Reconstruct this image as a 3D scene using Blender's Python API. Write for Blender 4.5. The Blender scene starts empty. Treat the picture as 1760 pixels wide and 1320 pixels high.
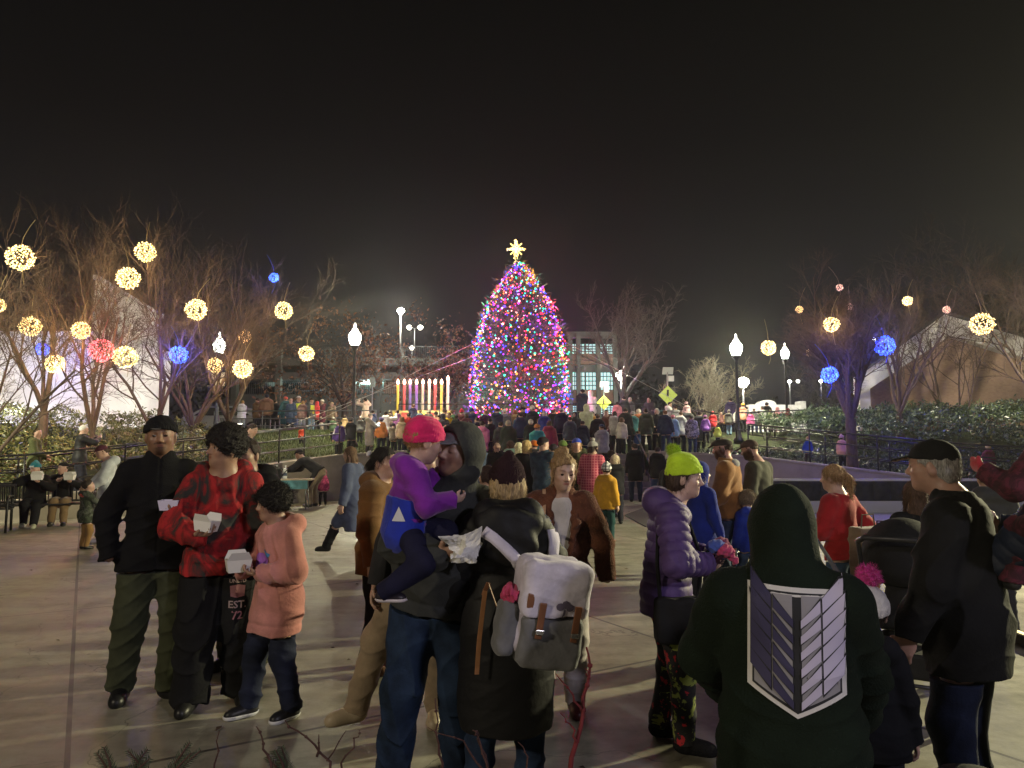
import bpy, math, random
import numpy as np
from mathutils import Vector, Matrix, Euler
random.seed(7)
SC = bpy.context.scene
COL = SC.collection
F32 = np.float32
PI = math.pi
# ------------------------------------------------------------------ camera model (photo pixels 1760 x 1320)
CAMZ, FPX, HORIZON = 1.607, 1220.0, 768.0
TILT = math.atan((HORIZON - 660.0) / FPX)
def ray(px, py):
    a, b = (px - 880.0) / FPX, (660.0 - py) / FPX
    return Vector((a, math.cos(TILT) - b * math.sin(TILT), math.sin(TILT) + b * math.cos(TILT)))
def at(px, py, Y):
    r = ray(px, py); t = Y / r.y
    return Vector((r.x * t, Y, CAMZ + r.z * t))
def gnd(px, py, z=0.0):
    r = ray(px, py); t = (z - CAMZ) / r.z
    return Vector((r.x * t, r.y * t, z))

# ------------------------------------------------------------------ objects
def link(o, parent=None):
    COL.objects.link(o)
    if parent is not None: o.parent = parent
    return o
def tag(o, label=None, cat=None, group=None, kind=None):
    if label: o['label'] = label
    if cat: o['category'] = cat
    if group: o['group'] = group
    if kind: o['kind'] = kind
    return o
def empty(name, loc, rz=0.0):
    o = bpy.data.objects.new(name, None); o.location = loc; o.rotation_euler = (0, 0, rz)
    o.empty_display_size = .1
    return link(o)
def mesh_np(name, V, Q, smooth=True):
    """V (n,3), Q (m,4) or (m,3) int arrays."""
    return fill(bpy.data.meshes.new(name), V, Q, smooth)
def fill(me, V, Q, smooth=True):
    V = np.asarray(V, dtype=F32); Q = np.asarray(Q, dtype=np.int32)
    n, k = Q.shape if len(Q) else (0, 4)
    me.vertices.add(len(V)); me.vertices.foreach_set('co', V.ravel())
    me.loops.add(n * k); me.loops.foreach_set('vertex_index', Q.ravel())
    me.polygons.add(n)
    me.polygons.foreach_set('loop_start', np.arange(0, n * k, k, dtype=np.int32))
    me.polygons.foreach_set('use_smooth', np.full(n, smooth, dtype=bool))
    me.update(calc_edges=True)
    return me
class MB:
    """collects boxes, tubes, prisms into one mesh"""
    def __init__(s): s.v = []; s.f = []; s.m = []
    def poly(s, pts, faces, mi=0):
        b = len(s.v); s.v += [tuple(p) for p in pts]
        s.f += [tuple(b + i for i in f) for f in faces]; s.m += [mi] * len(faces)
    def box(s, c, size, R=None, mi=0, taper=1.0):
        c = Vector(c); hx, hy, hz = [q / 2 for q in size]; P = []
        for z in (-1, 1):
            t = taper if z > 0 else 1
            for x, y in ((-1, -1), (1, -1), (1, 1), (-1, 1)):
                p = Vector((x * hx * t, y * hy * t, z * hz))
                if R is not None: p = R @ p
                P.append(c + p)
        s.poly(P, [(0, 3, 2, 1), (4, 5, 6, 7), (0, 1, 5, 4), (1, 2, 6, 5), (2, 3, 7, 6), (3, 0, 4, 7)], mi)
    def bar(s, a, b, w, h, mi=0):
        a = Vector(a); b = Vector(b); d = (b - a); L = d.length; d.normalize()
        up = Vector((0, 0, 1)) if abs(d.z) < .95 else Vector((0, 1, 0))
        x = d.cross(up).normalized(); z = x.cross(d)
        R = Matrix((x, d, z)).transposed()
        s.box((a + b) / 2, (w, L, h), R, mi)
    def tube(s, pts, r, n=6, mi=0, cap=True):
        pts = [Vector(p) for p in pts]
        rs = r if isinstance(r, (list, tuple)) else [r] * len(pts)
        b = len(s.v); m = len(pts); ref = None
        for i, p in enumerate(pts):
            d = (pts[min(i + 1, m - 1)] - pts[max(i - 1, 0)])
            if d.length < 1e-9: d = Vector((0, 0, 1))
            d.normalize()
            if ref is None: ref = Vector((1, 0, 0)) if abs(d.x) < .8 else Vector((0, 1, 0))
            x = (ref - d * ref.dot(d))
            if x.length < 1e-6: x = d.orthogonal()
            x.normalize(); y = d.cross(x); ref = x
            for j in range(n):
                a = 2 * PI * j / n
                s.v.append(tuple(p + (x * math.cos(a) + y * math.sin(a)) * rs[i]))
        for i in range(m - 1):
            for j in range(n):
                k = (j + 1) % n
                s.f.append((b + i * n + j, b + i * n + k, b + (i + 1) * n + k, b + (i + 1) * n + j)); s.m.append(mi)
        if cap:
            s.f.append(tuple(b + j for j in reversed(range(n)))); s.m.append(mi)
            s.f.append(tuple(b + (m - 1) * n + j for j in range(n))); s.m.append(mi)
    def lathe(s, prof, c=(0, 0, 0), n=16, mi=0):
        c = Vector(c); b = len(s.v)
        for r, z in prof:
            for j in range(n):
                a = 2 * PI * j / n; s.v.append((c.x + r * math.cos(a), c.y + r * math.sin(a), c.z + z))
        for i in range(len(prof) - 1):
            for j in range(n):
                k = (j + 1) % n
                s.f.append((b + i * n + j, b + i * n + k, b + (i + 1) * n + k, b + (i + 1) * n + j)); s.m.append(mi)
        s.f.append(tuple(b + j for j in reversed(range(n)))); s.m.append(mi)
        L = (len(prof) - 1) * n
        s.f.append(tuple(b + L + j for j in range(n))); s.m.append(mi)
    def ico(s, c, r, mi=0):
        c = Vector(c)
        P = [(0, 0, 1), (.894, 0, .447), (.276, .851, .447), (-.724, .526, .447), (-.724, -.526, .447), (.276, -.851, .447),
             (.724, .526, -.447), (-.276, .851, -.447), (-.894, 0, -.447), (-.276, -.851, -.447), (.724, -.526, -.447), (0, 0, -1)]
        Fs = [(0, 1, 2), (0, 2, 3), (0, 3, 4), (0, 4, 5), (0, 5, 1), (1, 6, 2), (2, 7, 3), (3, 8, 4), (4, 9, 5), (5, 10, 1),
              (6, 7, 2), (7, 8, 3), (8, 9, 4), (9, 10, 5), (10, 6, 1), (11, 7, 6), (11, 8, 7), (11, 9, 8), (11, 10, 9), (11, 6, 10)]
        s.poly([c + Vector(p) * r for p in P], Fs, mi)
    def build(s, name, mats, parent=None, smooth=False, bevel=0.0):
        me = bpy.data.meshes.new(name); me.from_pydata(s.v, [], s.f)
        if not isinstance(mats, (list, tuple)): mats = [mats]
        for m in mats: me.materials.append(m)
        if len(mats) > 1: me.polygons.foreach_set('material_index', s.m)
        if smooth: me.polygons.foreach_set('use_smooth', [True] * len(me.polygons))
        me.update()
        o = bpy.data.objects.new(name, me); link(o, parent)
        if bevel > 0:
            b = o.modifiers.new('bev', 'BEVEL'); b.width = bevel; b.segments = 2; b.limit_method = 'ANGLE'
        return o

# ------------------------------------------------------------------ materials
_mats = {}
def _new(name):
    m = bpy.data.materials.new(name); m.use_nodes = True
    nt = m.node_tree; b = nt.nodes['Principled BSDF']
    return m, nt, b
def N(nt, t, **kw):
    n = nt.nodes.new(t)
    for k, v in kw.items():
        if k in n.inputs: n.inputs[k].default_value = v
        else: setattr(n, k, v)
    return n
def ramp(nt, stops, interp='LINEAR'):
    r = nt.nodes.new('ShaderNodeValToRGB'); r.color_ramp.interpolation = interp
    e = r.color_ramp.elements
    while len(e) < len(stops): e.new(.5)
    for i, (p, c) in enumerate(stops):
        e[i].position = p; e[i].color = (*c[:3], 1)
    return r
def c4(c): return (c[0], c[1], c[2], 1.0)
def mulc(c, k): return tuple(min(1, q * k) for q in c[:3])
def mat(kind, col=(.5, .5, .5), **kw):
    key = (kind, tuple(round(q, 3) for q in col), tuple(sorted(kw.items())))
    if key in _mats: return _mats[key]
    m, nt, b = _new(kind); L = nt.links.new
    tc = N(nt, 'ShaderNodeTexCoord'); co = tc.outputs['Object']
    rough = kw.get('rough', .8); b.inputs['Roughness'].default_value = rough
    if kind in ('cloth', 'fleece', 'denim', 'puffer', 'knit', 'hair', 'fur', 'leather'):
        sc = {'cloth': 60, 'fleece': 160, 'denim': 120, 'puffer': 30, 'knit': 70, 'hair': 30, 'fur': 90, 'leather': 25}[kind]
        n1 = N(nt, 'ShaderNodeTexNoise', Scale=7.0, Detail=5.0, Roughness=.6)
        L(co, n1.inputs['Vector'])
        lo, hi = (.72, 1.2) if kind != 'denim' else (.45, 1.6)
        if kind in ('hair', 'fur'): lo, hi = .45, 1.5
        r1 = ramp(nt, [(.3, mulc(col, lo)), (.7, mulc(col, hi))])
        n2 = N(nt, 'ShaderNodeTexNoise', Scale=float(sc), Detail=3.0)
        if kind in ('hair',):
            mp = N(nt, 'ShaderNodeMapping'); mp.inputs['Scale'].default_value = (7, 7, 1.2)
            L(co, mp.inputs['Vector']); L(mp.outputs[0], n2.inputs['Vector'])
            L(n2.outputs['Fac'], r1.inputs['Fac'])
        elif kind == 'knit':
            n2 = N(nt, 'ShaderNodeTexWave', Scale=float(sc) * .9, Distortion=1.5, Detail=1.0)
            mp = N(nt, 'ShaderNodeMapping'); mp.inputs['Rotation'].default_value = (0, 0, .785)
            L(co, mp.inputs['Vector']); L(mp.outputs[0], n2.inputs['Vector']); L(n1.outputs['Fac'], r1.inputs['Fac'])
        else:
            L(co, n2.inputs['Vector']); L(n1.outputs['Fac'], r1.inputs['Fac'])
        L(r1.outputs['Color'], b.inputs['Base Color'])
        bp = N(nt, 'ShaderNodeBump', Strength={'cloth': .25, 'fleece': .5, 'denim': .25, 'puffer': .3, 'knit': .5, 'hair': .7, 'fur': 1.0, 'leather': .2}[kind], Distance=.01)
        L(n2.outputs['Fac'], bp.inputs['Height']); L(bp.outputs[0], b.inputs['Normal'])
        b.inputs['Roughness'].default_value = {'cloth': .85, 'fleece': .95, 'denim': .85, 'puffer': .62, 'knit': .95, 'hair': .68, 'fur': .9, 'leather': .4}[kind]
        b.inputs['Specular IOR Level'].default_value = .16 if kind in ('cloth', 'fleece', 'denim', 'knit', 'fur') else .28 if kind == 'puffer' else .3
        if kind in ('fleece', 'knit', 'cloth', 'fur'):
            b.inputs['Sheen Weight'].default_value = .25 * min(1.0, max(0.0, (sum(col[:3]) / 3 - .03) / .12)); b.inputs['Sheen Roughness'].default_value = .5
    elif kind in ('tiedye', 'camo', 'plaid', 'print', 'pattern'):
        c2 = kw.get('col2', (.02, .02, .02)); c3 = kw.get('col3', col)
        if kind == 'plaid':
            wx = N(nt, 'ShaderNodeTexWave', Scale=6.0, Distortion=.3); wz = N(nt, 'ShaderNodeTexWave', Scale=6.0, Distortion=.3)
            wz.bands_direction = 'Z'; L(co, wx.inputs['Vector']); L(co, wz.inputs['Vector'])
            mx = N(nt, 'ShaderNodeMath', operation='MAXIMUM'); L(wx.outputs['Fac'], mx.inputs[0]); L(wz.outputs['Fac'], mx.inputs[1])
            r = ramp(nt, [(0, col), (.75, col), (.97, c2)]); L(mx.outputs[0], r.inputs['Fac'])
        else:
            n = N(nt, 'ShaderNodeTexNoise', Scale=float(kw.get('scale', 6.0)), Detail=float(kw.get('detail', 4.0)), Roughness=.65, Distortion=float(kw.get('dist', 1.0)))
            L(co, n.inputs['Vector'])
            if kind == 'tiedye': r = ramp(nt, [(.40, c2), (.50, mulc(col, .55)), (.58, col)])
            elif kind == 'print': r = ramp(nt, [(.40, c3), (.42, col), (.58, col), (.60, c2)])
            else: r = ramp(nt, [(.35, col), (.45, c2), (.52, c3), (.62, col)], 'CONSTANT')
            L(n.outputs['Fac'], r.inputs['Fac'])
        L(r.outputs['Color'], b.inputs['Base Color']); b.inputs['Roughness'].default_value = .9
    elif kind == 'skin':
        at_ = N(nt, 'ShaderNodeAttribute', attribute_name='tint')
        n = N(nt, 'ShaderNodeTexNoise', Scale=25.0, Detail=4.0); L(co, n.inputs['Vector'])
        r = ramp(nt, [(.3, mulc(col, .85)), (.7, mulc(col, 1.1))]); L(n.outputs['Fac'], r.inputs['Fac'])
        mx = N(nt, 'ShaderNodeMix', data_type='RGBA', blend_type='MULTIPLY'); mx.inputs[0].default_value = 1
        L(r.outputs['Color'], mx.inputs[6]); L(at_.outputs['Color'], mx.inputs[7]); L(mx.outputs[2], b.inputs['Base Color'])
        b.inputs['Roughness'].default_value = .48
        b.inputs['Subsurface Weight'].default_value = .12; b.inputs['Subsurface Radius'].default_value = (.02, .008, .004)
        b.inputs['Subsurface Scale'].default_value = .3
    elif kind == 'emit':
        b.inputs['Base Color'].default_value = c4(mulc(col, .8)); b.inputs['Emission Color'].default_value = c4(col)
        b.inputs['Emission Strength'].default_value = kw.get('s', 5.0)
        m.cycles.emission_sampling = 'NONE'
    elif kind == 'metal':
        b.inputs['Metallic'].default_value = kw.get('metal', .6); b.inputs['Roughness'].default_value = kw.get('rough', .45)
        n = N(nt, 'ShaderNodeTexNoise', Scale=18.0, Detail=5.0); L(co, n.inputs['Vector'])
        r = ramp(nt, [(.3, mulc(col, .7)), (.7, mulc(col, 1.15))]); L(n.outputs['Fac'], r.inputs['Fac']); L(r.outputs['Color'], b.inputs['Base Color'])
    elif kind == 'concrete':
        n = N(nt, 'ShaderNodeTexNoise', Scale=float(kw.get('scale', 1.2)), Detail=9.0, Roughness=.65); L(co, n.inputs['Vector'])
        r = ramp(nt, [(.25, mulc(col, .55)), (.5, col), (.8, mulc(col, 1.25))]); L(n.outputs['Fac'], r.inputs['Fac']); L(r.outputs['Color'], b.inputs['Base Color'])
        n2 = N(nt, 'ShaderNodeTexNoise', Scale=60.0, Detail=4.0); L(co, n2.inputs['Vector'])
        bp = N(nt, 'ShaderNodeBump', Strength=.2, Distance=.01); L(n2.outputs['Fac'], bp.inputs['Height']); L(bp.outputs[0], b.inputs['Normal'])
    elif kind == 'bark':
        mp = N(nt, 'ShaderNodeMapping'); mp.inputs['Scale'].default_value = (1, 1, .25); L(co, mp.inputs['Vector'])
        n = N(nt, 'ShaderNodeTexNoise', Scale=22.0, Detail=6.0, Roughness=.7); L(mp.outputs[0], n.inputs['Vector'])
        r = ramp(nt, [(.3, mulc(col, .5)), (.7, mulc(col, 1.3))]); L(n.outputs['Fac'], r.inputs['Fac']); L(r.outputs['Color'], b.inputs['Base Color'])
        bp = N(nt, 'ShaderNodeBump', Strength=.6, Distance=.02); L(n.outputs['Fac'], bp.inputs['Height']); L(bp.outputs[0], b.inputs['Normal'])
        b.inputs['Roughness'].default_value = .9
    elif kind == 'leaf':
        n = N(nt, 'ShaderNodeTexNoise', Scale=float(kw.get('scale', 2.5)), Detail=5.0); L(co, n.inputs['Vector'])
        gi = N(nt, 'ShaderNodeNewGeometry')
        ad = N(nt, 'ShaderNodeMath', operation='ADD'); L(n.outputs['Fac'], ad.inputs[0])
        ml = N(nt, 'ShaderNodeMath', operation='MULTIPLY'); ml.inputs[1].default_value = .4; L(gi.outputs['Random Per Island'], ml.inputs[0]); L(ml.outputs[0], ad.inputs[1])
        c2 = kw.get('col2', mulc(col, 1.9))
        r = ramp(nt, [(.35, mulc(col, .45)), (.65, col), (.95, c2)]); L(ad.outputs[0], r.inputs['Fac']); L(r.outputs['Color'], b.inputs['Base Color'])
        b.inputs['Roughness'].default_value = kw.get('rough', .4)
    else:
        b.inputs['Base Color'].default_value = c4(col)
        if kw.get('noise'):
            n = N(nt, 'ShaderNodeTexNoise', Scale=float(kw['noise']), Detail=5.0); L(co, n.inputs['Vector'])
            r = ramp(nt, [(.3, mulc(col, .8)), (.7, mulc(col, 1.12))]); L(n.outputs['Fac'], r.inputs['Fac']); L(r.outputs['Color'], b.inputs['Base Color'])
        b.inputs['Metallic'].default_value = kw.get('metal', 0)
    _mats[key] = m
    return m

# ------------------------------------------------------------------ signed distance fields meshed by surface nets
def v3(p): return np.array((p[0], p[1], p[2]), dtype=F32)
def rc(a, b, ra, rb, flat=1.0, fax=(0, 1, 0)):
    """tapered capsule; flat > 1 squashes it along fax"""
    a = v3(a); b = v3(b); ba = b - a; l2 = max(float(ba @ ba), 1e-9); fx = v3(fax)
    def f(P):
        p = P - a
        h = np.clip((p @ ba) / l2, 0, 1)
        q = p - h[:, None] * ba
        if flat != 1.0: q = q + ((flat - 1) * (q @ fx))[:, None] * fx
        d = np.sqrt(np.einsum('ij,ij->i', q, q)) - (ra + (rb - ra) * h)
        return d if flat == 1.0 else d / (.5 + .5 * flat)
    r = max(ra, rb); f.lo = np.minimum(a, b) - r; f.hi = np.maximum(a, b) + r
    return f
def ell(c, r, R=None):
    c = v3(c); r = v3(r); M = None if R is None else np.array(R, dtype=F32)   # columns = axes
    def f(P):
        q = P - c
        if M is not None: q = q @ M
        a = q / r; k0 = np.sqrt(np.einsum('ij,ij->i', a, a)) + 1e-6
        b = a / r; k1 = np.sqrt(np.einsum('ij,ij->i', b, b)) + 1e-6
        return k0 * (k0 - 1) / k1
    m = float(max(r)); f.lo = c - m; f.hi = c + m
    return f
def rbox(c, half, rad, R=None):
    c = v3(c); hf = v3(half); M = None if R is None else np.array(R, dtype=F32)
    def f(P):
        q = P - c
        if M is not None: q = q @ M
        q = np.abs(q) - (hf - rad)
        o = np.maximum(q, 0)
        return np.sqrt(np.einsum('ij,ij->i', o, o)) + np.minimum(q.max(axis=1), 0) - rad
    m = float(np.sqrt((hf * hf).sum())); f.lo = c - m; f.hi = c + m
    return f
class Fd:
    def __init__(s): s.ops = []; s.lo = np.full(3, 1e9, dtype=F32); s.hi = np.full(3, -1e9, dtype=F32)
    def u(s, f, k=.02):
        s.ops.append((0, f, k)); s.lo = np.minimum(s.lo, f.lo); s.hi = np.maximum(s.hi, f.hi); return s
    def sub(s, f, k=.01): s.ops.append((1, f, k)); return s
    def cut(s, n, p):
        n = v3(n); n = n / np.sqrt(n @ n); c = float(n @ v3(p)); s.ops.append((2, (n, c), 0)); return s
    def isect(s, f): s.ops.append((4, f, 0)); return s
    def disp(s, g): s.ops.append((3, g, 0)); return s
    def __call__(s, P):
        d = None
        for op, f, k in s.ops:
            if op == 0:
                e = f(P)
                if d is None: d = e
                else:
                    h = np.maximum(k - np.abs(d - e), 0) / max(k, 1e-6)
                    d = np.minimum(d, e) - h * h * (k * .25)
            elif op == 1:
                e = -f(P); h = np.maximum(k - np.abs(d - e), 0) / max(k, 1e-6)
                d = np.maximum(d, e) + h * h * (k * .25)
            elif op == 2: d = np.maximum(d, P @ f[0] - f[1])
            elif op == 4: d = np.maximum(d, f(P))
            else: d = d + f(P)
        return d
def wob(amp, sc, seed, st=(1, 1, 1)):
    rs = np.random.RandomState(seed); W = rs.normal(size=(3, 6)).astype(F32) * sc; ph = rs.uniform(0, 6.28, 6).astype(F32); st = v3(st)
    def g(P):
        q = (P * st) @ W + ph
        return amp * (np.sin(q[:, 0] + 1.6 * np.sin(q[:, 1])) + .6 * np.sin(1.9 * q[:, 2] + 1.5 * np.sin(q[:, 3])) + .4 * np.sin(3.1 * q[:, 4] + q[:, 5]))
    return g
def folds(amp, seed, joints, rad=.13, base=.42):
    """cloth creases: sharp valleys, strongest near the joints"""
    rs = np.random.RandomState(seed); A = rs.normal(size=(3, 4)).astype(F32); A[2] *= 1.8; A /= np.sqrt((A * A).sum(0)); ph = rs.uniform(0, 6.28, 4).astype(F32)
    Js = [v3(j) for j in joints]
    def g(P):
        w = np.full(len(P), base, F32)
        for j in Js:
            q = P - j; w += np.exp(-np.einsum('ij,ij->i', q, q) / (rad * rad))
        u = P @ A + ph
        a = np.abs(np.sin(u[:, 0] * 26 + 2.2 * np.sin(u[:, 1] * 9))); b = np.abs(np.sin(u[:, 2] * 17 + 1.8 * np.sin(u[:, 3] * 7)))
        return -amp * np.minimum(w, 1.2) * (.62 * (1 - a) ** 2 + .5 * (1 - b) ** 1.6 - .2)
    return g
_G5 = np.stack(np.meshgrid(np.arange(5), np.arange(5), np.arange(5), indexing='ij'), -1).reshape(-1, 3).astype(F32)
_G2 = np.stack(np.meshgrid((0, 1), (0, 1), (0, 1), indexing='ij'), -1).reshape(-1, 3)
_EDG = [((0, 0, 0), (1, 0, 0)), ((0, 1, 0), (1, 1, 0)), ((0, 0, 1), (1, 0, 1)), ((0, 1, 1), (1, 1, 1)),
        ((0, 0, 0), (0, 1, 0)), ((1, 0, 0), (1, 1, 0)), ((0, 0, 1), (0, 1, 1)), ((1, 0, 1), (1, 1, 1)),
        ((0, 0, 0), (0, 0, 1)), ((1, 0, 0), (1, 0, 1)), ((0, 1, 0), (0, 1, 1)), ((1, 1, 0), (1, 1, 1))]
def surfnet(f, h, slack=.013):
    lo = f.lo - 3 * h; hi = f.hi + 3 * h; bs = 16 * h
    nb = np.maximum(np.ceil((hi - lo) / bs).astype(int), 1)
    bi = np.stack(np.meshgrid(*[np.arange(n) for n in nb], indexing='ij'), -1).reshape(-1, 3)
    d = f((lo + (bi + .5) * bs).astype(F32)); bi = bi[np.abs(d) < bs * 1.0 + slack]
    for _ in range(2):
        bs = bs / 2; bi = (bi[:, None, :] * 2 + _G2[None]).reshape(-1, 3)
        d = f((lo + (bi + .5) * bs).astype(F32)); bi = bi[np.abs(d) < bs * .95 + slack]
    NY, NZ = int(nb[1] * 16 + 4), int(nb[2] * 16 + 4)
    VP, VK, EQ = [], [], []
    for s0 in range(0, len(bi), 1200):
        B = bi[s0:s0 + 1200]; n = len(B)
        P = (lo + (B[:, None, :] * 4 + _G5[None]) * h).astype(F32).reshape(-1, 3)
        D = f(P).reshape(n, 5, 5, 5); S = D < 0
        cnt = sum(S[:, i:4 + i, j:4 + j, k:4 + k].astype(np.int8) for i in (0, 1) for j in (0, 1) for k in (0, 1))
        A = np.argwhere((cnt > 0) & (cnt < 8))
        if not len(A): continue
        b, ijk = A[:, 0], A[:, 1:]
        acc = np.zeros((len(A), 3), F32); num = np.zeros(len(A), F32)
        for p, q in _EDG:
            i0, i1 = ijk + np.array(p), ijk + np.array(q)
            d0 = D[b, i0[:, 0], i0[:, 1], i0[:, 2]]; d1 = D[b, i1[:, 0], i1[:, 1], i1[:, 2]]
            m = (d0 < 0) != (d1 < 0)
            t = np.where(m, d0 / np.where(m, d0 - d1, 1), 0)
            acc += (np.array(p, F32) + t[:, None] * (np.array(q, F32) - np.array(p, F32))) * m[:, None]; num += m
        g = B[b] * 4 + ijk
        VP.append(lo + (g + acc / num[:, None]) * h); VK.append((g[:, 0] * NY + g[:, 1]) * NZ + g[:, 2])
        for ax in range(3):
            sl = [slice(0, 4)] * 3; s1 = list(sl); s1[ax] = slice(1, 5)
            a0, a1 = S[:, sl[0], sl[1], sl[2]], S[:, s1[0], s1[1], s1[2]]
            Q = np.argwhere(a0 != a1)
            if not len(Q): continue
            flip = a0[Q[:, 0], Q[:, 1], Q[:, 2], Q[:, 3]]
            G = B[Q[:, 0]] * 4 + Q[:, 1:]
            u, w = (ax + 1) % 3, (ax + 2) % 3; ks = []
            for du, dw in ((0, 0), (-1, 0), (-1, -1), (0, -1)):
                C = G.copy(); C[:, u] += du; C[:, w] += dw
                ks.append((C[:, 0] * NY + C[:, 1]) * NZ + C[:, 2])
            K = np.stack(ks, 1); K[~flip] = K[~flip][:, ::-1]
            EQ.append(K)
    V = np.concatenate(VP); K = np.concatenate(VK); Q = np.concatenate(EQ)
    o = np.argsort(K); K = K[o]; V = V[o]
    ix = np.clip(np.searchsorted(K, Q), 0, len(K) - 1)
    ok = (K[ix] == Q).all(axis=1)
    return V.astype(F32), ix[ok].astype(np.int32)
JOBS = []
def strands(V, Q, n, L, w, seed, comb=(0, 0, -.4), curl=.5):
    """thin ribbons growing out of a surface: loose hair, wool, fur"""
    rs = np.random.RandomState(seed)
    A, B_, C = V[Q[:, 0]], V[Q[:, 1]], V[Q[:, 3]]; Nf = np.cross(B_ - A, C - A); ar = np.linalg.norm(Nf, axis=1) + 1e-12
    i = rs.choice(len(Q), n, p=ar / ar.sum()); nn = Nf[i] / ar[i][:, None]; P = V[Q[i, 0]] + (V[Q[i, 2]] - V[Q[i, 0]]) * rs.rand(n, 1)
    d = nn * (.8 if abs(comb[2]) < .35 else .30) + np.array(comb) + rs.normal(size=(n, 3)) * .25; l = L * rs.uniform(.4, 1.3, (n, 1)); out = [P - nn * .002]; q = P - nn * .002
    for k in range(3):
        d = d + rs.normal(size=(n, 3)) * curl * .6 + np.array(comb) * .35; d /= np.linalg.norm(d, axis=1)[:, None]; q = q + d * l / 3; out.append(q)
    s = np.cross(d, rs.normal(size=(n, 3))); s /= np.linalg.norm(s, axis=1)[:, None] + 1e-9
    VV = np.stack([o + s * w * sg * (1 - .25 * k) for k, o in enumerate(out) for sg in (-1, 1)], 1).reshape(-1, 3)
    b = np.arange(n)[:, None] * 8; QQ = np.concatenate([b + np.array([2 * k, 2 * k + 1, 2 * k + 3, 2 * k + 2]) for k in range(3)], 0)
    return VV.astype(F32), QQ.astype(np.int32)
def sdf_obj(name, f, h, m, parent=None, tint=None, fuzz=None):
    me = bpy.data.meshes.new(name)
    for mm in (m if isinstance(m, (list, tuple)) else [m]): me.materials.append(mm)
    JOBS.append((me, f, h, tint, fuzz))
    return link(bpy.data.objects.new(name, me), parent)
def run_jobs():
    """mesh all fields, four at a time"""
    from concurrent.futures import ThreadPoolExecutor
    def work(j):
        V, Q = surfnet(j[1], j[2])
        if j[4]:
            V2, Q2 = strands(V, Q, *j[4]); Q = np.concatenate([Q, Q2 + len(V)]); V = np.concatenate([V, V2])
        return V, Q, (j[3](V) if j[3] is not None else None)
    with ThreadPoolExecutor(4) as ex:
        for (me, f, h, t, fz), (V, Q, T) in zip(JOBS, ex.map(work, JOBS)):
            fill(me, V, Q)
            if T is not None:
                a = me.attributes.new('tint', 'FLOAT_COLOR', 'POINT')
                c = np.ones((len(V), 4), F32); c[:, :3] = T; a.data.foreach_set('color', c.ravel())
    JOBS.clear()
def project(pts, d, f, off=.003, steps=40):
    """march points along direction d until the field f is met"""
    P = np.array(pts, F32); d = v3(d)
    for _ in range(steps): P = P + (np.clip(f(P), -.05, .2) * .8)[:, None] * d
    return P - d * off
# ------------------------------------------------------------------ people
def ik(a, t, l1, l2, pole):
    a = Vector(a); t = Vector(t); d = t - a; L = d.length
    if L > (l1 + l2) * .995: t = a + d * ((l1 + l2) * .995 / L); d = t - a; L = d.length
    L = max(L, abs(l1 - l2) + .01)
    dn = d.normalized(); p = Vector(pole); p = p - dn * p.dot(dn)
    if p.length < 1e-5: p = dn.orthogonal()
    p.normalize()
    x = (l1 * l1 - l2 * l2 + L * L) / (2 * L); y = math.sqrt(max(l1 * l1 - x * x, 0))
    return a + dn * x + p * y, t
def rcq(a, b, ra, rb, flat=1.0, fax=(0, 1, 0), sp=0, amp=0, org=None, ax=None):
    f0 = rc(a, b, ra, rb, flat, fax)
    if not sp: return f0
    o = v3(org if org is not None else a); d = v3(ax if ax is not None else Vector(b) - Vector(a)); d = d / np.sqrt(d @ d)
    def f(P): return f0(P) - amp * (np.sqrt(np.abs(np.sin(((P - o) @ d) * (PI / sp)))) - .6)
    f.lo = f0.lo - amp; f.hi = f0.hi + amp
    return f
def inhead(F, c, R, hh):
    c = v3(c); M = np.array(R, dtype=F32)
    def f(P): return F(((P - c) @ M) / hh) * hh
    # bounds: transform corners
    cs = np.array([[(F.lo, F.hi)[i][0], (F.lo, F.hi)[j][1], (F.lo, F.hi)[k][2]] for i in (0, 1) for j in (0, 1) for k in (0, 1)], F32)
    w = cs @ M.T * hh + c
    f.lo = w.min(0); f.hi = w.max(0)
    return f
def head_field(s):
    F = Fd(); w = s.get('face_w', 1.0); kid = s.get('kid', 0)
    F.u(ell((0, -.06, .13), (.345, .42, .37)), .05)
    F.u(ell((0, .10, -.16), (.27 * w, .30, .345)), .12)
    F.u(ell((0, .27 - .03 * kid, -.39), (.10 * w, .10, .10)), .14)
    F.u(rc((-.13, .335, .10), (.13, .335, .10), .045, .045), .09)
    for sx in (-1, 1):
        F.u(ell((sx * .17 * w, .235 + .02 * kid, -.10), (.10 + .02 * kid, .10, .10 + .02 * kid)), .10)
        F.sub(ell((sx * .135, .40, .02), (.085, .075, .06)), .07)
    F.u(rc((0, .345, .05), (0, .455 - .03 * kid, -.11), .03, .05), .06)
    for sx in (-1, 1):
        F.u(ell((sx * .05, .405, -.135), (.042, .05, .036)), .03)
        F.u(ell((sx * .35, -.05, -.03), (.04, .10, .145), Matrix.Rotation(sx * -.25, 3, 'Z')), .025)
        lid = Fd(); lid.u(ell((sx * .135, .29, .02), (.085, .075, .075)), .01)
        if not s.get('eyes_shut') and s.get('eyes'): lid.sub(ell((sx * .135, .37, .008), (.062, .06, .0195)), .006)
        F.u(lid, .02)
    F.u(rc((-.085, .365, -.232), (.085, .365, -.232), .022, .022), .03)
    F.u(rc((-.07, .365, -.268), (.07, .365, -.268), .026, .026), .02)
    F.sub(rc((-.10, .405, -.25), (.10, .405, -.25), .006, .006), .02)
    return F
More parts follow.
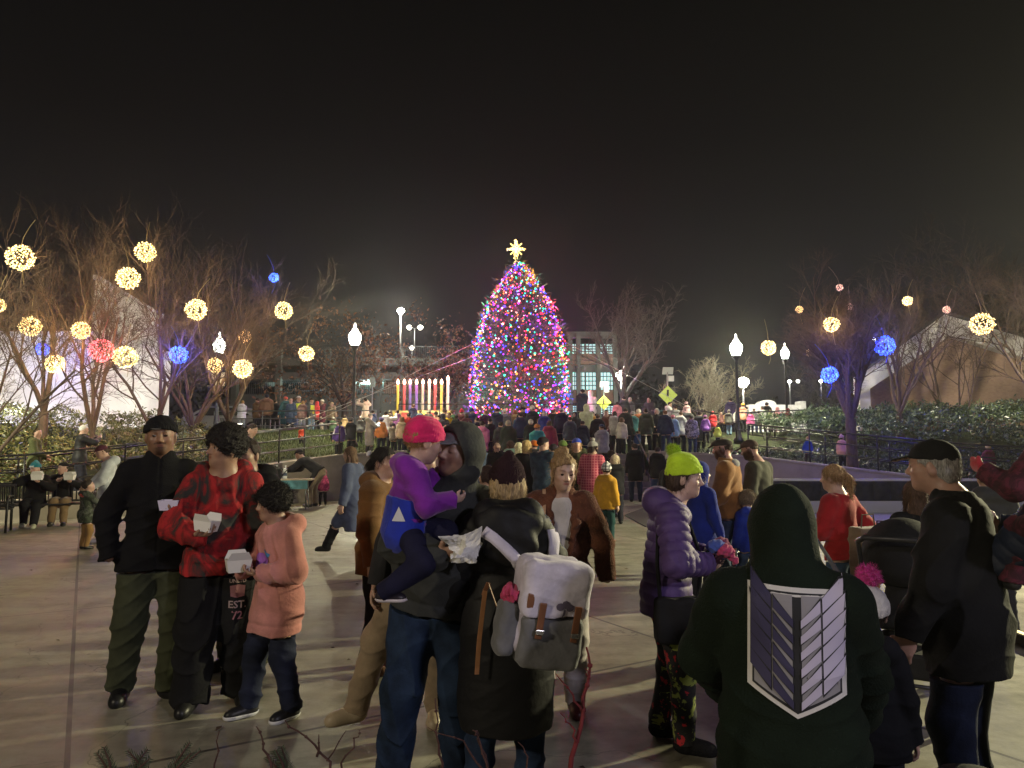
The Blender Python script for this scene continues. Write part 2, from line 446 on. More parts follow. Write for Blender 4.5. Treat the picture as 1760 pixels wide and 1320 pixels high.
def head_tint(s, c, R, hh):
    c = v3(c); M = np.array(R, dtype=F32); beard = s.get('beard'); hc = s.get('hair_tint', (.12, .08, .06)); kid = s.get('kid', 0)
    bcol = np.array(s.get('beard_tint', (.16, .12, .10)), F32)
    def g(V):
        q = ((V - c) @ M) / hh; x, y, z = np.abs(q[:, 0]), q[:, 1], q[:, 2]
        t = np.ones((len(V), 3), F32)
        def mixin(w, col):
            t[:] = t * (1 - w[:, None]) + t * np.array(col, F32) * w[:, None]
        front = (y > .12)
        mixin(np.exp(-((x - .19) / .08) ** 2 - ((z + .12) / .09) ** 2) * front * .5, (1.0, .78, .74))
        mixin(np.exp(-(x / .06) ** 2 - ((z + .12) / .06) ** 2) * front * .4, (1.0, .8, .76))
        if beard:
            jaw = (z < -.16) & (y > -.12)
            reg = 1 / (1 + np.exp(-((-.13 - z) + (x - .16) * .9) / .025)) * (y > -.16) * (z > -.62)
            mou = np.exp(-((z + .195) / .022) ** 2) * (x < .15) * front
            chin = np.exp(-(x / .12) ** 2) * (z < -.29) * (z > -.52) * (y > .15)
            w = {'full': np.clip(reg + mou, 0, 1), 'goatee': np.clip(mou + chin + .25 * reg, 0, 1), 'stubble': np.clip(reg + mou, 0, 1) * .5}[beard]
            mixin(w * 1.0, bcol)
        mixin(np.exp(-(x / .085) ** 4 - ((z + .25) / .038) ** 4) * front, s.get('lip', (.8, .48, .48)))
        mixin(np.exp(-(x / .09) ** 4 - ((z + .25) / .008) ** 2) * front * .7, (.35, .2, .2))
        bz = .115 + .02 * np.sin(np.clip((x - .05) / .17, 0, 1) * 3.1)
        mixin(np.exp(-((x - .135) / .075) ** 4 - ((z - bz) / .024) ** 2) * front * (.85 - .4 * kid), hc)
        if s.get('eyes_shut'):
            mixin(np.exp(-((x - .135) / .062) ** 4 - ((z + .012) / .012) ** 2) * front * .8, (.2, .13, .12))
        elif not s.get('eyes'):
            mixin(np.exp(-((x - .135) / .058) ** 4 - ((z - .012) / .026) ** 2) * front * .9, (.12, .09, .09))
        else:
            mixin(np.exp(-((x - .135) / .08) ** 4 - ((z - .012) / .04) ** 2) * front * .35, (.5, .36, .34))
        return t
    return g
def hair_field(s):
    st = s['hair']; L = s.get('hair_len', .9); F = Fd(); sd = s.get('seed', 1)
    base = {'short': (.372, .45, .405), 'buzz': (.352, .432, .384), 'curly': (.44, .52, .47), 'afro': (.53, .55, .53)}.get(st, (.385, .46, .415))
    cap = Fd(); cap.u(ell((0, -.07, .13 if st != 'afro' else .22), base), .01)
    line = .02 if st not in ('fringe',) else -.02
    if st == 'afro': cap.sub(ell((0, .52, -.22), (.36, .42, .42)), .04); cap.cut((0, 0, -1), (0, 0, -.18))
    elif st == 'curly': cap.sub(ell((0, .46, -.20), (.34, .33, .42)), .04); cap.cut((0, 0, -1), (0, 0, -.26))
    else:
        cap.cut((0, .75, -.66), (0, .75 * .05 * 1.0, 0)) if st != 'buzz' else cap.cut((0, .75, -.66), (0, .0, 0))
        cap.cut((0, 0, -1), (0, 0, -.30))
    F.u(cap, .02)
    if st == 'long':
        F.u(ell((0, -.30, -.10 - L * .45), (.40, .20, .25 + L * .52)), .12)
        for sx in (-1, 1):
            F.u(rc((sx * .33, -.02, .1), (sx * .36, .06, -.15 - L * .75), .09, .07), .10)
    if st == 'bob':
        F.u(ell((0, -.20, -.12), (.42, .30, .36)), .1); F.sub(ell((0, .36, -.16), (.27, .40, .46)), .04)
    if st in ('bun',):
        F.u(ell((.03, -.30, .50), (.22, .20, .19)), .05); F.disp(wob(.022, 9, sd + 7))
        for sx in (-1, 1): F.u(rc((sx * .34, .10, .1), (sx * .35, .03, -.42), .04, .025), .05)
        F.u(ell((0, -.36, -.1), (.28, .16, .25)), .08)
    if st == 'low_bun': F.u(ell((0, -.56, -.02), (.17, .17, .17)), .06)
    if st == 'ponytail':
        F.u(rc((0, -.46, .12), (s.get('tail_x', 0), -.66, -.05), .10, .13), .05); F.u(rc((s.get('tail_x', 0), -.66, -.05), (s.get('tail_x', 0) * 1.5, -.62, -.25 - L * .6), .13, .05), .05)
    if st == 'grey_fringe':
        F.cut((0, 0, 1), (0, 0, .15)); F.u(ell((0, -.30, -.12), (.36, .20, .26)), .08)
    if st in ('afro', 'curly'):
        F.disp(wob(.022, 12 if st == 'afro' else 10, sd)); F.disp(wob(.016, 30, sd + 1)); F.disp(wob(.010, 60, sd + 2))
    elif st == 'buzz': pass
    else:
        F.disp(wob(.012, 16, sd, (1.2, 1.2, .22))); F.disp(wob(.012, 5, sd + 3))
    return F
def hat_field(s):
    t = s['hat']; F = Fd(); lo_ = s.get('hat_low', 0)
    if t in ('beanie', 'tall_beanie', 'slouch'):
        dome = Fd(); tz = {'beanie': .43, 'tall_beanie': .50, 'slouch': .52}[t]
        dome.u(ell((0, -.05, .15), (.41, .485, tz)), .02)
        if t == 'tall_beanie': dome.u(rc((0, -.12, .45), (0, -.2, .68), .24, .10), .16)
        if t == 'slouch': dome.u(ell((0, -.2, .45), (.30, .30, .22)), .15)
        dome.cut((0, .22 + lo_, -1), (0, 0, .11 - lo_)); F.u(dome, .01)
        cuff = Fd(); cuff.u(ell((0, -.05, .15), (.435, .51, .50)), .01); cuff.cut((0, .22 + lo_, -1), (0, 0, .09 - lo_)); cuff.cut((0, -.22 - lo_, 1), (0, 0, .27 - lo_))
        F.u(cuff, .025); F.disp(wob(.008, 9, 5))
        rib = lambda P: .006 * np.sin(np.arctan2(P[:, 0], P[:, 1] + .05) * 44)
        F.disp(rib)
    elif t == 'cap':
        d = Fd(); d.u(ell((0, -.06, .15), (.395, .475, .40)), .02); d.cut((0, .12, -1), (0, 0, .14)); F.u(d, .01)
        F.u(ell((0, .50, .185), (.265, .27, .032), Matrix.Rotation(-.18, 3, 'X')), .03); F.u(ell((0, -.06, .55), (.035, .035, .02)), .01)
    elif t == 'flat_cap':
        d = Fd(); d.u(ell((0, -.02, .22), (.43, .54, .27)), .02); d.cut((0, .1, -1), (0, 0, .16)); F.u(d, .02)
        F.u(ell((0, .46, .20), (.27, .22, .04), Matrix.Rotation(-.3, 3, 'X')), .06)
    return F
def hand(F, w, d, n, s, Hb, curl=.35, rmin=0, spread=.1, mitt=False):
    w = Vector(w); d = Vector(d).normalized(); n = Vector(n); n = (n - d * n.dot(d)).normalized()
    th = d.cross(n) * s; k = Hb / 1.75
    M = Matrix((th, d, n)).transposed()
    F.u(ell(w + d * .05 * k, (.042 * k, .056 * k, max(.019 * k, rmin)), M), .02)
    if rmin > .011 or mitt:
        F.u(rc(w + d * .07 * k, w + d * .125 * k + n * .05 * curl, .034 * k, .028 * k, 1.5, n), .02)
        F.u(rc(w + d * .03 * k + th * .03 * k, w + d * .075 * k + th * .055 * k + n * .02, .016 * k, .014 * k), .012); return
    for i, (o, L) in enumerate(((.030, .076), (.010, .085), (-.010, .078), (-.029, .060))):
        p = w + d * (.088 - .006 * abs(i - 1.3)) * k + th * o * k; a = 0.0
        dd = (d + th * (1.2 - i) * spread * .5).normalized(); r = .0095 * k
        for j, fr in enumerate((.46, .31, .23)):
            a += curl * (1.15 if j else .9) * (1 + .06 * i)
            q = p + (dd * math.cos(a) + n * math.sin(a)) * L * fr * k
            F.u(rc(p, q, max(r, rmin), max(r * .92, rmin)), .006); p = q; r *= .92
    p = w + d * .022 * k + th * .03 * k; q = p + (d * .6 + th * .75 + n * .3).normalized() * .042 * k
    F.u(rc(p, q, max(.0135 * k, rmin), max(.0115 * k, rmin)), .012)
    q2 = q + (d * .85 + th * .15 + n * (.2 + curl * .8)).normalized() * .034 * k
    F.u(rc(q, q2, max(.0115 * k, rmin), max(.0095 * k, rmin)), .006)
PEOPLE = []
def person(label, loc, yaw, H, top, legs, shoes=(.03, .03, .03), skin=(.42, .26, .19), group=None, **s):
    """yaw 0 faces away from the camera (+Y), 90 faces photo left, 180 the camera. Local frame: +Y forward, +X the person's right hand side."""
    loc = Vector(loc); dist = max((loc - Vector((0, 0, CAMZ))).length, 1.5)
    if not s.get('absolute'): yaw -= math.degrees(math.atan2(loc.x, loc.y))          # yaw is given as seen from the camera
    root = empty('person', loc, math.radians(yaw)); tag(root, label, 'person', group)
    hh = H * s.get('hs', .134); Hb = (H - hh) / .866
    h = min(max(dist * .00125, .0052), .024)
    hb = h if dist > 8 else max(h * .85, .0042)
    far = dist > 11; R3 = lambda z, x, y: (Matrix.Rotation(math.radians(z), 3, 'Z') @ Matrix.Rotation(math.radians(x), 3, 'X') @ Matrix.Rotation(math.radians(y), 3, 'Y'))
    rs = random.Random(hash(label) & 0xffff if False else sum(ord(c) * (i + 1) for i, c in enumerate(label)))
    seed = rs.randint(0, 9999); s.setdefault('seed', seed)
    lean, side = s.get('lean', (rs.uniform(-1, 3), 0)); tw = s.get('twist', 0)
    if far and 'side' not in s and not s.get('seated'): side = side + rs.uniform(-3, 3); tw = tw + rs.uniform(-12, 12)
    pose = rs.choice(['down', 'down', 'pockets', 'front']) if far else 'down'
    hip = Vector(s.get('hip', (rs.uniform(-.012, .012) if far else 0, 0, .525))) * Hb
    SM = R3(s.get('spine_yaw', 0), -lean, side); sd = SM @ Vector((0, 0, 1)); SMt = SM @ Matrix.Rotation(math.radians(tw), 3, 'Z')
    rt = SMt @ Vector((1, 0, 0)); fw = SMt @ Vector((0, 1, 0))
    neck = hip + sd * .305 * Hb
    stoop = s.get('stoop', .012)
    hR = R3(*s.get('head', (rs.uniform(-42, 42) if far else 0, rs.uniform(-6, 8) if far else 0, rs.uniform(-5, 5) if far else 0)))
    nup = (sd + Vector((0, 0, 1))).normalized() if lean > 12 else sd
    hc = neck + nup * (.036 * Hb) + fw * (stoop * Hb + .012 * Hb) + hR @ Vector((0, .02 * hh, .5 * hh))
    J = dict(root=root, H=H, Hb=Hb, hh=hh, hip=hip, neck=neck, hc=hc, hR=hR, sd=sd, rt=rt, fw=fw, h=h)
    Mw = Matrix.Translation(loc) @ Matrix.Rotation(math.radians(yaw), 4, 'Z'); J['Mw'] = Mw
    # limbs
    sw = s.get('shoulder', .093) * (1.0 if not s.get('kid') else .93)
    arms = {}
    for sx, key in ((-1, 'L'), (1, 'R')):
        A = dict(s.get(key, {})); sh = neck - sd * .032 * Hb + rt * sx * sw * Hb
        if 't' not in A and pose == 'pockets': A['t'] = (sx * .13, .09, .50)
        if 't' not in A and pose == 'front': A['t'] = (sx * .045, .15, .57 + .02 * sx)
        t = Vector(A.get('t', (sx * (.155 + rs.uniform(0, .03)), .02 + rs.uniform(-.02, .05), .465))) * Hb
        e, w = ik(sh, t, .168 * Hb, .148 * Hb, A.get('pole', (sx * .35, -1, -.15)))
        fd = (w - e).normalized()
        arms[key] = (sh, e, w, Vector(A.get('dir', fd)).normalized(), Vector(A.get('n', (-sx, .1, 0) if abs(fd.z) > .6 else (-sx * .7, .2, .5))), A.get('curl', .4), sx, A)
    J['arms'] = arms
    feet = s.get('feet') or [(-.062 - rs.uniform(0, .02), rs.uniform(-.03, .03), rs.uniform(0, 16), 0), (.062 + rs.uniform(0, .02), rs.uniform(-.03, .03), -rs.uniform(0, 16), 0)]
    lg = []
    for (fx, fy, fyaw, fl), sx in zip(feet, (-1, 1)):
        hj = hip + Vector((sx * .05 * Hb, 0, -.012 * Hb)); an = Vector((fx * Hb, fy * Hb, .05 * Hb + fl * Hb))
        fdir = Matrix.Rotation(math.radians(fyaw), 3, 'Z') @ Vector((0, 1, 0))
        kn, an = ik(hj, an, .236 * Hb, .233 * Hb, s.get('knee_pole', fdir)); lg.append((hj, kn, an, fdir))
    J['legs'] = lg
    eyes = s.get('eyes', False); s['eyes'] = eyes
    # ---- body: head, neck, trunk, limbs and hands, one surface
    B = Fd(); rmin = h * .8
    B.u(inhead(head_field(s), hc, hR, hh), .01)
    nb0 = hc + hR @ Vector((0, -.10 * hh, -.25 * hh))
    nr = s.get('neck_r', .033)
    B.u(rc(nb0, neck + fw * .004 * Hb, nr * Hb, nr * 1.08 * Hb), .03 * Hb)
    B.u(rc(neck - sd * .05 * Hb, hip, .078 * Hb, .075 * Hb, 1.45, fw), .05 * Hb)
    for key, (sh, e, w, d, n, cu, sx, A) in arms.items():
        B.u(rc(sh, e, .030 * Hb, .024 * Hb), .03 * Hb); B.u(rc(e, w, .023 * Hb, .0165 * Hb), .01 * Hb)
        if not A.get('hide'): hand(B, w, d, n, sx, Hb, cu, rmin, mitt=A.get('glove') is not None)
    for hj, kn, an, fd in lg:
        B.u(rc(hj, kn, .045 * Hb, .030 * Hb), .03 * Hb); B.u(rc(kn, an, .030 * Hb, .02 * Hb), .01 * Hb)
        B.u(rc(an - Vector((0, 0, .022 * Hb)), an + fd * .075 * Hb - Vector((0, 0, .030 * Hb)), .018 * Hb, .013 * Hb), .02 * Hb)
    sdf_obj('body', B, hb, mat('skin', skin), root, head_tint(s, hc, hR, hh)); J['body_f'] = B
    if eyes and not s.get('eyes_shut'):
        for sx in (-1, 1):
            m = MB(); c = hc + hR @ Vector((sx * .135 * hh, .288 * hh, .018 * hh)); r = .072 * hh
            prof = [(r * math.sin(a), -r * math.cos(a)) for a in np.linspace(.01, PI - .01, 12)]
            look = (hR @ Matrix.Rotation(math.radians(s.get('gaze', 0)), 3, 'Z') @ Vector((0, 1, -.08))).normalized()
            m.lathe(prof, (0, 0, 0), 14, 0)
            Q = look.to_track_quat('Z', 'Y').to_matrix()
            m.lathe([(r * math.sin(a) * 1.02, r * math.cos(a) * 1.02) for a in np.linspace(.80, .02, 6)], (0, 0, 0), 12, 1)
            m.v = [tuple(c + Q @ Vector(v)) for v in m.v]
            m.build('eye', [mat('plain', (.40, .36, .34), rough=.3), mat('plain', s.get('iris', (.03, .018, .012)), rough=.1)], root, True)
    Lg = dict(bulk=.012, end=.035, fold=.005, kind='cloth', col=(.03, .03, .04), name='trousers', flare=0.0); Lg.update(legs); lb = Lg['bulk'] * Hb / 1.75
    # ---- jacket, coat or sweater
    T = dict(bulk=.012, hem=.46, collar='crew', puff=0, fold=.004, belly=0.0, flare=0.0, kind='cloth', col=(.05, .05, .05), name='jacket', cuff=.0, width=1.0)
    T.update(top); b = T['bulk'] * Hb / 1.75; pf = T['puff']; pa = T.get('puff_amp', .009)
    Tf = Fd(); fl = 1.42
    def q(a, c, ra, rb, f=1.0): return rcq(a, c, ra, rb, f, fw, pf, pa, hip, sd) if pf else rc(a, c, ra, rb, f, fw)
    cw = .090 * Hb * T['width'] + b; ww = (.086 + T['belly'] * .4) * Hb * T['width'] + b
    waist = hip + sd * .09 * Hb + fw * T['belly'] * .25 * Hb
    trunk = Fd()
    trunk.u(q(neck - sd * .085 * Hb, waist, cw, ww, fl), .02)
    hemp = hip + sd * (T['hem'] - .525) * Hb if T['hem'] > .46 else Vector((hip.x, hip.y, hip.z)) + Vector((0, 0, (T['hem'] - .525) * Hb))
    if s.get('seated'): hemp = hip + sd * (-.04) * Hb
    hw = (.094 + T['flare']) * Hb * T['width'] + b
    trunk.u(q(waist, hemp - (hemp - waist).normalized() * -.02, ww, hw, fl - .1), .05)
    if T['belly']: trunk.u(ell(waist + fw * .05 * Hb, (.085 * Hb, .075 * Hb, .10 * Hb)), .06)
    trunk.u(ell(hip - sd * .005 * Hb, (.092 * Hb + lb + .008, .072 * Hb + lb + .008, .075 * Hb), SM), .04)
    if T['hem'] < .53 and not s.get('seated'):
        for hj, kn, an, fd in lg: trunk.u(rc(hj, kn, .058 * Hb + lb + .007, .038 * Hb + lb + .012 + T['flare'] * Hb), .02 if T['hem'] > .44 else .09)
    if T.get('skirt'):
        trunk.u(rc(hip, hemp, hw, hw + .01, 1.2, fw), .05)
    trunk.cut((hemp - waist).normalized(), hemp); J['trunk'] = trunk
    Tf.u(trunk, .01)
    for key, (sh, e, w, d, n, cu, sx, A) in arms.items():
        Tf.u(rc(sh - rt * sx * .004 * Hb, neck - sd * .028 * Hb, .034 * Hb + b * .8, .040 * Hb + b * .3, 1.1, fw), .04 * Hb)
        slv = Fd(); sp = pf
        slv.u(rcq(sh, e, .037 * Hb + b, .032 * Hb + b * .9, sp=sp, amp=pa), .01)
        slv.u(rcq(e, w, .032 * Hb + b * .9, .023 * Hb + b * .7, sp=sp, amp=pa), .02 * Hb)
        fdr = (w - e).normalized(); slv.cut(fdr, w + fdr * (.006 * Hb))
        if T['cuff']: slv.u(rc(w - fdr * .03 * Hb, w, .026 * Hb + b * .5, .026 * Hb + b * .5), .008)
        Tf.u(slv, .018 * Hb)
    if T['collar'] in ('hood', 'hood_up'):
        if T['collar'] == 'hood':
            hd = Fd(); c0 = neck - fw * .045 * Hb + sd * .012 * Hb
            hd.u(rc(c0 - rt * .05 * Hb, c0 + rt * .05 * Hb, .05 * Hb + b * .4, .05 * Hb + b * .4, 1.15, sd), .02)
            for sx in (-1, 1): hd.u(rc(c0 + rt * sx * .055 * Hb, neck + fw * .055 * Hb + rt * sx * .02 * Hb - sd * .03 * Hb, .036 * Hb, .02 * Hb), .04)
            hd.sub(ell(neck + fw * .012 * Hb + sd * .045 * Hb, (.052 * Hb, .055 * Hb, .06 * Hb)), .02); Tf.u(hd, .03)
        else:
            hd = Fd(); g = T.get('hood_scale', 1.0)
            H1 = Fd(); H1.u(ell((0, -.09, .06), (.47 * g, .55 * g, .55 * g)), .02); H1.u(ell((0, -.16, -.35), (.42 * g, .42 * g, .35 * g)), .2)
            if T.get('peak'): H1.u(ell((0, -.35, .35), (.22, .25, .22)), .25)
            H1.sub(ell((0, .62 - T.get('hood_open', 0), -.07), (.36 + T.get('hood_open', 0) * .5, .48, .50)), .06)
            hd.u(inhead(H1, hc, hR, hh), .02); hd.u(rc(hc - hR @ Vector((0, .15 * hh, .45 * hh)), neck - sd * .035 * Hb, .30 * hh, .085 * Hb, 1.0), .06)
            Tf.u(hd, .05)
    elif T['collar'] in ('stand', 'turtle'):
        cl = Fd(); hgt = .035 if T['collar'] == 'stand' else .03
        cl.u(rc(neck - sd * .03 * Hb, neck + sd * hgt * Hb + fw * .012 * Hb, .056 * Hb + b * .3, .046 * Hb + b * .3), .02)
        cl.cut(sd + fw * -.25, neck + sd * (hgt + .004) * Hb)
        cl.sub(rc(neck + sd * .012 * Hb + fw * .01 * Hb, neck + sd * .09 * Hb + fw * .025 * Hb, .037 * Hb, .045 * Hb), .01); Tf.u(cl, .03)
    elif T['collar'] == 'fur':
        cl = Fd(); cl.u(rc(neck - rt * .05 * Hb - fw * .03 * Hb + sd * .02 * Hb, neck + rt * .05 * Hb - fw * .03 * Hb + sd * .02 * Hb, .045 * Hb, .045 * Hb), .03); Tf.u(cl, .02)
    Tf.sub(rc(neck + sd * .0 * Hb + fw * .015 * Hb, neck + sd * .10 * Hb + fw * .03 * Hb, .036 * Hb, .05 * Hb), .008) if T['collar'] in ('crew', 'none') else None
    if T.get('vneck'): Tf.sub(ell(neck + fw * .105 * Hb - sd * .10 * Hb, (.056 * Hb, .070 * Hb, .19 * Hb)), .012)
    if T['fold'] and not far:
        Tf.disp(folds(T['fold'] * 2.0, seed, [a[1] for a in arms.values()] + [waist + rt * .1 * Hb, waist - rt * .1 * Hb] + [a[2] for a in arms.values()], .11 * Hb)); Tf.disp(wob(T['fold'] * .5, 7, seed + 1, (1, 1, 1.5)))
    elif T['fold']: Tf.disp(wob(T['fold'] * .8, 10, seed, (1, 1, 1.8)))
    if T.get('band') and not far:
        ha = (hemp - waist).normalized(); hc0 = v3(hemp); hv = v3(ha); cx = v3(hemp - ha * .05)
        def band(P):
            t = (hc0 - P) @ hv; q = P - cx; q = q - (q @ hv)[:, None] * hv; r2 = np.einsum('ij,ij->i', q, q)
            return (.009 * np.exp(-((t - .06) / .012) ** 2) - .006 * np.exp(-((t - .11) / .03) ** 2)) * np.exp(-r2 / (.2 * .2))
        Tf.disp(band)
    if T.get('zip') and not far:
        zo, zr, zf = v3(hip), v3(rt), v3(fw)
        Tf.disp(lambda P: .005 * np.exp(-(((P - zo) @ zr) / .006) ** 2) * (((P - zo) @ zf) > .03))
    if T.get('pocket') and not far:
        pk = hip + sd * (T['pocket']) * Hb; po, pr, pz = v3(pk), v3(rt), v3(sd); pf_ = v3(fw)
        def pocket(P):
            q = P - po; x = np.abs(q @ pr); z = q @ pz; w = .095 * Hb - np.maximum(z, 0) * .5
            ins = (x < w) & (np.abs(z) < .055 * Hb) & ((q @ pf_) > 0)
            return np.where(ins, -.006, 0).astype(F32)
        Tf.disp(pocket)
    tm = T.get('mat') or mat(T['kind'], T['col'], **T.get('mk', {}))
    J['top'] = sdf_obj(T['name'], Tf, h, tm, root, fuzz=T.get('fuzz') if not far else None); J['top_f'] = Tf
    # ---- trousers
    Lf = Fd()
    Lf.u(ell(hip - sd * .005 * Hb, (.092 * Hb + lb, .072 * Hb + lb, .072 * Hb), SM), .02); Lf.u(rc(hip, hip + sd * .07 * Hb, .086 * Hb + lb, .08 * Hb + lb, 1.4, fw), .04)
    for hj, kn, an, fd in lg:
        one = Fd(); sdn = (an - kn).normalized()
        one.u(rc(hj, kn, .058 * Hb + lb, .038 * Hb + lb), .01); one.u(rc(kn, an + sdn * .02 * Hb, .038 * Hb + lb, (.029 + Lg['flare']) * Hb + lb), .03 * Hb)
        one.cut(sdn, an + sdn * (.05 - Lg['end']) * Hb); Lf.u(one, .02 * Hb)
    if s.get('seated') is None:
        tk_ = J['trunk']
        Lf.sub(lambda P: tk_(P) - .02, .004)
    if Lg['fold']:
        if not far: Lf.disp(folds(Lg['fold'] * 2.0, seed + 5, [l[1] for l in lg] + [l[2] for l in lg] + [hip], .12 * Hb))
        else: Lf.disp(wob(Lg['fold'] * .6, 8, seed + 5, (1, 1, 1.6)))
    J['leg_o'] = sdf_obj(Lg['name'], Lf, h, Lg.get('mat') or mat(Lg['kind'], Lg['col'], **Lg.get('mk', {})), root); J['leg_f'] = Lf
    # ---- shoes
    if shoes is not None:
        S = shoes if isinstance(shoes, dict) else dict(col=shoes)
        fs = []
        for hj, kn, an, fd in lg:
            F = Fd(); g = Vector((0, 0, an.z - .05 * Hb)); hl = Vector((an.x, an.y, g.z + .028 * Hb)) - fd * .014 * Hb
            if S.get('tip'): fd = (fd + Vector((0, 0, S['tip']))).normalized()
            F.u(rc(hl, hl + fd * .085 * Hb - Vector((0, 0, .010 * Hb)), .025 * Hb, .026 * Hb), .02 * Hb)
            F.u(rc(hl + fd * .03 * Hb, hl + fd * .104 * Hb - Vector((0, 0, .012 * Hb)), .024 * Hb, .019 * Hb), .02 * Hb)
            F.u(rc(hl + fd * .01 * Hb, an + (kn - an).normalized() * (.12 if S.get('boot') else .012) * Hb, .026 * Hb, (.040 if S.get('boot') else .027) * Hb), .02 * Hb)
            F.cut((0, 0, -1), (0, 0, g.z + .002)); fs.append(F)
        sm = mat(S.get('kind', 'leather'), S['col'])
        if far:
            F = Fd(); F.u(fs[0], .001); F.u(fs[1], .001); sdf_obj('shoes', F, h, sm, root)
        else:
            for F, (hj, kn, an, fd) in zip(fs, lg):
                so = sdf_obj('boot' if S.get('boot') else 'shoe', F, h, sm, root)
                if S.get('sole'):
                    G = Fd(); G.u(F, .001); z0 = an.z - .05 * Hb
                    off = G; G2 = Fd()
                    def shell(P, F=F): return F(P) - .005
                    shell.lo = F.lo - .006; shell.hi = F.hi + .006
                    G2.u(shell, .001); G2.cut((0, 0, 1), (0, 0, z0 + .017 * Hb)); G2.cut((0, 0, -1), (0, 0, z0 + .0005))
                    sdf_obj('sole', G2, h * .8, mat('plain', S['sole'], rough=.7), so)
    # ---- hair and hat
    if s.get('hair') and s['hair'] != 'none':
        HF = hair_field(s)
        if s.get('hat') or T['collar'] == 'hood_up':
            HF.cut((0, 0, 1), (0, 0, .15 if s.get('hat') else .2))
            if s.get('hat'): HF.isect(ell((0, -.06, .0), (.405, .50, 3.0))) if s['hair'] in ('short', 'fringe', 'buzz') else None
        fz = None
        if dist < 9:
            st = s['hair']; n_ = int(5200 if dist < 5.2 else 2200); w_ = max(.0009, dist * .00028)
            fz = (n_, .028, w_, seed, (0, 0, 0), 1.1) if st in ('afro', 'curly') else (n_, .05 if st != 'bun' else .045, w_ * .8, seed, (0, -.1, -.75 if st != 'bun' else -.1), .35)
            if st == 'bun': fz = (n_ // 4, .035, w_ * .7, seed, (0, -.2, -.5), .5)
            if s.get('hat') and st in ('bob', 'long'): fz = (n_ // 3, .03, w_ * .8, seed, (0, 0, -1.2), .2)
            if st in ('buzz', 'short', 'grey_fringe', 'fringe'): fz = (n_ // 2, .016, w_ * .8, seed, (0, -.3, -.6), .3)
        elif dist < 20 and s['hair'] in ('long', 'curly', 'bob', 'bun'): fz = (500, .06, dist * .0003, seed, (0, 0, -.7), .4)
        sdf_obj('hair', inhead(HF, hc, hR, hh), hb, mat('hair', s.get('hair_col', (.03, .02, .015))), root, fuzz=fz)
    if s.get('hat'):
        hk = s.get('hat_kind', 'knit' if 'beanie' in s['hat'] or s['hat'] == 'slouch' else 'cloth')
        hm = s.get('hat_mat') or mat(hk, s.get('hat_col', (.03, .03, .03)))
        ho = sdf_obj('cap' if 'cap' in s['hat'] else 'beanie', inhead(hat_field(s), hc, hR, hh), hb, hm, root); J['hat'] = ho
        if s.get('pom'):
            F = Fd(); pr = s.get('pom_r', .15); pp = s.get('pom_at', (0, -.10, .66)); F.u(ell(pp, (pr, pr, pr)), .01); F.disp(wob(.02, 22, seed))
            sdf_obj('pompom', inhead(F, hc, hR, hh), hb, mat('fur', s['pom']), ho, fuzz=(1600, .02, max(.001, dist * .0003), seed, (0, 0, 0), .6) if dist < 9 else None)
    for key, (sh, e, w, d, n, cu, sx, A) in arms.items():
        if A.get('glove') is not None:
            F = Fd(); hand(F, w, d, n, sx, Hb * 1.16, cu, max(rmin, .0115 if A.get('mitten') else 0)); F.u(rc(w - (w - e).normalized() * .03 * Hb, w, .027 * Hb, .025 * Hb), .02)
            sdf_obj('glove', F, h, mat(A.get('glove_kind', 'knit'), A['glove']), root)
    PEOPLE.append(J)
    return J
def wpt(J, p): return J['Mw'] @ Vector(p)
def wrist(J, k): return J['Mw'] @ J['arms'][k][2]
def palm(J, k, out=.0):
    sh, e, w, d, n, cu, sx, A = J['arms'][k]
    return J['Mw'] @ (w + d * .055 * J['Hb'] / 1.75 * 1.3 + n.normalized() * out)
# ------------------------------------------------------------------ camera, sky
cam = bpy.data.cameras.new('camera'); cam.sensor_width = 36; cam.lens = 36 * FPX / 1760; cam.clip_end = 3000; cam.clip_start = .05
co = bpy.data.objects.new('camera', cam); link(co); co.location = (0, 0, CAMZ); co.rotation_euler = (PI / 2 + TILT, 0, 0); SC.camera = co
SC.view_settings.view_transform = 'Standard'; SC.view_settings.look = 'None'; SC.view_settings.exposure = 0; SC.view_settings.gamma = 1
SC.cycles.use_denoising = True
try: SC.cycles.denoiser = 'OPENIMAGEDENOISE'
except Exception: pass
SC.cycles.max_bounces = 4; SC.cycles.diffuse_bounces = 2; SC.cycles.glossy_bounces = 2; SC.cycles.transmission_bounces = 3
SC.cycles.sample_clamp_indirect = 2.0; SC.cycles.sample_clamp_direct = 0; SC.cycles.use_light_tree = True
SC.cycles.caustics_reflective = False; SC.cycles.caustics_refractive = False
W = bpy.data.worlds.new('World'); SC.world = W; W.use_nodes = True
wn = W.node_tree; bg = wn.nodes['Background']
tcw = N(wn, 'ShaderNodeTexCoord'); sep = N(wn, 'ShaderNodeSeparateXYZ'); wn.links.new(tcw.outputs['Generated'], sep.inputs[0])
nz = N(wn, 'ShaderNodeTexNoise', Scale=1.6, Detail=4.0); wn.links.new(tcw.outputs['Generated'], nz.inputs['Vector'])
ad = N(wn, 'ShaderNodeMath', operation='MULTIPLY_ADD'); ad.inputs[1].default_value = .12; wn.links.new(nz.outputs['Fac'], ad.inputs[0]); wn.links.new(sep.outputs['Z'], ad.inputs[2])
rs_ = ramp(wn, [(.0, (.033, .0305, .032)), (.16, (.030, .028, .029)), (.30, (.0215, .0200, .0200)), (.46, (.0105, .0095, .0090)), (.65, (.0060, .0055, .0050))])
wn.links.new(ad.outputs[0], rs_.inputs['Fac']); wn.links.new(rs_.outputs['Color'], bg.inputs['Color']); bg.inputs['Strength'].default_value = .6

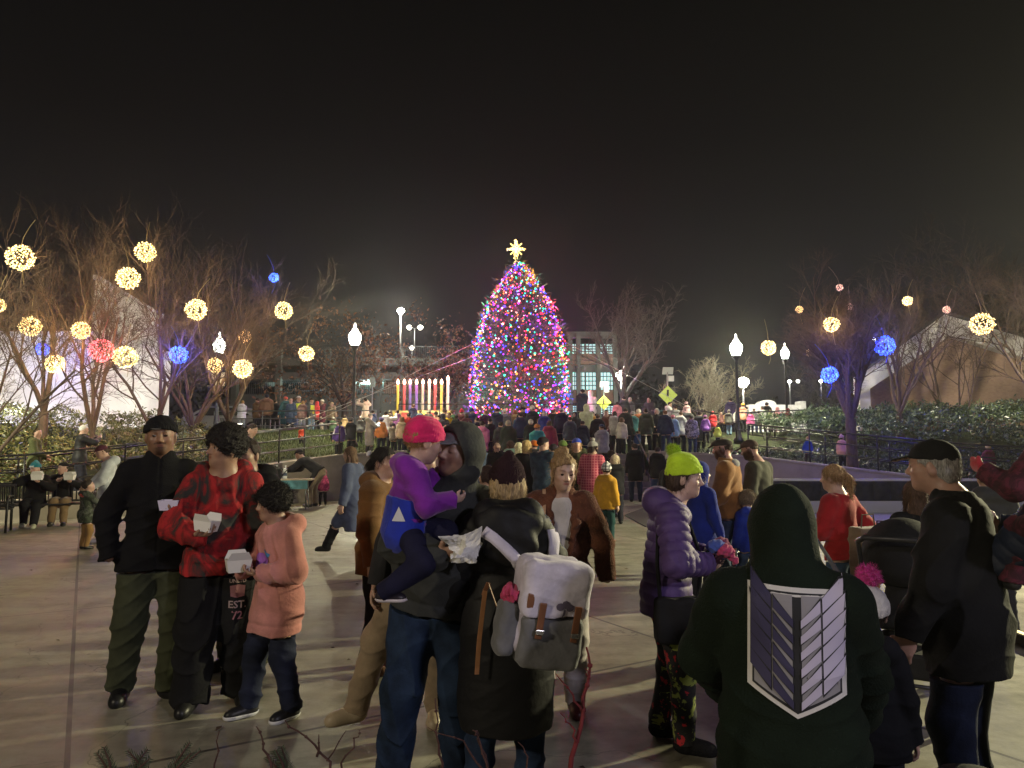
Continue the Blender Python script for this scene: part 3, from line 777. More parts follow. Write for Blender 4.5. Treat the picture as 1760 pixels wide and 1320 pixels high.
def lamp_light(name, loc, energy, col, rad=.15, spot=None, aim=None, parent=None, blend=.5):
    l = bpy.data.lights.new(name, 'SPOT' if spot else 'POINT'); l.energy = energy; l.color = col; l.shadow_soft_size = rad
    o = bpy.data.objects.new(name, l); link(o); o.location = loc
    if spot:
        l.spot_size = math.radians(spot); l.spot_blend = blend
        o.rotation_euler = (Vector(aim) - Vector(loc)).to_track_quat('-Z', 'Y').to_euler()
    return o
# ------------------------------------------------------------------ ground levels
LEFT = [(-30, 9.5, .0), (-16, 13.2, .12), (-10.5, 15.4, .35), (-5.2, 21.7, 1.25), (-3.4, 23.0, 1.36)]
RIGHT = [(4.4, 23.0, 1.36), (7.2, 21.8, 1.22), (11.5, 18.6, .62), (16, 15.2, .25), (30, 8.5, .0)]
FRONT = LEFT + RIGHT
def seg_info(x, y, poly):
    best = None
    for (x0, y0, z0), (x1, y1, z1) in zip(poly[:-1], poly[1:]):
        dx, dy = x1 - x0, y1 - y0; L2 = dx * dx + dy * dy
        t = max(0, min(1, ((x - x0) * dx + (y - y0) * dy) / L2))
        px, py = x0 + t * dx, y0 + t * dy; d = math.hypot(x - px, y - py)
        sgn = (dx * (y - y0) - dy * (x - x0))
        if best is None or d < best[0] - 1e-6: best = (d, sgn > 0, z0 + t * (z1 - z0))
    return best
def sst(t): t = max(0, min(1, t)); return t * t * (3 - 2 * t)
STAIR_X = (-3.4, 4.4)
def gz(x, y):
    if STAIR_X[0] <= x <= STAIR_X[1] and y < 31:
        if y < 21.8: return 0.0
        return min(1.36, (math.floor((y - 21.8) / .42) + 1) * .17)
    d, beh, z = seg_info(x, y, FRONT)
    if not beh: return 0.0
    if -3.4 < x < 7.2: return z + (1.36 - z) * sst(d / 2) + .84 * sst((y - 29.5) / 3)
    return z + (2.2 - z) * sst((d - 1.9) / 5.5)
# plaza slab: cast concrete with joints, stains and cracks
m, nt, b = _new('plaza_concrete'); L = nt.links.new
tc = N(nt, 'ShaderNodeTexCoord'); co_ = tc.outputs['Object']
n1 = N(nt, 'ShaderNodeTexNoise', Scale=.55, Detail=10.0, Roughness=.62, Distortion=.6); L(co_, n1.inputs['Vector'])
n2 = N(nt, 'ShaderNodeTexNoise', Scale=4.0, Detail=8.0, Roughness=.7); L(co_, n2.inputs['Vector'])
mp = N(nt, 'ShaderNodeMapping'); mp.inputs['Scale'].default_value = (.25, 2.4, 1); mp.inputs['Rotation'].default_value = (0, 0, .25); L(co_, mp.inputs['Vector'])
n3 = N(nt, 'ShaderNodeTexNoise', Scale=1.3, Detail=6.0, Roughness=.6); L(mp.outputs[0], n3.inputs['Vector'])
r1 = ramp(nt, [(.30, (.175, .163, .125)), (.5, (.29, .274, .218)), (.72, (.39, .37, .30))]); L(n1.outputs['Fac'], r1.inputs['Fac'])
r2 = ramp(nt, [(.34, (.48, .48, .47)), (.56, (1, 1, 1)), (.8, (1.12, 1.12, 1.1))]); L(n2.outputs['Fac'], r2.inputs['Fac'])
r3 = ramp(nt, [(.34, (.55, .53, .50)), (.6, (1, 1, 1))]); L(n3.outputs['Fac'], r3.inputs['Fac'])
mx = N(nt, 'ShaderNodeMix', data_type='RGBA', blend_type='MULTIPLY'); mx.inputs[0].default_value = .8; L(r1.outputs[0], mx.inputs[6]); L(r2.outputs[0], mx.inputs[7])
mx2 = N(nt, 'ShaderNodeMix', data_type='RGBA', blend_type='MULTIPLY'); mx2.inputs[0].default_value = .75; L(mx.outputs[2], mx2.inputs[6]); L(r3.outputs[0], mx2.inputs[7])
# joints every 4.2 m, skewed to the view
mj = N(nt, 'ShaderNodeMapping'); mj.inputs['Rotation'].default_value = (0, 0, math.radians(-31)); L(co_, mj.inputs['Vector'])
sx = N(nt, 'ShaderNodeSeparateXYZ'); L(mj.outputs[0], sx.inputs[0])
def joint(sock, period):
    a = N(nt, 'ShaderNodeMath', operation='PINGPONG'); a.inputs[1].default_value = period / 2; L(sock, a.inputs[0])
    c = N(nt, 'ShaderNodeMath', operation='LESS_THAN'); c.inputs[1].default_value = .014; L(a.outputs[0], c.inputs[0]); return c.outputs[0]
jm = N(nt, 'ShaderNodeMath', operation='MAXIMUM'); L(joint(sx.outputs['X'], 4.2), jm.inputs[0]); L(joint(sx.outputs['Y'], 4.2), jm.inputs[1])
vo = N(nt, 'ShaderNodeTexVoronoi', Scale=.42, feature='DISTANCE_TO_EDGE'); nd = N(nt, 'ShaderNodeTexNoise', Scale=2.0, Detail=5.0); L(co_, nd.inputs['Vector'])
vm = N(nt, 'ShaderNodeVectorMath', operation='MULTIPLY_ADD'); vm.inputs[1].default_value = (.8, .8, .8); L(nd.outputs['Color'], vm.inputs[0]); L(co_, vm.inputs[2]); L(vm.outputs[0], vo.inputs['Vector'])
cr = N(nt, 'ShaderNodeMath', operation='LESS_THAN'); cr.inputs[1].default_value = .0022; L(vo.outputs['Distance'], cr.inputs[0])
cm = N(nt, 'ShaderNodeMath', operation='MULTIPLY'); cm.inputs[1].default_value = .6; L(cr.outputs[0], cm.inputs[0])
jx = N(nt, 'ShaderNodeMath', operation='MAXIMUM'); L(jm.outputs[0], jx.inputs[0]); L(cm.outputs[0], jx.inputs[1])
mx3 = N(nt, 'ShaderNodeMix', data_type='RGBA'); L(jx.outputs[0], mx3.inputs[0]); L(mx2.outputs[2], mx3.inputs[6]); mx3.inputs[7].default_value = (.05, .045, .04, 1)
# small spots: gum and litter stains
vs = N(nt, 'ShaderNodeTexVoronoi', Scale=3.4); vs.inputs['Randomness'].default_value = 1; L(co_, vs.inputs['Vector'])
ls = N(nt, 'ShaderNodeMath', operation='LESS_THAN'); ls.inputs[1].default_value = .06; L(vs.outputs['Distance'], ls.inputs[0])
lm = N(nt, 'ShaderNodeMath', operation='MULTIPLY'); lm.inputs[1].default_value = .55; L(ls.outputs[0], lm.inputs[0])
mx4 = N(nt, 'ShaderNodeMix', data_type='RGBA'); L(lm.outputs[0], mx4.inputs[0]); L(mx3.outputs[2], mx4.inputs[6]); mx4.inputs[7].default_value = (.07, .06, .05, 1)
L(mx4.outputs[2], b.inputs['Base Color'])
rr = ramp(nt, [(.3, (.42, .42, .42)), (.7, (.72, .72, .72))]); L(n1.outputs['Fac'], rr.inputs['Fac']); L(rr.outputs[0], b.inputs['Roughness'])
bp = N(nt, 'ShaderNodeBump', Strength=.25, Distance=.02); L(n2.outputs['Fac'], bp.inputs['Height']); L(bp.outputs[0], b.inputs['Normal'])
PLAZA = m
mb = MB(); mb.poly([(-60, -40, 0), (60, -40, 0), (60, 24, 0), (-60, 24, 0)], [(0, 1, 2, 3)]); tag(mb.build('plaza_pavement', PLAZA), kind='structure')
mb = MB(); mb.poly([(-900, -500, -.12), (900, -500, -.12), (900, 1500, -.12), (-900, 1500, -.12)], [(0, 1, 2, 3)]); tag(mb.build('ground', mat('concrete', (.06, .06, .055))), kind='structure')
# upper ground and street
mb = MB(); mb.poly([(-300, 35.2, 2.19), (300, 35.2, 2.19), (300, 600, 2.19), (-300, 600, 2.19)], [(0, 1, 2, 3)]); tag(mb.build('upper_street', mat('concrete', (.07, .07, .07), scale=.4)), kind='structure')
# banks: grid behind the front line
xs = np.arange(-46, 46.01, .5); ys = np.arange(8, 35.6, .5)
idx = {}; V = []; Q = []
for i, x in enumerate(xs):
    for j, y in enumerate(ys):
        if STAIR_X[0] < x < STAIR_X[1] and y < 31: continue
        d, beh, z = seg_info(x, y, FRONT)
        if beh or d < .05:
            idx[i, j] = len(V); V.append((x, y, gz(x, y) + .03 * math.sin(x * 2.1) * math.cos(y * 1.7) * (d > 3)))
for (i, j) in list(idx):
    k = [(i, j), (i + 1, j), (i + 1, j + 1), (i, j + 1)]
    if all(q in idx for q in k): Q.append([idx[q] for q in k])
m, nt, b = _new('lawn'); L = nt.links.new
tc = N(nt, 'ShaderNodeTexCoord'); n = N(nt, 'ShaderNodeTexNoise', Scale=1.6, Detail=8.0, Roughness=.7); L(tc.outputs['Object'], n.inputs['Vector'])
r = ramp(nt, [(.35, (.020, .018, .010)), (.5, (.030, .042, .014)), (.65, (.055, .075, .022))]); L(n.outputs['Fac'], r.inputs['Fac']); L(r.outputs[0], b.inputs['Base Color']); b.inputs['Roughness'].default_value = .95
LAWN = m
me = mesh_np('grass_bank', V, Q); me.materials.append(LAWN); tag(link(bpy.data.objects.new('bank_ground', me)), kind='structure')
# ramp walkways (strip 1.8 m wide behind the front line) and their concrete walls
CONC = mat('concrete', (.30, .26, .22), scale=.9)
def offs(poly, o):
    out = []
    for i, p in enumerate(poly):
        a = poly[max(i - 1, 0)]; c = poly[min(i + 1, len(poly) - 1)]
        dx, dy = c[0] - a[0], c[1] - a[1]; l = math.hypot(dx, dy); out.append((p[0] - dy / l * o, p[1] + dx / l * o, p[2]))
    return out
for poly, nm in ((LEFT, 'ramp_path'), (RIGHT, 'ramp_path')):
    A = [(x, y, z + .012) for x, y, z in offs(poly, .12)]; Bk = [(x, y, z + .02) for x, y, z in offs(poly, 1.85)]
    mb = MB()
    for i in range(len(poly) - 1): mb.poly([A[i], A[i + 1], Bk[i + 1], Bk[i]], [(0, 1, 2, 3)])
    tag(mb.build(nm, mat('concrete', (.22, .20, .17))), kind='structure')
def wall_along(poly, thick, top, label, cat='wall', name='retaining_wall', bottom=-.1, cap=True):
    mb = MB(); mc = MB(); A = poly; Bk = offs(poly, thick)
    for i in range(len(poly) - 1):
        a, c, e, g = A[i], A[i + 1], Bk[i + 1], Bk[i]
        za, zc = a[2] + top, c[2] + top
        mb.poly([(a[0], a[1], bottom), (c[0], c[1], bottom), (e[0], e[1], bottom), (g[0], g[1], bottom), (a[0], a[1], za), (c[0], c[1], zc), (e[0], e[1], zc), (g[0], g[1], za)],
                [(0, 1, 5, 4), (1, 2, 6, 5), (2, 3, 7, 6), (3, 0, 4, 7), (4, 5, 6, 7)])
        mc.bar((a[0] * .5 + g[0] * .5, a[1] * .5 + g[1] * .5, za + .028), (c[0] * .5 + e[0] * .5, c[1] * .5 + e[1] * .5, zc + .028), thick + .05, .05)
    o = mb.build(name, CONC); tag(o, label, cat)
    if cap: mc.build('coping', mat('concrete', (.36, .33, .28)), o)
    return o
wall_along(LEFT[1:], .2, .08, 'low concrete ramp wall rising behind the bench and folding table', 'wall')
wall_along(RIGHT[:-1], .2, .08, 'low concrete ramp wall descending behind the rink barrier', 'wall')
# stairs
mb = MB()
for i in range(8):
    y0 = 21.8 + .42 * i
    mb.box(((STAIR_X[0] + STAIR_X[1]) / 2, (y0 + 31) / 2, .17 * i + .085 - .001 * i), (STAIR_X[1] - STAIR_X[0] - .004 * i, 31 - y0, .17))
tag(mb.build('plaza_steps', mat('concrete', (.27, .24, .2)), bevel=.01), kind='structure')
# stage terrace with white front wall, railing on top
wh = mat('concrete', (.62, .60, .58), scale=2.0)
mb = MB(); mb.box((.4, 34.0, 1.78), (11.0, 5.6, .84)); tag(mb.build('stage_terrace', mat('concrete', (.3, .28, .26))), kind='structure')
o = empty('stage_wall', (.4, 31.0, 1.3)); tag(o, 'low white planter wall in front of the lit christmas tree', 'wall')
mb = MB(); mb.box((0, 0, .62), (11.2, .3, 1.24)); mb.build('wall_face', wh, o, bevel=.02)
mb = MB(); mb.box((0, -.03, 1.285), (11.3, .42, .09)); mb.build('coping', mat('concrete', (.7, .68, .66)), o, bevel=.01)
# ------------------------------------------------------------------ railings
BLK = mat('metal', (.018, .018, .02), metal=.3, rough=.4); GREY = mat('metal', (.25, .26, .27), metal=.8, rough=.4)
def railing(pts, label, h=.95, bars=3, step=1.9, m=BLK, r=.024, group=None):
    base = Vector(pts[0]); root = empty('railing', base); tag(root, label, 'railing', group)
    P = [Vector(p) - base for p in pts]
    for k in range(bars):
        z = h * (k + 1) / bars if bars > 1 else h
        mb = MB(); mb.tube([p + Vector((0, 0, z)) for p in P], r if k == bars - 1 else r * .75, 8); mb.build('top_rail' if k == bars - 1 else 'rail', m, root, True)
    for a, c in zip(P[:-1], P[1:]):
        n = max(1, round((c - a).length / step))
        for i in range(n + (c == P[-1])):
            p = a.lerp(c, i / n); mb = MB(); mb.tube([p - Vector((0, 0, .05)), p + Vector((0, 0, h))], r, 8); mb.build('post', m, root, True)
    return root
up = lambda P, dz=0: [(x, y, z + dz) for x, y, z in P]
railing(up(offs(LEFT[1:4], .1), .13), 'black railing along the front of the ramp behind the bench')
railing(up(offs(LEFT[1:4], 1.95), .02), 'black railing at the back of the left ramp beside the hedge')
railing(up(offs(RIGHT[1:4], .1), .13), 'black railing along the ramp in front of the blue lit bank')
railing(up(offs(RIGHT[1:4], 1.95), .02), 'black railing at the back of the right ramp below the hedge')
railing([(4.3, 21.6, .0), (4.3, 22.0, .05), (4.3, 25.3, 1.36), (4.3, 26.2, 1.36)], 'dark stair handrail sloping down to the plaza beside the steps', .92, 2, 1.6)
railing([(-13.0, 31.0, 2.2), (-6.4, 30.2, 2.2), (-5.6, 29.2, 2.15)], 'grey pipe railing in front of the people on the upper walk', .95, 3, 2.2, GREY)
railing([(-4.9, 30.7, 2.6), (5.7, 30.7, 2.6)], 'thin dark railing on the white wall before the christmas tree', .85, 2, 1.7, BLK, .02)
railing([(6.0, 30.6, 2.2), (7.6, 28.5, 2.1), (7.8, 26.8, 1.9)], 'black railing around the upper walk beside the second crosswalk sign', .95, 3, 1.6)
railing([(8.2, 26.0, 1.9), (11.6, 27.6, 2.1)], 'black railing in front of the queue by the tall lamp post', .95, 3, 1.6)
# ------------------------------------------------------------------ bare trees
def bare_tree(label, base, height, spread, seed, col=(.10, .065, .045), stems=4, trunk_h=.9, r0=.10, dens=1.0, lean=(0, 0), group='bare winter trees', twig_r=.0042, wood=None):
    rn = random.Random(seed); root = empty('bare_tree', base); tag(root, label, 'tree', group)
    bark = wood or mat('bark', col); tk = MB(); tw = MB(); twl = []
    def rv(s): return Vector((rn.gauss(0, s), rn.gauss(0, s), rn.gauss(0, s)))
    def grow(p, d, L, r, lvl, mbx):
        n = 4 if lvl < 2 else 3; pts = [p]; rr = [r]; q = p; dd = d.copy(); kids = []
        for i in range(n):
            dd = (dd + rv(.10 + .03 * lvl) + Vector((0, 0, .06 if lvl < 3 else .02))).normalized(); q = q + dd * (L / n); pts.append(q); rr.append(r * (1 - .52 * (i + 1) / n)); kids.append((q, dd.copy(), rr[-1]))
        (tk if lvl < 2 else tw).tube(pts, rr, 7 if lvl == 0 else 5 if lvl == 1 else 4 if lvl == 2 else 3, cap=False)
        if lvl >= 4: return
        cnt = {0: 5, 1: 6, 2: 5, 3: 4}[lvl]; cnt = max(2, round(cnt * dens))
        for i in range(cnt):
            t = .25 + .75 * (i + rn.random()) / cnt; k = min(int(t * n), n - 1); pq, pd, pr = kids[k]
            pq = pts[k].lerp(pts[k + 1], t * n - k if t * n - k <= 1 else 1)
            az = rn.uniform(0, 2 * PI); side = pd.orthogonal().normalized(); side = Matrix.Rotation(az, 3, pd) @ side
            nd = (pd + side * rn.uniform(.45, .85) * spread + Vector((0, 0, .12))).normalized()
            grow(pq, nd, L * rn.uniform(.42, .66), max(pr * .62, twig_r), lvl + 1, tw)
    th = trunk_h; top = Vector((lean[0], lean[1], th))
    if th > .05: tk.tube([(0, 0, -.15), (lean[0] * .3, lean[1] * .3, th * .4), top], [r0 * 1.35, r0 * 1.08, r0], 9, cap=False)
    for s_ in range(stems):
        az = 2 * PI * (s_ + rn.uniform(-.25, .25)) / stems; tilt = rn.uniform(.28, .62) * spread
        d = Vector((math.cos(az) * tilt, math.sin(az) * tilt, 1)).normalized()
        b0 = top if th > .05 else Vector((math.cos(az) * .15, math.sin(az) * .15, -.1))
        grow(b0 - d * .03, d, (height - th) * rn.uniform(.52, .68), r0 * rn.uniform(.55, .75), 0, tk)
    tk.build('trunk', bark, root, True); tw.build('crown', bark, root, True); return root
BR = (.085, .058, .043)
# left grove: trunk px, base py, depth, height
for i, (px, Y, hgt, st, th, r0, dn, lab) in enumerate([
    (-30, 16.5, 6.9, 4, .5, .085, 1.0, 'bare tree at the left edge leaning in front of the smooth pale wall'),
    (75, 19.5, 6.1, 3, 1.3, .11, .95, 'bare tree with a thick trunk before the lavender wall'),
    (160, 19.8, 6.9, 3, .9, .11, .95, 'bare forked tree holding the red light ball'),
    (268, 21.5, 6.9, 4, .6, .09, 1.0, 'bare many stemmed tree beside the corrugated white building'),
    (332, 22.5, 5.6, 5, .7, .10, .9, 'bare tree lit violet by the blue light ball'),
    (393, 23.5, 6.4, 5, .9, .10, 1.1, 'bare spreading tree with pale stems hung with warm light balls'),
    (215, 28.5, 8.6, 5, .8, .12, .95, 'tall bare tree behind the grove against the night sky')]):
    x = at(px, 720, Y).x; bare_tree(lab, (x, Y, gz(x, Y)), hgt, 1.0, 40 + i, BR, st, th, r0, dn)
for i, (px, Y, hgt, st, th, r0, dn, lab) in enumerate([
    (1462, 20.5, 5.6, 6, 1.5, .14, 1.15, 'bare tree with a violet lit trunk standing on the ivy bank'),
    (1547, 24.5, 5.6, 5, .8, .11, .85, 'bare dark stemmed tree holding the upper blue light ball'),
    (1645, 25.5, 5.4, 4, .0, .07, .7, 'slender bare tree casting shadows on the brick gable'),
    (1800, 23.0, 6.6, 5, .5, .10, .95, 'bare tree at the right edge reaching over the gable')]):
    x = at(px, 720, Y).x; bare_tree(lab, (x, Y, gz(x, Y)), hgt, 1.1, 60 + i, (.105, .072, .055), st, th, r0, dn)
bare_tree('large bare tree beside the round lamp behind the crosswalk sign', (at(1072, 700, 39).x, 39, 2.2), 8.4, 1.15, 81, (.12, .10, .085), 4, 2.0, .2, 1.05, twig_r=.011)
bare_tree('small pale bare shrub tree lit by the round lamp behind the queue', (at(1218, 700, 40).x, 40, 2.2), 4.6, 1.3, 82, (.30, .27, .18), 7, .1, .07, .9, twig_r=.011)
bare_tree('small bare tree in the dark beside the white sign wall', (at(1420, 700, 46).x, 46, 2.2), 4.8, 1.2, 83, (.10, .09, .08), 5, .4, .08, .9, twig_r=.012)
bare_tree('dark bare tree rising behind the brick gable', (at(1580, 700, 38).x, 38, 2.2), 9.6, 1.0, 84, (.06, .045, .04), 5, 2, .15, 1.0, twig_r=.011)
bare_tree('dark bare tree far behind the gable at the photo edge', (at(1725, 700, 36).x, 36, 2.2), 10.0, 1.0, 85, (.06, .045, .04), 5, 2, .15, 1.0, twig_r=.011)
# ------------------------------------------------------------------ leaves
def leaf_cloud(name, pts_fn, n, size, m, parent=None, seed=0, droop=.5, aspect=.3):
    rs = np.random.RandomState(seed); P, Nn = pts_fn(rs, n)
    n = len(P); D = Nn + rs.normal(size=(n, 3)) * .7; D[:, 2] -= droop; D /= np.linalg.norm(D, axis=1)[:, None]
    S = np.cross(D, rs.normal(size=(n, 3)) * .4 + Nn); S /= np.linalg.norm(S, axis=1)[:, None] + 1e-6
    l = size * rs.uniform(.6, 1.3, (n, 1)); w = l * aspect * .5
    V = np.stack([P, P + D * l * .45 + S * w, P + D * l, P + D * l * .45 - S * w], 1).reshape(-1, 3)
    me = mesh_np(name, V, np.arange(4 * n).reshape(-1, 4), False); me.materials.append(m)
    return link(bpy.data.objects.new(name, me), parent)
def hedge(label, xr, yr, inside, hfun, n, m, seed, size=.13, group=None):
    root = empty('hedge', ((xr[0] + xr[1]) / 2, (yr[0] + yr[1]) / 2, 0)); tag(root, label, 'hedge', group); o = root.location
    def pts(rs, n):
        P, Nn = [], []
        cx = rs.uniform(xr[0], xr[1], n * 3); cy = rs.uniform(yr[0], yr[1], n * 3)
        for x, y in zip(cx, cy):
            if not inside(x, y): continue
            hh = hfun(x, y) * (.80 + .26 * math.sin(x * 3.1 + 1.3 * math.sin(y * 2.3)) * math.cos(y * 2.7 + x) + .14 * math.sin(x * 7.7) * math.sin(y * 8.3))
            if math.sin(x * 5.3 + y * 2.1) * math.sin(y * 4.7 - x * 1.9) > .82 and rs.rand() < .7: continue
            u = 1 - abs(rs.normal(0, .18))
            P.append((x - o.x, y - o.y, gz(x, y) + hh * max(u, .1))); Nn.append((rs.normal() * .5, -.5 + rs.normal() * .4, .6))
            if len(P) >= n: break
        return np.array(P), np.array(Nn)
    leaf_cloud('leaves', pts, n, size, m, root, seed, .45, .34)
    # dark stems under the leaves
    mb = MB(); rn = random.Random(seed)
    for _ in range(260):
        x, y = rn.uniform(*xr), rn.uniform(*yr)
        if inside(x, y):
            z = gz(x, y); hh = hfun(x, y); mb.tube([(x - o.x, y - o.y, z - .05), (x - o.x + rn.uniform(-.15, .15), y - o.y + rn.uniform(-.15, .15), z + hh * .8)], [.015, .006], 4)
    mb.build('stems', mat('bark', (.04, .03, .02)), root)['kind'] = 'stuff'
HL = mat('leaf', (.10, .11, .035), col2=(.26, .26, .11), rough=.38); HR = mat('leaf', (.06, .10, .05), col2=(.20, .27, .15), rough=.35)
def infr(lo, hi):
    def f(x, y):
        d, beh, z = seg_info(x, y, FRONT); return beh and lo < d < hi
    return f
hedge('glossy evergreen hedge on the left bank behind the railing', (-21, -8.2), (14.5, 23.4), lambda x, y: infr(2.3, 8.5)(x, y) and x < -7.8 - (y - 18) * .28 and not (x < -12.6 and y > 21.6), lambda x, y: .8, 34000, HL, 5)
hedge('dense evergreen hedge on the right bank below the brick gable', (9.4, 24), (16, 28), lambda x, y: infr(4.4, 11)(x, y) and y < 27.6, lambda x, y: .95, 42000, HR, 6, .15)
IVY = mat('leaf', (.035, .055, .032), col2=(.10, .13, .09), rough=.35)
def ivy_pts(rs, n):
    P = []
    while len(P) < n:
        x, y = rs.uniform(6.5, 20), rs.uniform(15, 25)
        if infr(2.1, 4.8)(x, y): P.append((x, y, gz(x, y) + .03 + abs(rs.normal(0, .05))))
    return np.array(P), np.tile(np.array([0, -.3, .8]), (n, 1))
tag(leaf_cloud('ivy', ivy_pts, 14000, .10, IVY, None, 8, .2, .5), 'low ivy ground cover on the bank between the ramp and the hedge', 'ivy', kind='stuff')
def grass_pts(rs, n):
    P = []
    while len(P) < n:
        x, y = rs.uniform(-12, -2.5), rs.uniform(17, 31)
        if infr(2.0, 9)(x, y) and x > -8.6 - (y - 18) * .28: P.append((x, y, gz(x, y)))
    return np.array(P), np.tile(np.array([0, 0, 1.6]), (n, 1))
tag(leaf_cloud('grass', grass_pts, 30000, .12, mat('leaf', (.05, .075, .02), col2=(.13, .16, .05), rough=.6), None, 9, -.3, .14), 'short green grass on the left bank below the upper walk', 'grass', kind='stuff')
# oak trees that kept their brown leaves
def oak(label, base, hgt, wid, seed, n, col):
    root = bare_tree(label, base, hgt, 1.1, seed, (.07, .05, .04), 4, hgt * .28, .16, .8, group='trees with brown leaves', twig_r=.012)
    def pts(rs, n):
        c = rs.normal(size=(60, 3)) * np.array([wid * .42, wid * .3, hgt * .20]) + np.array([0, 0, hgt * .62])
        P = c[rs.randint(0, 60, n)] + rs.normal(size=(n, 3)) * wid * .085
        return P, rs.normal(size=(n, 3))
    leaf_cloud('leaves', pts, n, .22, mat('leaf', col, col2=mulc(col, 2.2), rough=.6), root, seed, .6, .5)
oak('brown leaved oak behind the tall acorn lamp before the garage', (at(592, 700, 41).x, 41, 2.2), 6.2, 5.4, 91, 3400, (.16, .075, .035))
oak('brown leaved oak behind the row of tall candles', (at(765, 700, 43).x, 43, 2.2), 6.4, 4.6, 92, 3800, (.17, .08, .045))
# ------------------------------------------------------------------ light balls
BALLCOL = {'w': ((1, .80, .40), 1.75), 'y': ((1, .86, .40), 1.9), 'b': ((.07, .22, 1.0), 1.7), 'r': ((1.0, .22, .28), 1.6), 'p': ((1, .62, .50), 1.1), 'd': ((1, .68, .32), 1.35)}
LIGHTCOL = {'w': (1, .66, .28), 'y': (1, .78, .34), 'b': (.10, .10, 1.0), 'r': (1, .10, .13), 'p': (1, .5, .4), 'd': (1, .6, .28)}
def ball(px, py, rp, Y, c, label):
    loc = at(px, py, Y); R = rp * Y / FPX; rn = random.Random(int(px * 7 + py))
    root = empty('light_ball', loc); tag(root, label, 'light ball', 'light balls hung in the bare trees')
    col, st = BALLCOL[c]; w = MB()
    for k in range(5):
        ax = Vector((rn.gauss(0, 1), rn.gauss(0, 1), rn.gauss(0, 1))).normalized(); u = ax.orthogonal().normalized(); v = ax.cross(u)
        w.tube([u * math.cos(a) * R * .94 + v * math.sin(a) * R * .94 for a in np.linspace(0, 2 * PI, 17)], .006, 4, cap=False)
    ex = rn.uniform(-.35, .35); w.tube([(0, 0, R * .9), (ex * .15, .02, R + .2), (ex * .6, .06, R + .45), (ex, .1, R + .62)], .008, 4)
    w.tube([(R * .2, 0, -R * .9), (R * .25, .02, -R - .12), (R * .1 + ex * .3, .03, -R - .22 - abs(ex) * .5)], .007, 4)
    w.build('wire_frame', mat('plain', mulc(col, .3), rough=.5), root)
    s = MB(); nb = int(max(36, min(170, 9.5 * rp))); br = max(.017, .0009 * Y * .9)
    for i in range(nb):
        z = 1 - 2 * (i + .5) / nb; a = i * 2.39996 + rn.uniform(-.25, .25); q = math.sqrt(1 - z * z); rr = R * rn.uniform(.86, 1.05)
        s.ico((q * math.cos(a) * rr, q * math.sin(a) * rr, z * rr), br * rn.uniform(.7, 1.15))
    s.build('string_lights', mat('emit', col, s=st), root)['kind'] = 'stuff'
    if c == 'b' and px > 1000: e_k = 1.15
    else: e_k = 1.0
    e = e_k * {'w': 44, 'y': 50, 'b': 130, 'r': 40, 'p': 3, 'd': 10}[c] * (R / .25) ** 2 * 2.2
    lamp_light('ball_light', loc, e, LIGHTCOL[c], R * .7)
for a in [(35, 443, 22, 15.5, 'w', 'big warm light ball highest at the left edge'), (250, 433, 17, 19.5, 'w', 'warm light ball highest in the forked tree'),
          (220, 478, 19, 18.6, 'w', 'warm light ball above the top corner of the corrugated building'), (337, 532, 18, 19.5, 'w', 'warm light ball with a cord dangling below it'),
          (52, 561, 17, 18.5, 'w', 'warm light ball before the dark gap above the smooth wall'), (139, 568, 15, 19.0, 'w', 'warm light ball left of the corner of the corrugated building'),
          (73, 600, 11, 21.0, 'b', 'small blue light ball over the smooth lavender wall'), (95, 626, 16, 18.8, 'w', 'warm light ball low on the lavender wall'),
          (175, 602, 20, 18.6, 'r', 'red light ball in the forked tree'), (216, 614, 19, 18.8, 'y', 'yellow light ball right beside the red one'),
          (307, 610, 15, 20.5, 'b', 'large blue light ball in the violet lit tree'), (488, 534, 15, 21, 'w', 'warm light ball at the outer edge of the spreading tree'),
          (471, 477, 8, 22, 'b', 'tiny blue light ball highest in the spreading tree'), (420, 578, 11, 23.5, 'd', 'dimmer small light ball in the middle of the spreading tree'),
          (370, 628, 13, 23, 'w', 'warm light ball beside the lamp post among the trees'), (417, 634, 16, 21.5, 'w', 'warm light ball just above the fork of the spreading tree'),
          (527, 608, 13, 21.5, 'w', 'warm light ball hanging lowest before the garage'), (-4, 525, 12, 17, 'w', 'warm light ball cut by the left edge'),
          (1429, 558, 13, 19.5, 'w', 'warm light ball over the violet trunk'), (1321, 598, 13, 20.0, 'w', 'warm light ball at the left tip of the blue lit tree'),
          (1688, 557, 19, 20.5, 'w', 'big warm light ball before the white gable edge'), (1520, 594, 17, 21.0, 'b', 'upper blue light ball at the gable eave'),
          (1426, 644, 14, 18.8, 'b', 'lower blue light ball over the ivy bank'), (1374, 532, 6, 22, 'd', 'tiny orange light ball at the upper left of the right hand trees'),
          (1443, 494, 5.5, 23, 'p', 'tiny pinkish light ball highest over the right bank'), (1461, 527, 5, 24, 'p', 'tiny dim pink light ball under the highest one'),
          (1560, 517, 8, 24, 'w', 'small warm light ball over the gable roof'), (1391, 606, 6, 23, 'd', 'tiny orange light ball beside the distant lamp post'),
          (1627, 532, 6, 24.5, 'p', 'small dim light ball at the gable peak')]: ball(*a)
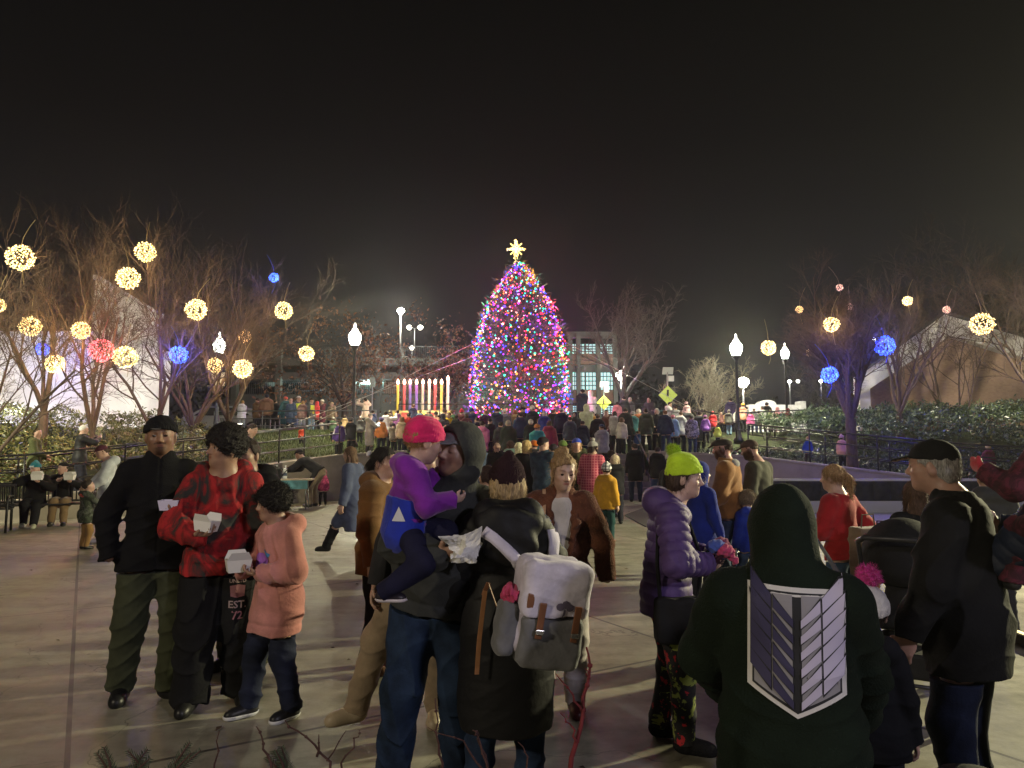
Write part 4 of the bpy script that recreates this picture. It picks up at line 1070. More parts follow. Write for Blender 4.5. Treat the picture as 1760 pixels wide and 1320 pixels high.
# ------------------------------------------------------------------ lamps
GLOW = mat('emit', (1.0, .97, .86), s=14.0); GLOWC = mat('emit', (.95, 1.0, .92), s=14.0); DIM = mat('emit', (1, .95, .8), s=6.0)
POST = mat('metal', (.03, .03, .035), metal=.4, rough=.4)
def acorn_lamp(px, py, Y, label, e, zb=None, k=1.0, col=(1, .95, .60), em=GLOW):
    c = at(px, py, Y); zb = gz(c.x, Y) if zb is None else zb; root = empty('street_lamp', (c.x, Y, zb)); tag(root, label, 'street lamp', 'acorn street lamps'); h = c.z - zb
    m = MB(); m.lathe([(.19, 0), (.19, .12), (.12, .2), (.10, .55), (.065, .65), (.055, h - .62), (.075, h - .60), (.06, h - .5), (.10, h - .42), (.16, h - .34), (.16, h - .30)], (0, 0, 0), 14); m.build('post', POST, root, True)
    g = MB(); g.lathe([(.13 * k, h - .30), (.20 * k, h - .16), (.235 * k, h), (.21 * k, h + .12), (.13 * k, h + .22)], (0, 0, 0), 18); g.build('globe', em, root, True)
    t = MB(); t.lathe([(.135 * k, h + .221), (.10 * k, h + .30), (.05, h + .36), (.03, h + .43), (.045, h + .46), (.01, h + .54)], (0, 0, 0), 14); t.build('finial', DIM, root, True)
    for a in (0, PI / 2, PI, 3 * PI / 2):
        s = MB(); s.tube([(math.cos(a) * .15, math.sin(a) * .15, h - .32), (math.cos(a) * .262 * k, math.sin(a) * .262 * k, h - .02), (math.cos(a) * .14 * k, math.sin(a) * .14 * k, h + .24)], .008, 5); s.build('globe_rib', POST, root)
    lamp_light('lamp_light', (c.x, Y, c.z + .0), e, col, .26); return root
def pole_lamp(px, py, Y, label, e, heads=((0, 0),), zb=2.2, r=.12, col=(1, .95, .8), em=GLOW, cat='street lamp', gr='tall pole lamps'):
    c = at(px, py, Y); root = empty('pole_lamp', (c.x, Y, zb)); tag(root, label, cat, gr); h = c.z - zb
    m = MB(); m.tube([(0, 0, 0), (0, 0, h * .5), (0, 0, h - .1)], [.09, .075, .055], 8); m.build('pole', mat('metal', (.3, .3, .3), metal=.6), root, True)
    for dx, dz in heads:
        if dx: a = MB(); a.tube([(0, 0, h - .12), (dx * .6, 0, h + dz + .05), (dx, 0, h + dz)], .03, 6); a.build('arm', mat('metal', (.3, .3, .3), metal=.6), root)
        g = MB(); g.lathe([(r * .4, h + dz - r * .8), (r, h + dz), (r * .9, h + dz + r * .5), (r * .3, h + dz + r * .9)], (dx, 0, 0), 12); g.build('lamp_head', em, root, True)
    if e: lamp_light('lamp_light', (c.x + heads[0][0], Y, c.z + heads[0][1]), e, col, r * 1.2)
    return root
LAMP_E = 11500
acorn_lamp(610, 580, 26, 'acorn street lamp on a black post left of the tall candles', LAMP_E)
acorn_lamp(1265, 598, 26.5, 'acorn street lamp on a black post beside the queue', LAMP_E)
acorn_lamp(377, 594, 27, 'acorn street lamp glowing among the bare tree stems', 500, em=GLOWC)
acorn_lamp(1349, 607, 36, 'distant acorn street lamp behind the blue lit tree', 500, 2.2, .9, em=GLOWC)
pole_lamp(1068, 646, 40, 'round lamp in front of the lit garage windows', 3000, r=.33)
pole_lamp(1277, 658, 41, 'round lamp low behind the acorn lamp post', 3000, r=.36)
pole_lamp(689, 535, 46, 'tall floodlight pole above the candles', 3200, r=.26)
pole_lamp(713, 563, 70, 'twin headed pole lamp on the garage roof', 800, ((-.55, 0), (.55, 0)), 6.5, .28, em=DIM)
pole_lamp(708, 598, 66, 'single low pole lamp on the garage roof', 300, r=.25, zb=6.5, em=DIM)
pole_lamp(1357, 656, 58, 'slim distant pole lamp left of the violet trunk', 200, ((0, 0), (.7, .02)), 2.2, .16, em=GLOWC)
pole_lamp(1411, 655, 60, 'slim distant pole lamp nearest the lower blue ball', 200, r=.18, em=DIM)
# ------------------------------------------------------------------ christmas tree
TX, TY, TZ = .38, 35.4, 2.2
tree = empty('christmas_tree', (TX, TY, TZ)); tag(tree, 'tall christmas tree covered in multicoloured string lights', 'christmas tree')
TH = at(887, 452, TY).z - TZ
def trad(t): return 2.42 * (1 - min(t, 1) ** 3.3) * (1 - .06 * (1 - t) ** 4) + .06
m = MB(); m.tube([(0, 0, 0), (0, 0, TH * .97)], [.16, .02], 8); m.build('trunk', mat('bark', (.06, .04, .03)), tree, True)
rs = np.random.RandomState(3); P = []; D = []
for i in range(520):
    t = (i + .5) / 520; t = t ** 1.25; a = i * 2.39996; R = trad(t) * rs.uniform(.84, 1.10); z = t * TH
    n = int(12 + 26 * R / 2.7)
    for k in range(n):
        u = rs.uniform(.35, 1) ** .7; q = np.array([math.cos(a) * R * u, math.sin(a) * R * u, z + .10 * R * (1 - u) + .22 * u * u - .12]) + rs.normal(size=3) * .10 * (.4 + u)
        P.append(q); D.append((math.cos(a) + rs.normal() * .6, math.sin(a) + rs.normal() * .6, .35 + rs.normal() * .5))
P = np.array(P); D = np.array(D)
leaf_cloud('needles', lambda r, n: (P, D), len(P), .30, mat('leaf', (.022, .040, .024), col2=(.05, .075, .05), rough=.5), tree, 4, .1, .16)
CC = {'blue': ((.04, .06, 1.0), .22), 'violet': ((.42, .05, 1.0), .13), 'pink': ((1.0, .07, .20), .15), 'red': ((1.0, .03, .05), .10), 'orange': ((1.0, .30, .05), .16), 'teal': ((.03, .80, .42), .17), 'cream': ((1.0, .62, .48), .07)}
names = list(CC); pr = np.array([CC[k][1] for k in names]); pr /= pr.sum(); MBs = {k: MB() for k in names}
for i in range(2500):
    t = rs.uniform(0, 1) ** 1.35 * .985; a = rs.uniform(0, 2 * PI); R = trad(t) * rs.uniform(.93, 1.06)
    k = names[rs.choice(len(names), p=pr)]; MBs[k].ico((math.cos(a) * R, math.sin(a) * R, t * TH + .12), .041 * rs.choice([.75, 1, 1.5], p=[.45, .4, .15]))
for k in names: MBs[k].build('string_lights', mat('emit', CC[k][0], s=2.4), tree)['kind'] = 'stuff'
for i in range(46):
    t = ((i + .5) / 46) ** 1.2 * .96; a = -PI / 2 + math.sin(i * 2.4) * 1.7; R = trad(t) * 1.10; k = names[rs.choice(len(names), p=pr)]
    c = CC[k][0]; lamp_light('string_glow', (TX + math.cos(a) * R, TY + math.sin(a) * R, TZ + t * TH + .1), 95, c, .10)
# star
sc = at(887, 428, TY); star = empty('tree_star', sc); tag(star, 'glowing yellow eight pointed star on top of the christmas tree', 'star')
SG = mat('emit', (1, .76, .26), s=1.7); k = TY / FPX
def spike(m, a, L, wd):
    d = Vector((math.cos(a), 0, math.sin(a))); n = Vector((-d.z, 0, d.x))
    m.tube([d * .03, n * wd + d * L * .35, d * L, n * -wd + d * L * .35, d * .03], .028, 5)
m1 = MB()
for a, L, wd in ((PI / 2, 17, 3.5), (-PI / 2, 26, 3.5), (0, 17, 2.2), (PI, 17, 2.2)): spike(m1, a, L * k, wd * k)
m1.build('long_rays', SG, star)
m2 = MB()
for a in (PI / 4, 3 * PI / 4, 5 * PI / 4, 7 * PI / 4): m2.tube([Vector((math.cos(a), 0, math.sin(a))) * .12, Vector((math.cos(a), 0, math.sin(a))) * 14 * k], .03, 5)
m2.build('short_rays', SG, star)
m3 = MB(); rn = random.Random(2)
for i in range(90):
    a = rn.choice([PI / 2, -PI / 2, 0, PI, PI / 2, -PI / 2]); L = rn.uniform(.02, 1) * (17 if abs(math.sin(a)) < .5 or a > 0 else 24) * k
    m3.ico((math.cos(a) * L + rn.gauss(0, .05), rn.gauss(0, .05), math.sin(a) * L + rn.gauss(0, .03)), .032)
m3.build('bulbs', mat('emit', (1, .84, .42), s=1.9), star)['kind'] = 'stuff'
lamp_light('star_light', sc + Vector((0, -.5, 0)), 60, (1, .85, .4), .3)
# guy wires
for i, (a, b_, lab) in enumerate([((818, 588, 34.6), (613, 690, 30.5), 'steel guy wire running down left from the tree past the lamp post'), ((816, 612, 34.6), (700, 655, 31.5), 'shorter guy wire ending behind the candles'),
                                 ((972, 588, 34.6), (1165, 690, 31.0), 'steel guy wire running down right from the tree to the crosswalk sign')]):
    m = MB(); A, B_ = at(*a), at(*b_); B_ = B_ + (B_ - A) * ((B_.z - 2.4) / max(A.z - B_.z, .1)) ; m.tube([A, B_], .009, 5); tag(m.build('guy_wire', mat('metal', (.5, .48, .42), metal=.7)), lab, 'cable', 'tree guy wires')
# ------------------------------------------------------------------ row of candles
men = empty('candle_display', (at(727, 715, 33.2).x, 33.2, 2.2)); tag(men, 'row of nine tall coloured electric candles on a painted base', 'candle display')
ox = men.location.x
def at_l(px, py): p = at(px, py, 33.2); return Vector((p.x - ox, 0, p.z - 2.2))
CW = [(.75, .62, .12), (.62, .10, .12), (.16, .12, .45), (.20, .12, .50), (.45, .42, .38), (.8, .76, .68), (.65, .10, .12), (.75, .66, .15), (.85, .82, .75)]
for i, px in enumerate((684, 695, 705, 716, 727, 738, 748, 759, 770)):
    tip = at_l(px, 661 if i < 8 else 655); m = MB(); m.tube([(tip.x, 0, 1.08), (tip.x, 0, tip.z)], .065, 10); cnd = m.build('candle', mat('plain', CW[i], rough=.5), men, True)
    g = MB(); g.lathe([(.03, tip.z), (.075, tip.z + .08), (.065, tip.z + .16), (.012, tip.z + .27)], (tip.x, 0, 0), 10); g.build('flame', mat('emit', (1, .62, .45), s=5.0), cnd, True)
    if i % 2 == 0: lamp_light('flame_light', (ox + tip.x, 33.05, 2.2 + tip.z + .2), 22, (1, .38, .30), .1)
x0, x1 = at_l(676, 700).x, at_l(778, 700).x
m = MB(); m.box(((x0 + x1) / 2, 0, .55), (x1 - x0, .7, 1.06)); m.build('base', mat('plain', (.62, .52, .22), noise=3.0, rough=.6), men, bevel=.02)
for i in range(7):
    a = x0 + (x1 - x0) * (i + .5) / 7; m = MB(); m.box((a, -.372, .82), (.3, .04, .34)); m.build('panel', mat('plain', [(.7, .6, .1), (.6, .08, .08), (.75, .72, .66)][i % 3], rough=.6), men, bevel=.01)
lamp_light('base_light', (ox, 31.6, 3.4), 160, (1, .85, .5), .3)
# ------------------------------------------------------------------ buildings
def sheet_mat(name, col, freq, axis, rough=.5):
    m, nt, b = _new(name); L = nt.links.new; tc = N(nt, 'ShaderNodeTexCoord'); w = N(nt, 'ShaderNodeTexWave', Scale=freq); w.bands_direction = axis
    L(tc.outputs['Object'], w.inputs['Vector']); n = N(nt, 'ShaderNodeTexNoise', Scale=1.5, Detail=6.0); L(tc.outputs['Object'], n.inputs['Vector'])
    r = ramp(nt, [(.3, mulc(col, .8)), (.7, col)]); L(n.outputs['Fac'], r.inputs['Fac'])
    r2 = ramp(nt, [(0, (.55, .55, .55)), (.12, (1, 1, 1))]); L(w.outputs['Fac'], r2.inputs['Fac'])
    mx = N(nt, 'ShaderNodeMix', data_type='RGBA', blend_type='MULTIPLY'); mx.inputs[0].default_value = 1; L(r.outputs[0], mx.inputs[6]); L(r2.outputs[0], mx.inputs[7]); L(mx.outputs[2], b.inputs['Base Color'])
    bp = N(nt, 'ShaderNodeBump', Strength=.6, Distance=.03); L(w.outputs['Fac'], bp.inputs['Height']); L(bp.outputs[0], b.inputs['Normal']); b.inputs['Roughness'].default_value = rough; return m
bl = empty('white_building', (-17, 25, 2.0)); tag(bl, 'tall white metal clad building with a smooth lower wing behind the left trees', 'building')
zt = at(168, 478, 22.6).z; xc = at(160, 600, 22.6).x; xr = at(276, 600, 27.6).x
m = MB(); m.box((-23 + 17 + .0, 26 - 25, 2.0), ((xc + 23) * -1 if False else 12, 6.4, 6.2)); 
m = MB(); zl = at(80, 569, 22.6).z
m.box(((-34 + xc) / 2 + 17, 25.2 - 25, (zl - 1.5) / 2 - .5), (xc + 34, 5.2, zl - 1.5)); m.build('smooth_wing', mat('concrete', (.66, .64, .66), scale=.5), bl)
m = MB(); pts = [(xc, 22.55), (xr, 27.6), (xr - 6.0, 36), (xc - 7.4, 34.6)]
m.poly([(x + 17, y - 25, -.6) for x, y in pts] + [(x + 17, y - 25, zt - 2 - (.0 if i in (0, 3) else .35)) for i, (x, y) in enumerate(pts)], [(0, 1, 5, 4), (1, 2, 6, 5), (2, 3, 7, 6), (3, 0, 4, 7), (4, 5, 6, 7)])
m.build('corrugated_tower', sheet_mat('corrugated_metal', (.62, .63, .58), 3.4, 'Y'), bl)
dd = Vector((xr - xc, 27.6 - 22.55, 0)); u = dd.normalized(); nrm = Vector((u.y, -u.x, 0)); cp = Vector((xc, 22.55, 0)) + dd * .64 - Vector((-17, 25, 2.0)) + Vector((0, 0, 2.35)) 
m = MB(); m.box(cp + Vector((0, 0, -1.05)) + nrm * .03, (.85, .10, 2.3), Matrix((u, nrm, Vector((0, 0, 1)))).transposed()); fr = m.build('door', mat('plain', (.42, .40, .30), rough=.4), bl)
m = MB(); m.box(cp + Vector((0, 0, -1.45)) + nrm * .09, (.62, .03, 1.2), Matrix((u, nrm, Vector((0, 0, 1)))).transposed()); m.build('door_glass', mat('emit', (1, .92, .55), s=.55), fr)
m = MB(); m.bar(Vector((xc, 22.5, zt + .02)) - Vector((-17, 25, 2.0)), Vector((xr, 27.6, zt - .33)) - Vector((-17, 25, 2.0)), .14, .14); m.build('roof_edge', mat('metal', (.4, .4, .4)), bl)
# brick building
m, nt, b = _new('brick'); L = nt.links.new; tc = N(nt, 'ShaderNodeTexCoord'); mp = N(nt, 'ShaderNodeMapping'); mp.inputs['Rotation'].default_value = (PI / 2, 0, 0); L(tc.outputs['Object'], mp.inputs['Vector'])
bt = N(nt, 'ShaderNodeTexBrick', Scale=4.2); bt.inputs['Color1'].default_value = (.33, .215, .16, 1); bt.inputs['Color2'].default_value = (.40, .27, .20, 1); bt.inputs['Mortar'].default_value = (.32, .27, .23, 1); bt.inputs['Mortar Size'].default_value = .012
L(mp.outputs[0], bt.inputs['Vector']); n = N(nt, 'ShaderNodeTexNoise', Scale=.8, Detail=6.0); L(tc.outputs['Object'], n.inputs['Vector'])
r = ramp(nt, [(.3, (.7, .7, .7)), (.7, (1.1, 1.08, 1.05))]); L(n.outputs['Fac'], r.inputs['Fac']); mx = N(nt, 'ShaderNodeMix', data_type='RGBA', blend_type='MULTIPLY'); mx.inputs[0].default_value = 1
L(bt.outputs['Color'], mx.inputs[6]); L(r.outputs[0], mx.inputs[7]); L(mx.outputs[2], b.inputs['Base Color']); b.inputs['Roughness'].default_value = .9
bp = N(nt, 'ShaderNodeBump', Strength=.5, Distance=.01, invert=True); L(bt.outputs['Fac'], bp.inputs['Height']); L(bp.outputs[0], b.inputs['Normal']); BRICK = m
GY = 28.2
gb = empty('brick_building', (at(1610, 700, GY).x, GY, 2.0)); tag(gb, 'brick gable building with a broad white roof edge on the right bank', 'building'); g0 = gb.location
def gp(px, py, y=0.0): p = at(px, py, GY + y); return Vector((p.x - g0.x, y, p.z - g0.z))
eL, pk, eR = gp(1481, 642), gp(1612, 549), Vector((13.5, 0, gp(1612, 549).z - 4.0))
fl_, fb = Vector((eL.x, 0, -1)), Vector((eR.x, 0, -1)); dp = 14
m = MB(); prof = [fl_, fb, Vector((eR.x, 0, eR.z - .15)), Vector((pk.x, 0, pk.z - .15)), Vector((eL.x, 0, eL.z - .15))]
m.poly(prof + [p + Vector((.62 * dp, dp, 0)) for p in prof], [(0, 1, 2, 3, 4), (9, 8, 7, 6, 5), (0, 5, 6, 1), (1, 6, 7, 2), (2, 7, 8, 3), (3, 8, 9, 4), (4, 9, 5, 0)]); m.build('brick_wall', BRICK, gb)
WF = mat('plain', (.72, .70, .68), noise=1.2, rough=.5)
dn = Vector((0, 0, -.95)); outw = Vector((-.35, 0, -.28)); 
for A, B_, nm in ((eL + outw, pk, 'left_fascia'), (pk, eR, 'right_fascia')):
    m = MB(); F4 = [A, B_, B_ + dn * 1.0, A + dn * .8]; y0, y1 = -.45, -.02
    m.poly([p + Vector((0, y0, .12)) for p in F4] + [p + Vector((0, y1, .12)) for p in F4], [(0, 3, 2, 1), (4, 5, 6, 7), (0, 1, 5, 4), (1, 2, 6, 5), (2, 3, 7, 6), (3, 0, 4, 7)]); m.build('fascia', WF, gb)
for A, B_ in ((eL + outw, pk), (pk, eR)):
    m = MB(); m.poly([A + Vector((0, -.5, .14)), B_ + Vector((0, -.5, .14)), B_ + Vector((.62 * dp, dp, .14)), A + Vector((.62 * dp, dp, .14)), A + Vector((0, -.5, .26)), B_ + Vector((0, -.5, .26)), B_ + Vector((.62 * dp, dp, .26)), A + Vector((.62 * dp, dp, .26))], [(0, 3, 2, 1), (4, 5, 6, 7), (0, 1, 5, 4), (1, 2, 6, 5), (2, 3, 7, 6), (3, 0, 4, 7)]); m.build('roof', mat('concrete', (.05, .05, .05)), gb)
m = MB(); m.box((eL.x - .06, -.06, (eL.z - 1) / 2 - .4), (.42, .5, eL.z + .6)); m.build('corner_column', WF, gb)
sp = gp(1503, 584, -.6); m = MB(); m.lathe([(.05, -.06), (.09, 0), (.05, .08)], sp, 10); m.build('eave_light', GLOWC, gb); lamp_light('eave_lamp', g0 + sp + Vector((-.3, -.3, 0)), 60, (.95, 1, .95), .1)
# parking garage
PG = 50.0; ga = empty('parking_garage', (-7.5, PG, 2.2)); tag(ga, 'concrete parking garage with lit decks and brick panels behind the tree', 'building'); ao = ga.location
def pz(py): return at(880, py, PG).z - 2.2
def pxx(px): return at(px, 650, PG).x - ao.x
GC = mat('concrete', (.15, .16, .14), scale=.6); X0, X1 = pxx(405), pxx(1059)
def slab(x0, x1, p0, p1, y0, y1, m_, nm):
    z0, z1 = pz(p0), pz(p1); q = MB(); q.box(((x0 + x1) / 2, (y0 + y1) / 2, (z0 + z1) / 2), (x1 - x0, y1 - y0, z1 - z0)); return q.build(nm, m_, ga)
slab(X0, pxx(975), 768, 678, 0, .4, GC, 'base_wall'); slab(X0, pxx(975), 628, 615, -.05, .35, GC, 'deck_edge'); slab(X0, pxx(975), 652, 640, .0, .4, mat('concrete', (.15, .14, .13)), 'deck_edge')
slab(X0, X1, 690, 687, .5, 16, GC, 'deck_floor'); slab(X0, X1, 650, 646, .5, 16, GC, 'deck_floor'); slab(X0, X1, 624, 620, .5, 16, GC, 'deck_floor'); slab(X0, X1, 768, 575, 16, 16.4, mat('concrete', (.2, .2, .19)), 'back_wall')
for px in (405, 480, 564, 651, 691, 775, 850, 940): q = MB(); q.box((pxx(px), -.08, pz(600) / 2), (.38, .5, pz(600))); q.build('column', GC, ga)
for px in (980, 994, 1028, 1057): q = MB(); q.box((pxx(px), -.1, pz(575) / 2), (.3, .45, pz(575))); q.build('column', GC, ga)
for p0, p1, mm, nm in ((693, 671, BRICK, 'brick_panel'), (626, 608, BRICK, 'brick_panel'), (639, 627, GC, 'deck_edge'), (581, 570, GC, 'roof_beam')): slab(pxx(975), X1, p0, p1, .0, .3, mm, nm)
for a, b_ in ((568, 610), (660, 690), (696, 772)): slab(pxx(a), pxx(b_), 678, 653, .1, .3, BRICK, 'brick_panel')
LITG = mat('emit', (.62, .95, .95), s=.75); LITD = mat('emit', (.55, .95, .90), s=.8)
for p0, p1 in ((670, 639), (608, 590), (712, 697)):
    wnd = slab(pxx(982), pxx(1056), p0, p1, .30, .34, LITG, 'window')
    q = MB(); z0, z1 = pz(p0), pz(p1)
    for i in range(13): x = pxx(982) + (pxx(1056) - pxx(982)) * i / 12; q.box((x, .24, (z0 + z1) / 2), (.05 if i % 4 else .12, .06, z1 - z0))
    for i in range(5): q.box(((pxx(982) + pxx(1056)) / 2, .23, z0 + (z1 - z0) * i / 4), (pxx(1056) - pxx(982), .05, .06))
    q.build('window_grid', mat('metal', (.05, .08, .08)), wnd)
for i, (a, b_, p0, p1) in enumerate(((412, 478, 664, 655), (486, 556, 662, 654), (412, 460, 634, 629), (486, 560, 676, 673), (420, 475, 677, 674))): slab(pxx(a), pxx(b_), p0, p1, 7.0, 7.1, LITD, 'ceiling_light')
for x in (-16, -11, -6): lamp_light('deck_light', (x, PG + 4, 2.2 + pz(657)), 2200, (.65, 1, .95), .3)
q = MB()
for i in range(170): x = X0 + (pxx(975) - X0) * i / 170; q.box((x, .1, (pz(678) + pz(655)) / 2), (.035, .03, pz(655) - pz(678)))
for i in range(170): x = X0 + (pxx(975) - X0) * i / 170; q.box((x, .1, (pz(615) + pz(595)) / 2), (.03, .03, pz(595) - pz(615)))
for p in (655, 677, 595): q.box(((X0 + pxx(975)) / 2, .1, pz(p)), (pxx(975) - X0, .05, .06))
q.build('deck_fence', mat('metal', (.06, .07, .07)), ga)
# parked cars on the lit deck
def car(px, Y, zb, col, label, rz=0):
    r = empty('parked_car', (at(px, 680, Y).x, Y, zb), rz); tag(r, label, 'car', 'cars parked on the garage deck')
    m = MB(); m.poly([(x, y, z) for y in (-.85, .85) for x, z in ((-2.2, .3), (2.2, .3), (2.2, .75), (1.5, .9), (.7, 1.42), (-1.0, 1.42), (-1.9, .95), (-2.2, .85))],
        [tuple(reversed(range(8))), tuple(range(8, 16))] + [(i, (i + 1) % 8, 8 + (i + 1) % 8, 8 + i) for i in range(8)]); m.build('body', mat('plain', col, rough=.25, metal=.3), r, bevel=.06)
    w = MB(); w.poly([(x, y, z) for y in (-.87, .87) for x, z in ((-1.55, .95), (1.25, .95), (.65, 1.34), (-.95, 1.34))], [(3, 2, 1, 0), (4, 5, 6, 7), (0, 1, 5, 4), (1, 2, 6, 5), (2, 3, 7, 6), (3, 0, 4, 7)]); w.build('windows', mat('plain', (.01, .012, .015), rough=.1), r)
    for x in (-1.35, 1.35):
        for y in (-.8, .8):
            t = MB(); t.tube([(x, y - .1, .33), (x, y + .1, .33)], .33, 16); t.build('wheel', mat('plain', (.015, .015, .015)), r)
for px, c, lab in ((440, (.03, .03, .035), 'black car parked on the lit deck left of the oak'), (512, (.05, .05, .06), 'dark grey car parked at the middle of the lit deck'), (540, (.4, .4, .42), 'silver car parked nearest the oak on the lit deck')):
    car(px, 53, 2.2 + pz(687) + .02, c, lab)
car(400, 36, 2.2, (.35, .36, .38), 'pale suv parked behind the bare tree beside the upper walk')
# white masonry sign wall
sg = empty('sign_wall', (at(1334, 710, 44).x, 44, 2.2)); tag(sg, 'long white masonry sign wall behind the queue', 'wall'); so_ = sg.location
WB = mat('concrete', (.66, .65, .60), scale=3.0); zz = lambda p: at(880, p, 44).z - 2.2; xx = lambda p: at(p, 700, 44).x - so_.x
m = MB(); m.box(((xx(1285) + xx(1372)) / 2, 0, zz(696) / 2), (xx(1372) - xx(1285), .6, zz(696))); m.build('wall', WB, sg, bevel=.03)
m = MB(); m.lathe([(0.01, -.35), (1.0, -.35), (1.0, .35), (.01, .35)], (0, 0, 0), 24); m.v = [(xx(1316) + v[0] * (xx(1331) - xx(1316)), v[2], zz(696) + max(v[1], -.0) * (zz(688) - zz(696))) for v in m.v]; m.build('arched_top', WB, sg)
m = MB(); m.box((xx(1376), 0, zz(690) / 2), (.4, .8, zz(690))); m.build('end_pier', WB, sg, bevel=.03)
lamp_light('sign_lamp', (so_.x, 41.5, 3.0), 160, (1, .98, .9), .3)
# distant dark wood closing the view
def wood_pts(rs, n):
    P = []
    for i in range(n):
        x = rs.uniform(-140, 140); y = rs.uniform(88, 112); c = 6.5 + 2.5 * math.sin(x * .13) + 1.6 * math.sin(x * .41 + 1)
        P.append((x, y, 2 + abs(rs.uniform(0, 1)) ** .8 * c))
    return np.array(P), rs.normal(size=(n, 3))
tag(leaf_cloud('distant_wood', wood_pts, 42000, .55, mat('leaf', (.02, .02, .015), rough=.9), None, 12, .2, .5), 'dark line of distant trees beyond the street', 'trees', kind='stuff')
# ------------------------------------------------------------------ signs
SY = mat('emit', (.62, .80, .05), s=.62); SYP = mat('plain', (.55, .70, .06), rough=.4); SBK = mat('plain', (.01, .01, .01), rough=.6)
def crosswalk(px, py, Y, label, zb=2.2, big=.62):
    c = at(px, py, Y); r = empty('crosswalk_sign', (c.x, Y, zb)); tag(r, label, 'road sign', 'pedestrian crossing signs'); h = c.z - zb
    m = MB(); m.tube([(0, .05, 0), (0, .05, h + big * 1.6)], .035, 8); m.build('post', mat('metal', (.5, .5, .48), metal=.6), r, True)
    m = MB(); s = big / 1.414; R45 = Matrix.Rotation(PI / 4, 3, 'Y'); m.box((0, 0, h), (s * 1.3, .012, s * 1.3), R45); pl = m.build('sign_plate', SYP, r, bevel=.003)
    m = MB(); m.lathe([(.001, -.004), (.055, -.004), (.055, .004), (.001, .004)], (0, 0, 0), 12); m.v = [(v[0] * 1.0 + .0, -.012 + v[2], h + .20 + v[1]) for v in m.v]
    def limb(a, b_, w): m.bar((a[0], -.012, h + a[1]), (b_[0], -.012, h + b_[1]), w, .006)
    limb((0, .15), (-.02, -.06), .10); limb((-.02, -.05), (.09, -.24), .05); limb((-.02, -.05), (-.12, -.23), .05); limb((.01, .11), (.11, .0), .035); limb((.0, .11), (-.12, .02), .035)
    m.v = [(x, -.012 + (y + .012) * .2, z) for x, y, z in m.v]; m.build('walking_figure', SBK, pl)
    m = MB(); m.box((.02, .0, h + big * 1.65), (.5, .03, .36), Matrix.Rotation(.5, 3, 'X')); m.build('solar_panel', mat('plain', (.45, .47, .45), rough=.3), r)
    m = MB(); m.box((.16, .0, h + big * 1.12), (.26, .16, .26)); m.build('control_box', mat('plain', (.62, .62, .58), rough=.4), r, bevel=.01)
crosswalk(1148, 679, 33.5, 'yellow green crosswalk sign with solar panel beside the railing', big=.70); crosswalk(1038, 692, 42, 'smaller yellow green crosswalk sign below the lit garage windows', big=.66)
c = at(640, 660, 38); r = empty('small_sign', (c.x, 38, 2.2)); tag(r, 'grey backed rectangular sign on a thin pole left of the candles', 'road sign')
m = MB(); m.tube([(0, .03, 0), (0, .03, c.z - 2.2)], .03, 6); m.build('post', mat('metal', (.4, .4, .4)), r); m = MB(); m.box((0, 0, c.z - 2.2 + .1), (.26, .02, .52)); m.build('sign_plate', mat('metal', (.3, .36, .32)), r)
c = at(376, 652, 26.6); r = empty('banner_sign', (c.x, 26.6, gz(c.x, 26.6))); tag(r, 'tan sign board fixed beside the lamp post among the trees', 'sign'); zb = gz(c.x, 26.6)
m = MB(); m.box((0, -.12, c.z - zb), (.55, .03, .5)); m.build('board', mat('plain', (.42, .33, .22), rough=.6), r); m = MB(); m.tube([(0, 0, 0), (0, 0, c.z - zb + .3)], .04, 6); m.build('post', POST, r)
# ------------------------------------------------------------------ rink corner
ri = empty('rink_barrier', (6.2, 17.3, 0)); tag(ri, 'grey fabric covered rink barrier with a white top rail', 'barrier')
m = MB()
for i in range(24):
    x0, x1 = i * .42, (i + 1) * .42; w = lambda x: .03 * math.sin(x * 7.3) + .02 * math.sin(x * 17)
    m.poly([(x0, w(x0), .30), (x1, w(x1), .30), (x1, w(x1) * .3, .78), (x0, w(x0) * .3, .78)], [(0, 1, 2, 3)])
m.v = m.v; o = m.build('tarp', mat('cloth', (.055, .055, .06)), ri, True); o.modifiers.new('th', 'SOLIDIFY').thickness = .015
m = MB(); m.box((5.0, .02, .81), (10.2, .09, .055)); m.build('top_rail', mat('plain', (.8, .8, .78), rough=.4), ri, bevel=.01)
m = MB(); m.box((5.0, -.02, .16), (10.1, .05, .30)); m.build('kick_board', mat('plain', (.7, .7, .74), rough=.4), ri, bevel=.01)
m = MB(); m.poly([(5.2, 14.2, .035), (24, 14.2, .035), (24, 17.25, .035), (5.2, 17.25, .035)], [(0, 1, 2, 3)]); o = m.build('rink_ice', mat('plain', (.72, .73, .80), rough=.25), None); tag(o, kind='structure')
m = MB(); m.box((14.6, 14.12, .06), (19, .12, .12)); o = m.build('rink_kerb', mat('plain', (.03, .03, .035)), None); tag(o, 'black rink edge kerb with a blue light strip', 'kerb')
q = MB(); q.box((14.6, 14.04, .09), (19, .02, .03)); q.build('light_strip', mat('emit', (.06, .10, 1), s=2.5), o)
a, b_ = gnd(1528, 1024), gnd(1560, 1040); m = MB(); m.bar(a + Vector((0, 0, .05)), b_ + (b_ - a) * 2 + Vector((0, 0, .05)), .08, .08); o = m.build('blue_light_strip', mat('plain', (.02, .02, .02)), None); tag(o, 'black floor kerb with a glowing blue strip beside the girl in black', 'light strip')
q = MB(); q.bar(a + Vector((0, 0, .092)), b_ + (b_ - a) * 2 + Vector((0, 0, .092)), .025, .02); q.build('led_strip', mat('emit', (.08, .16, 1), s=3.0), o)
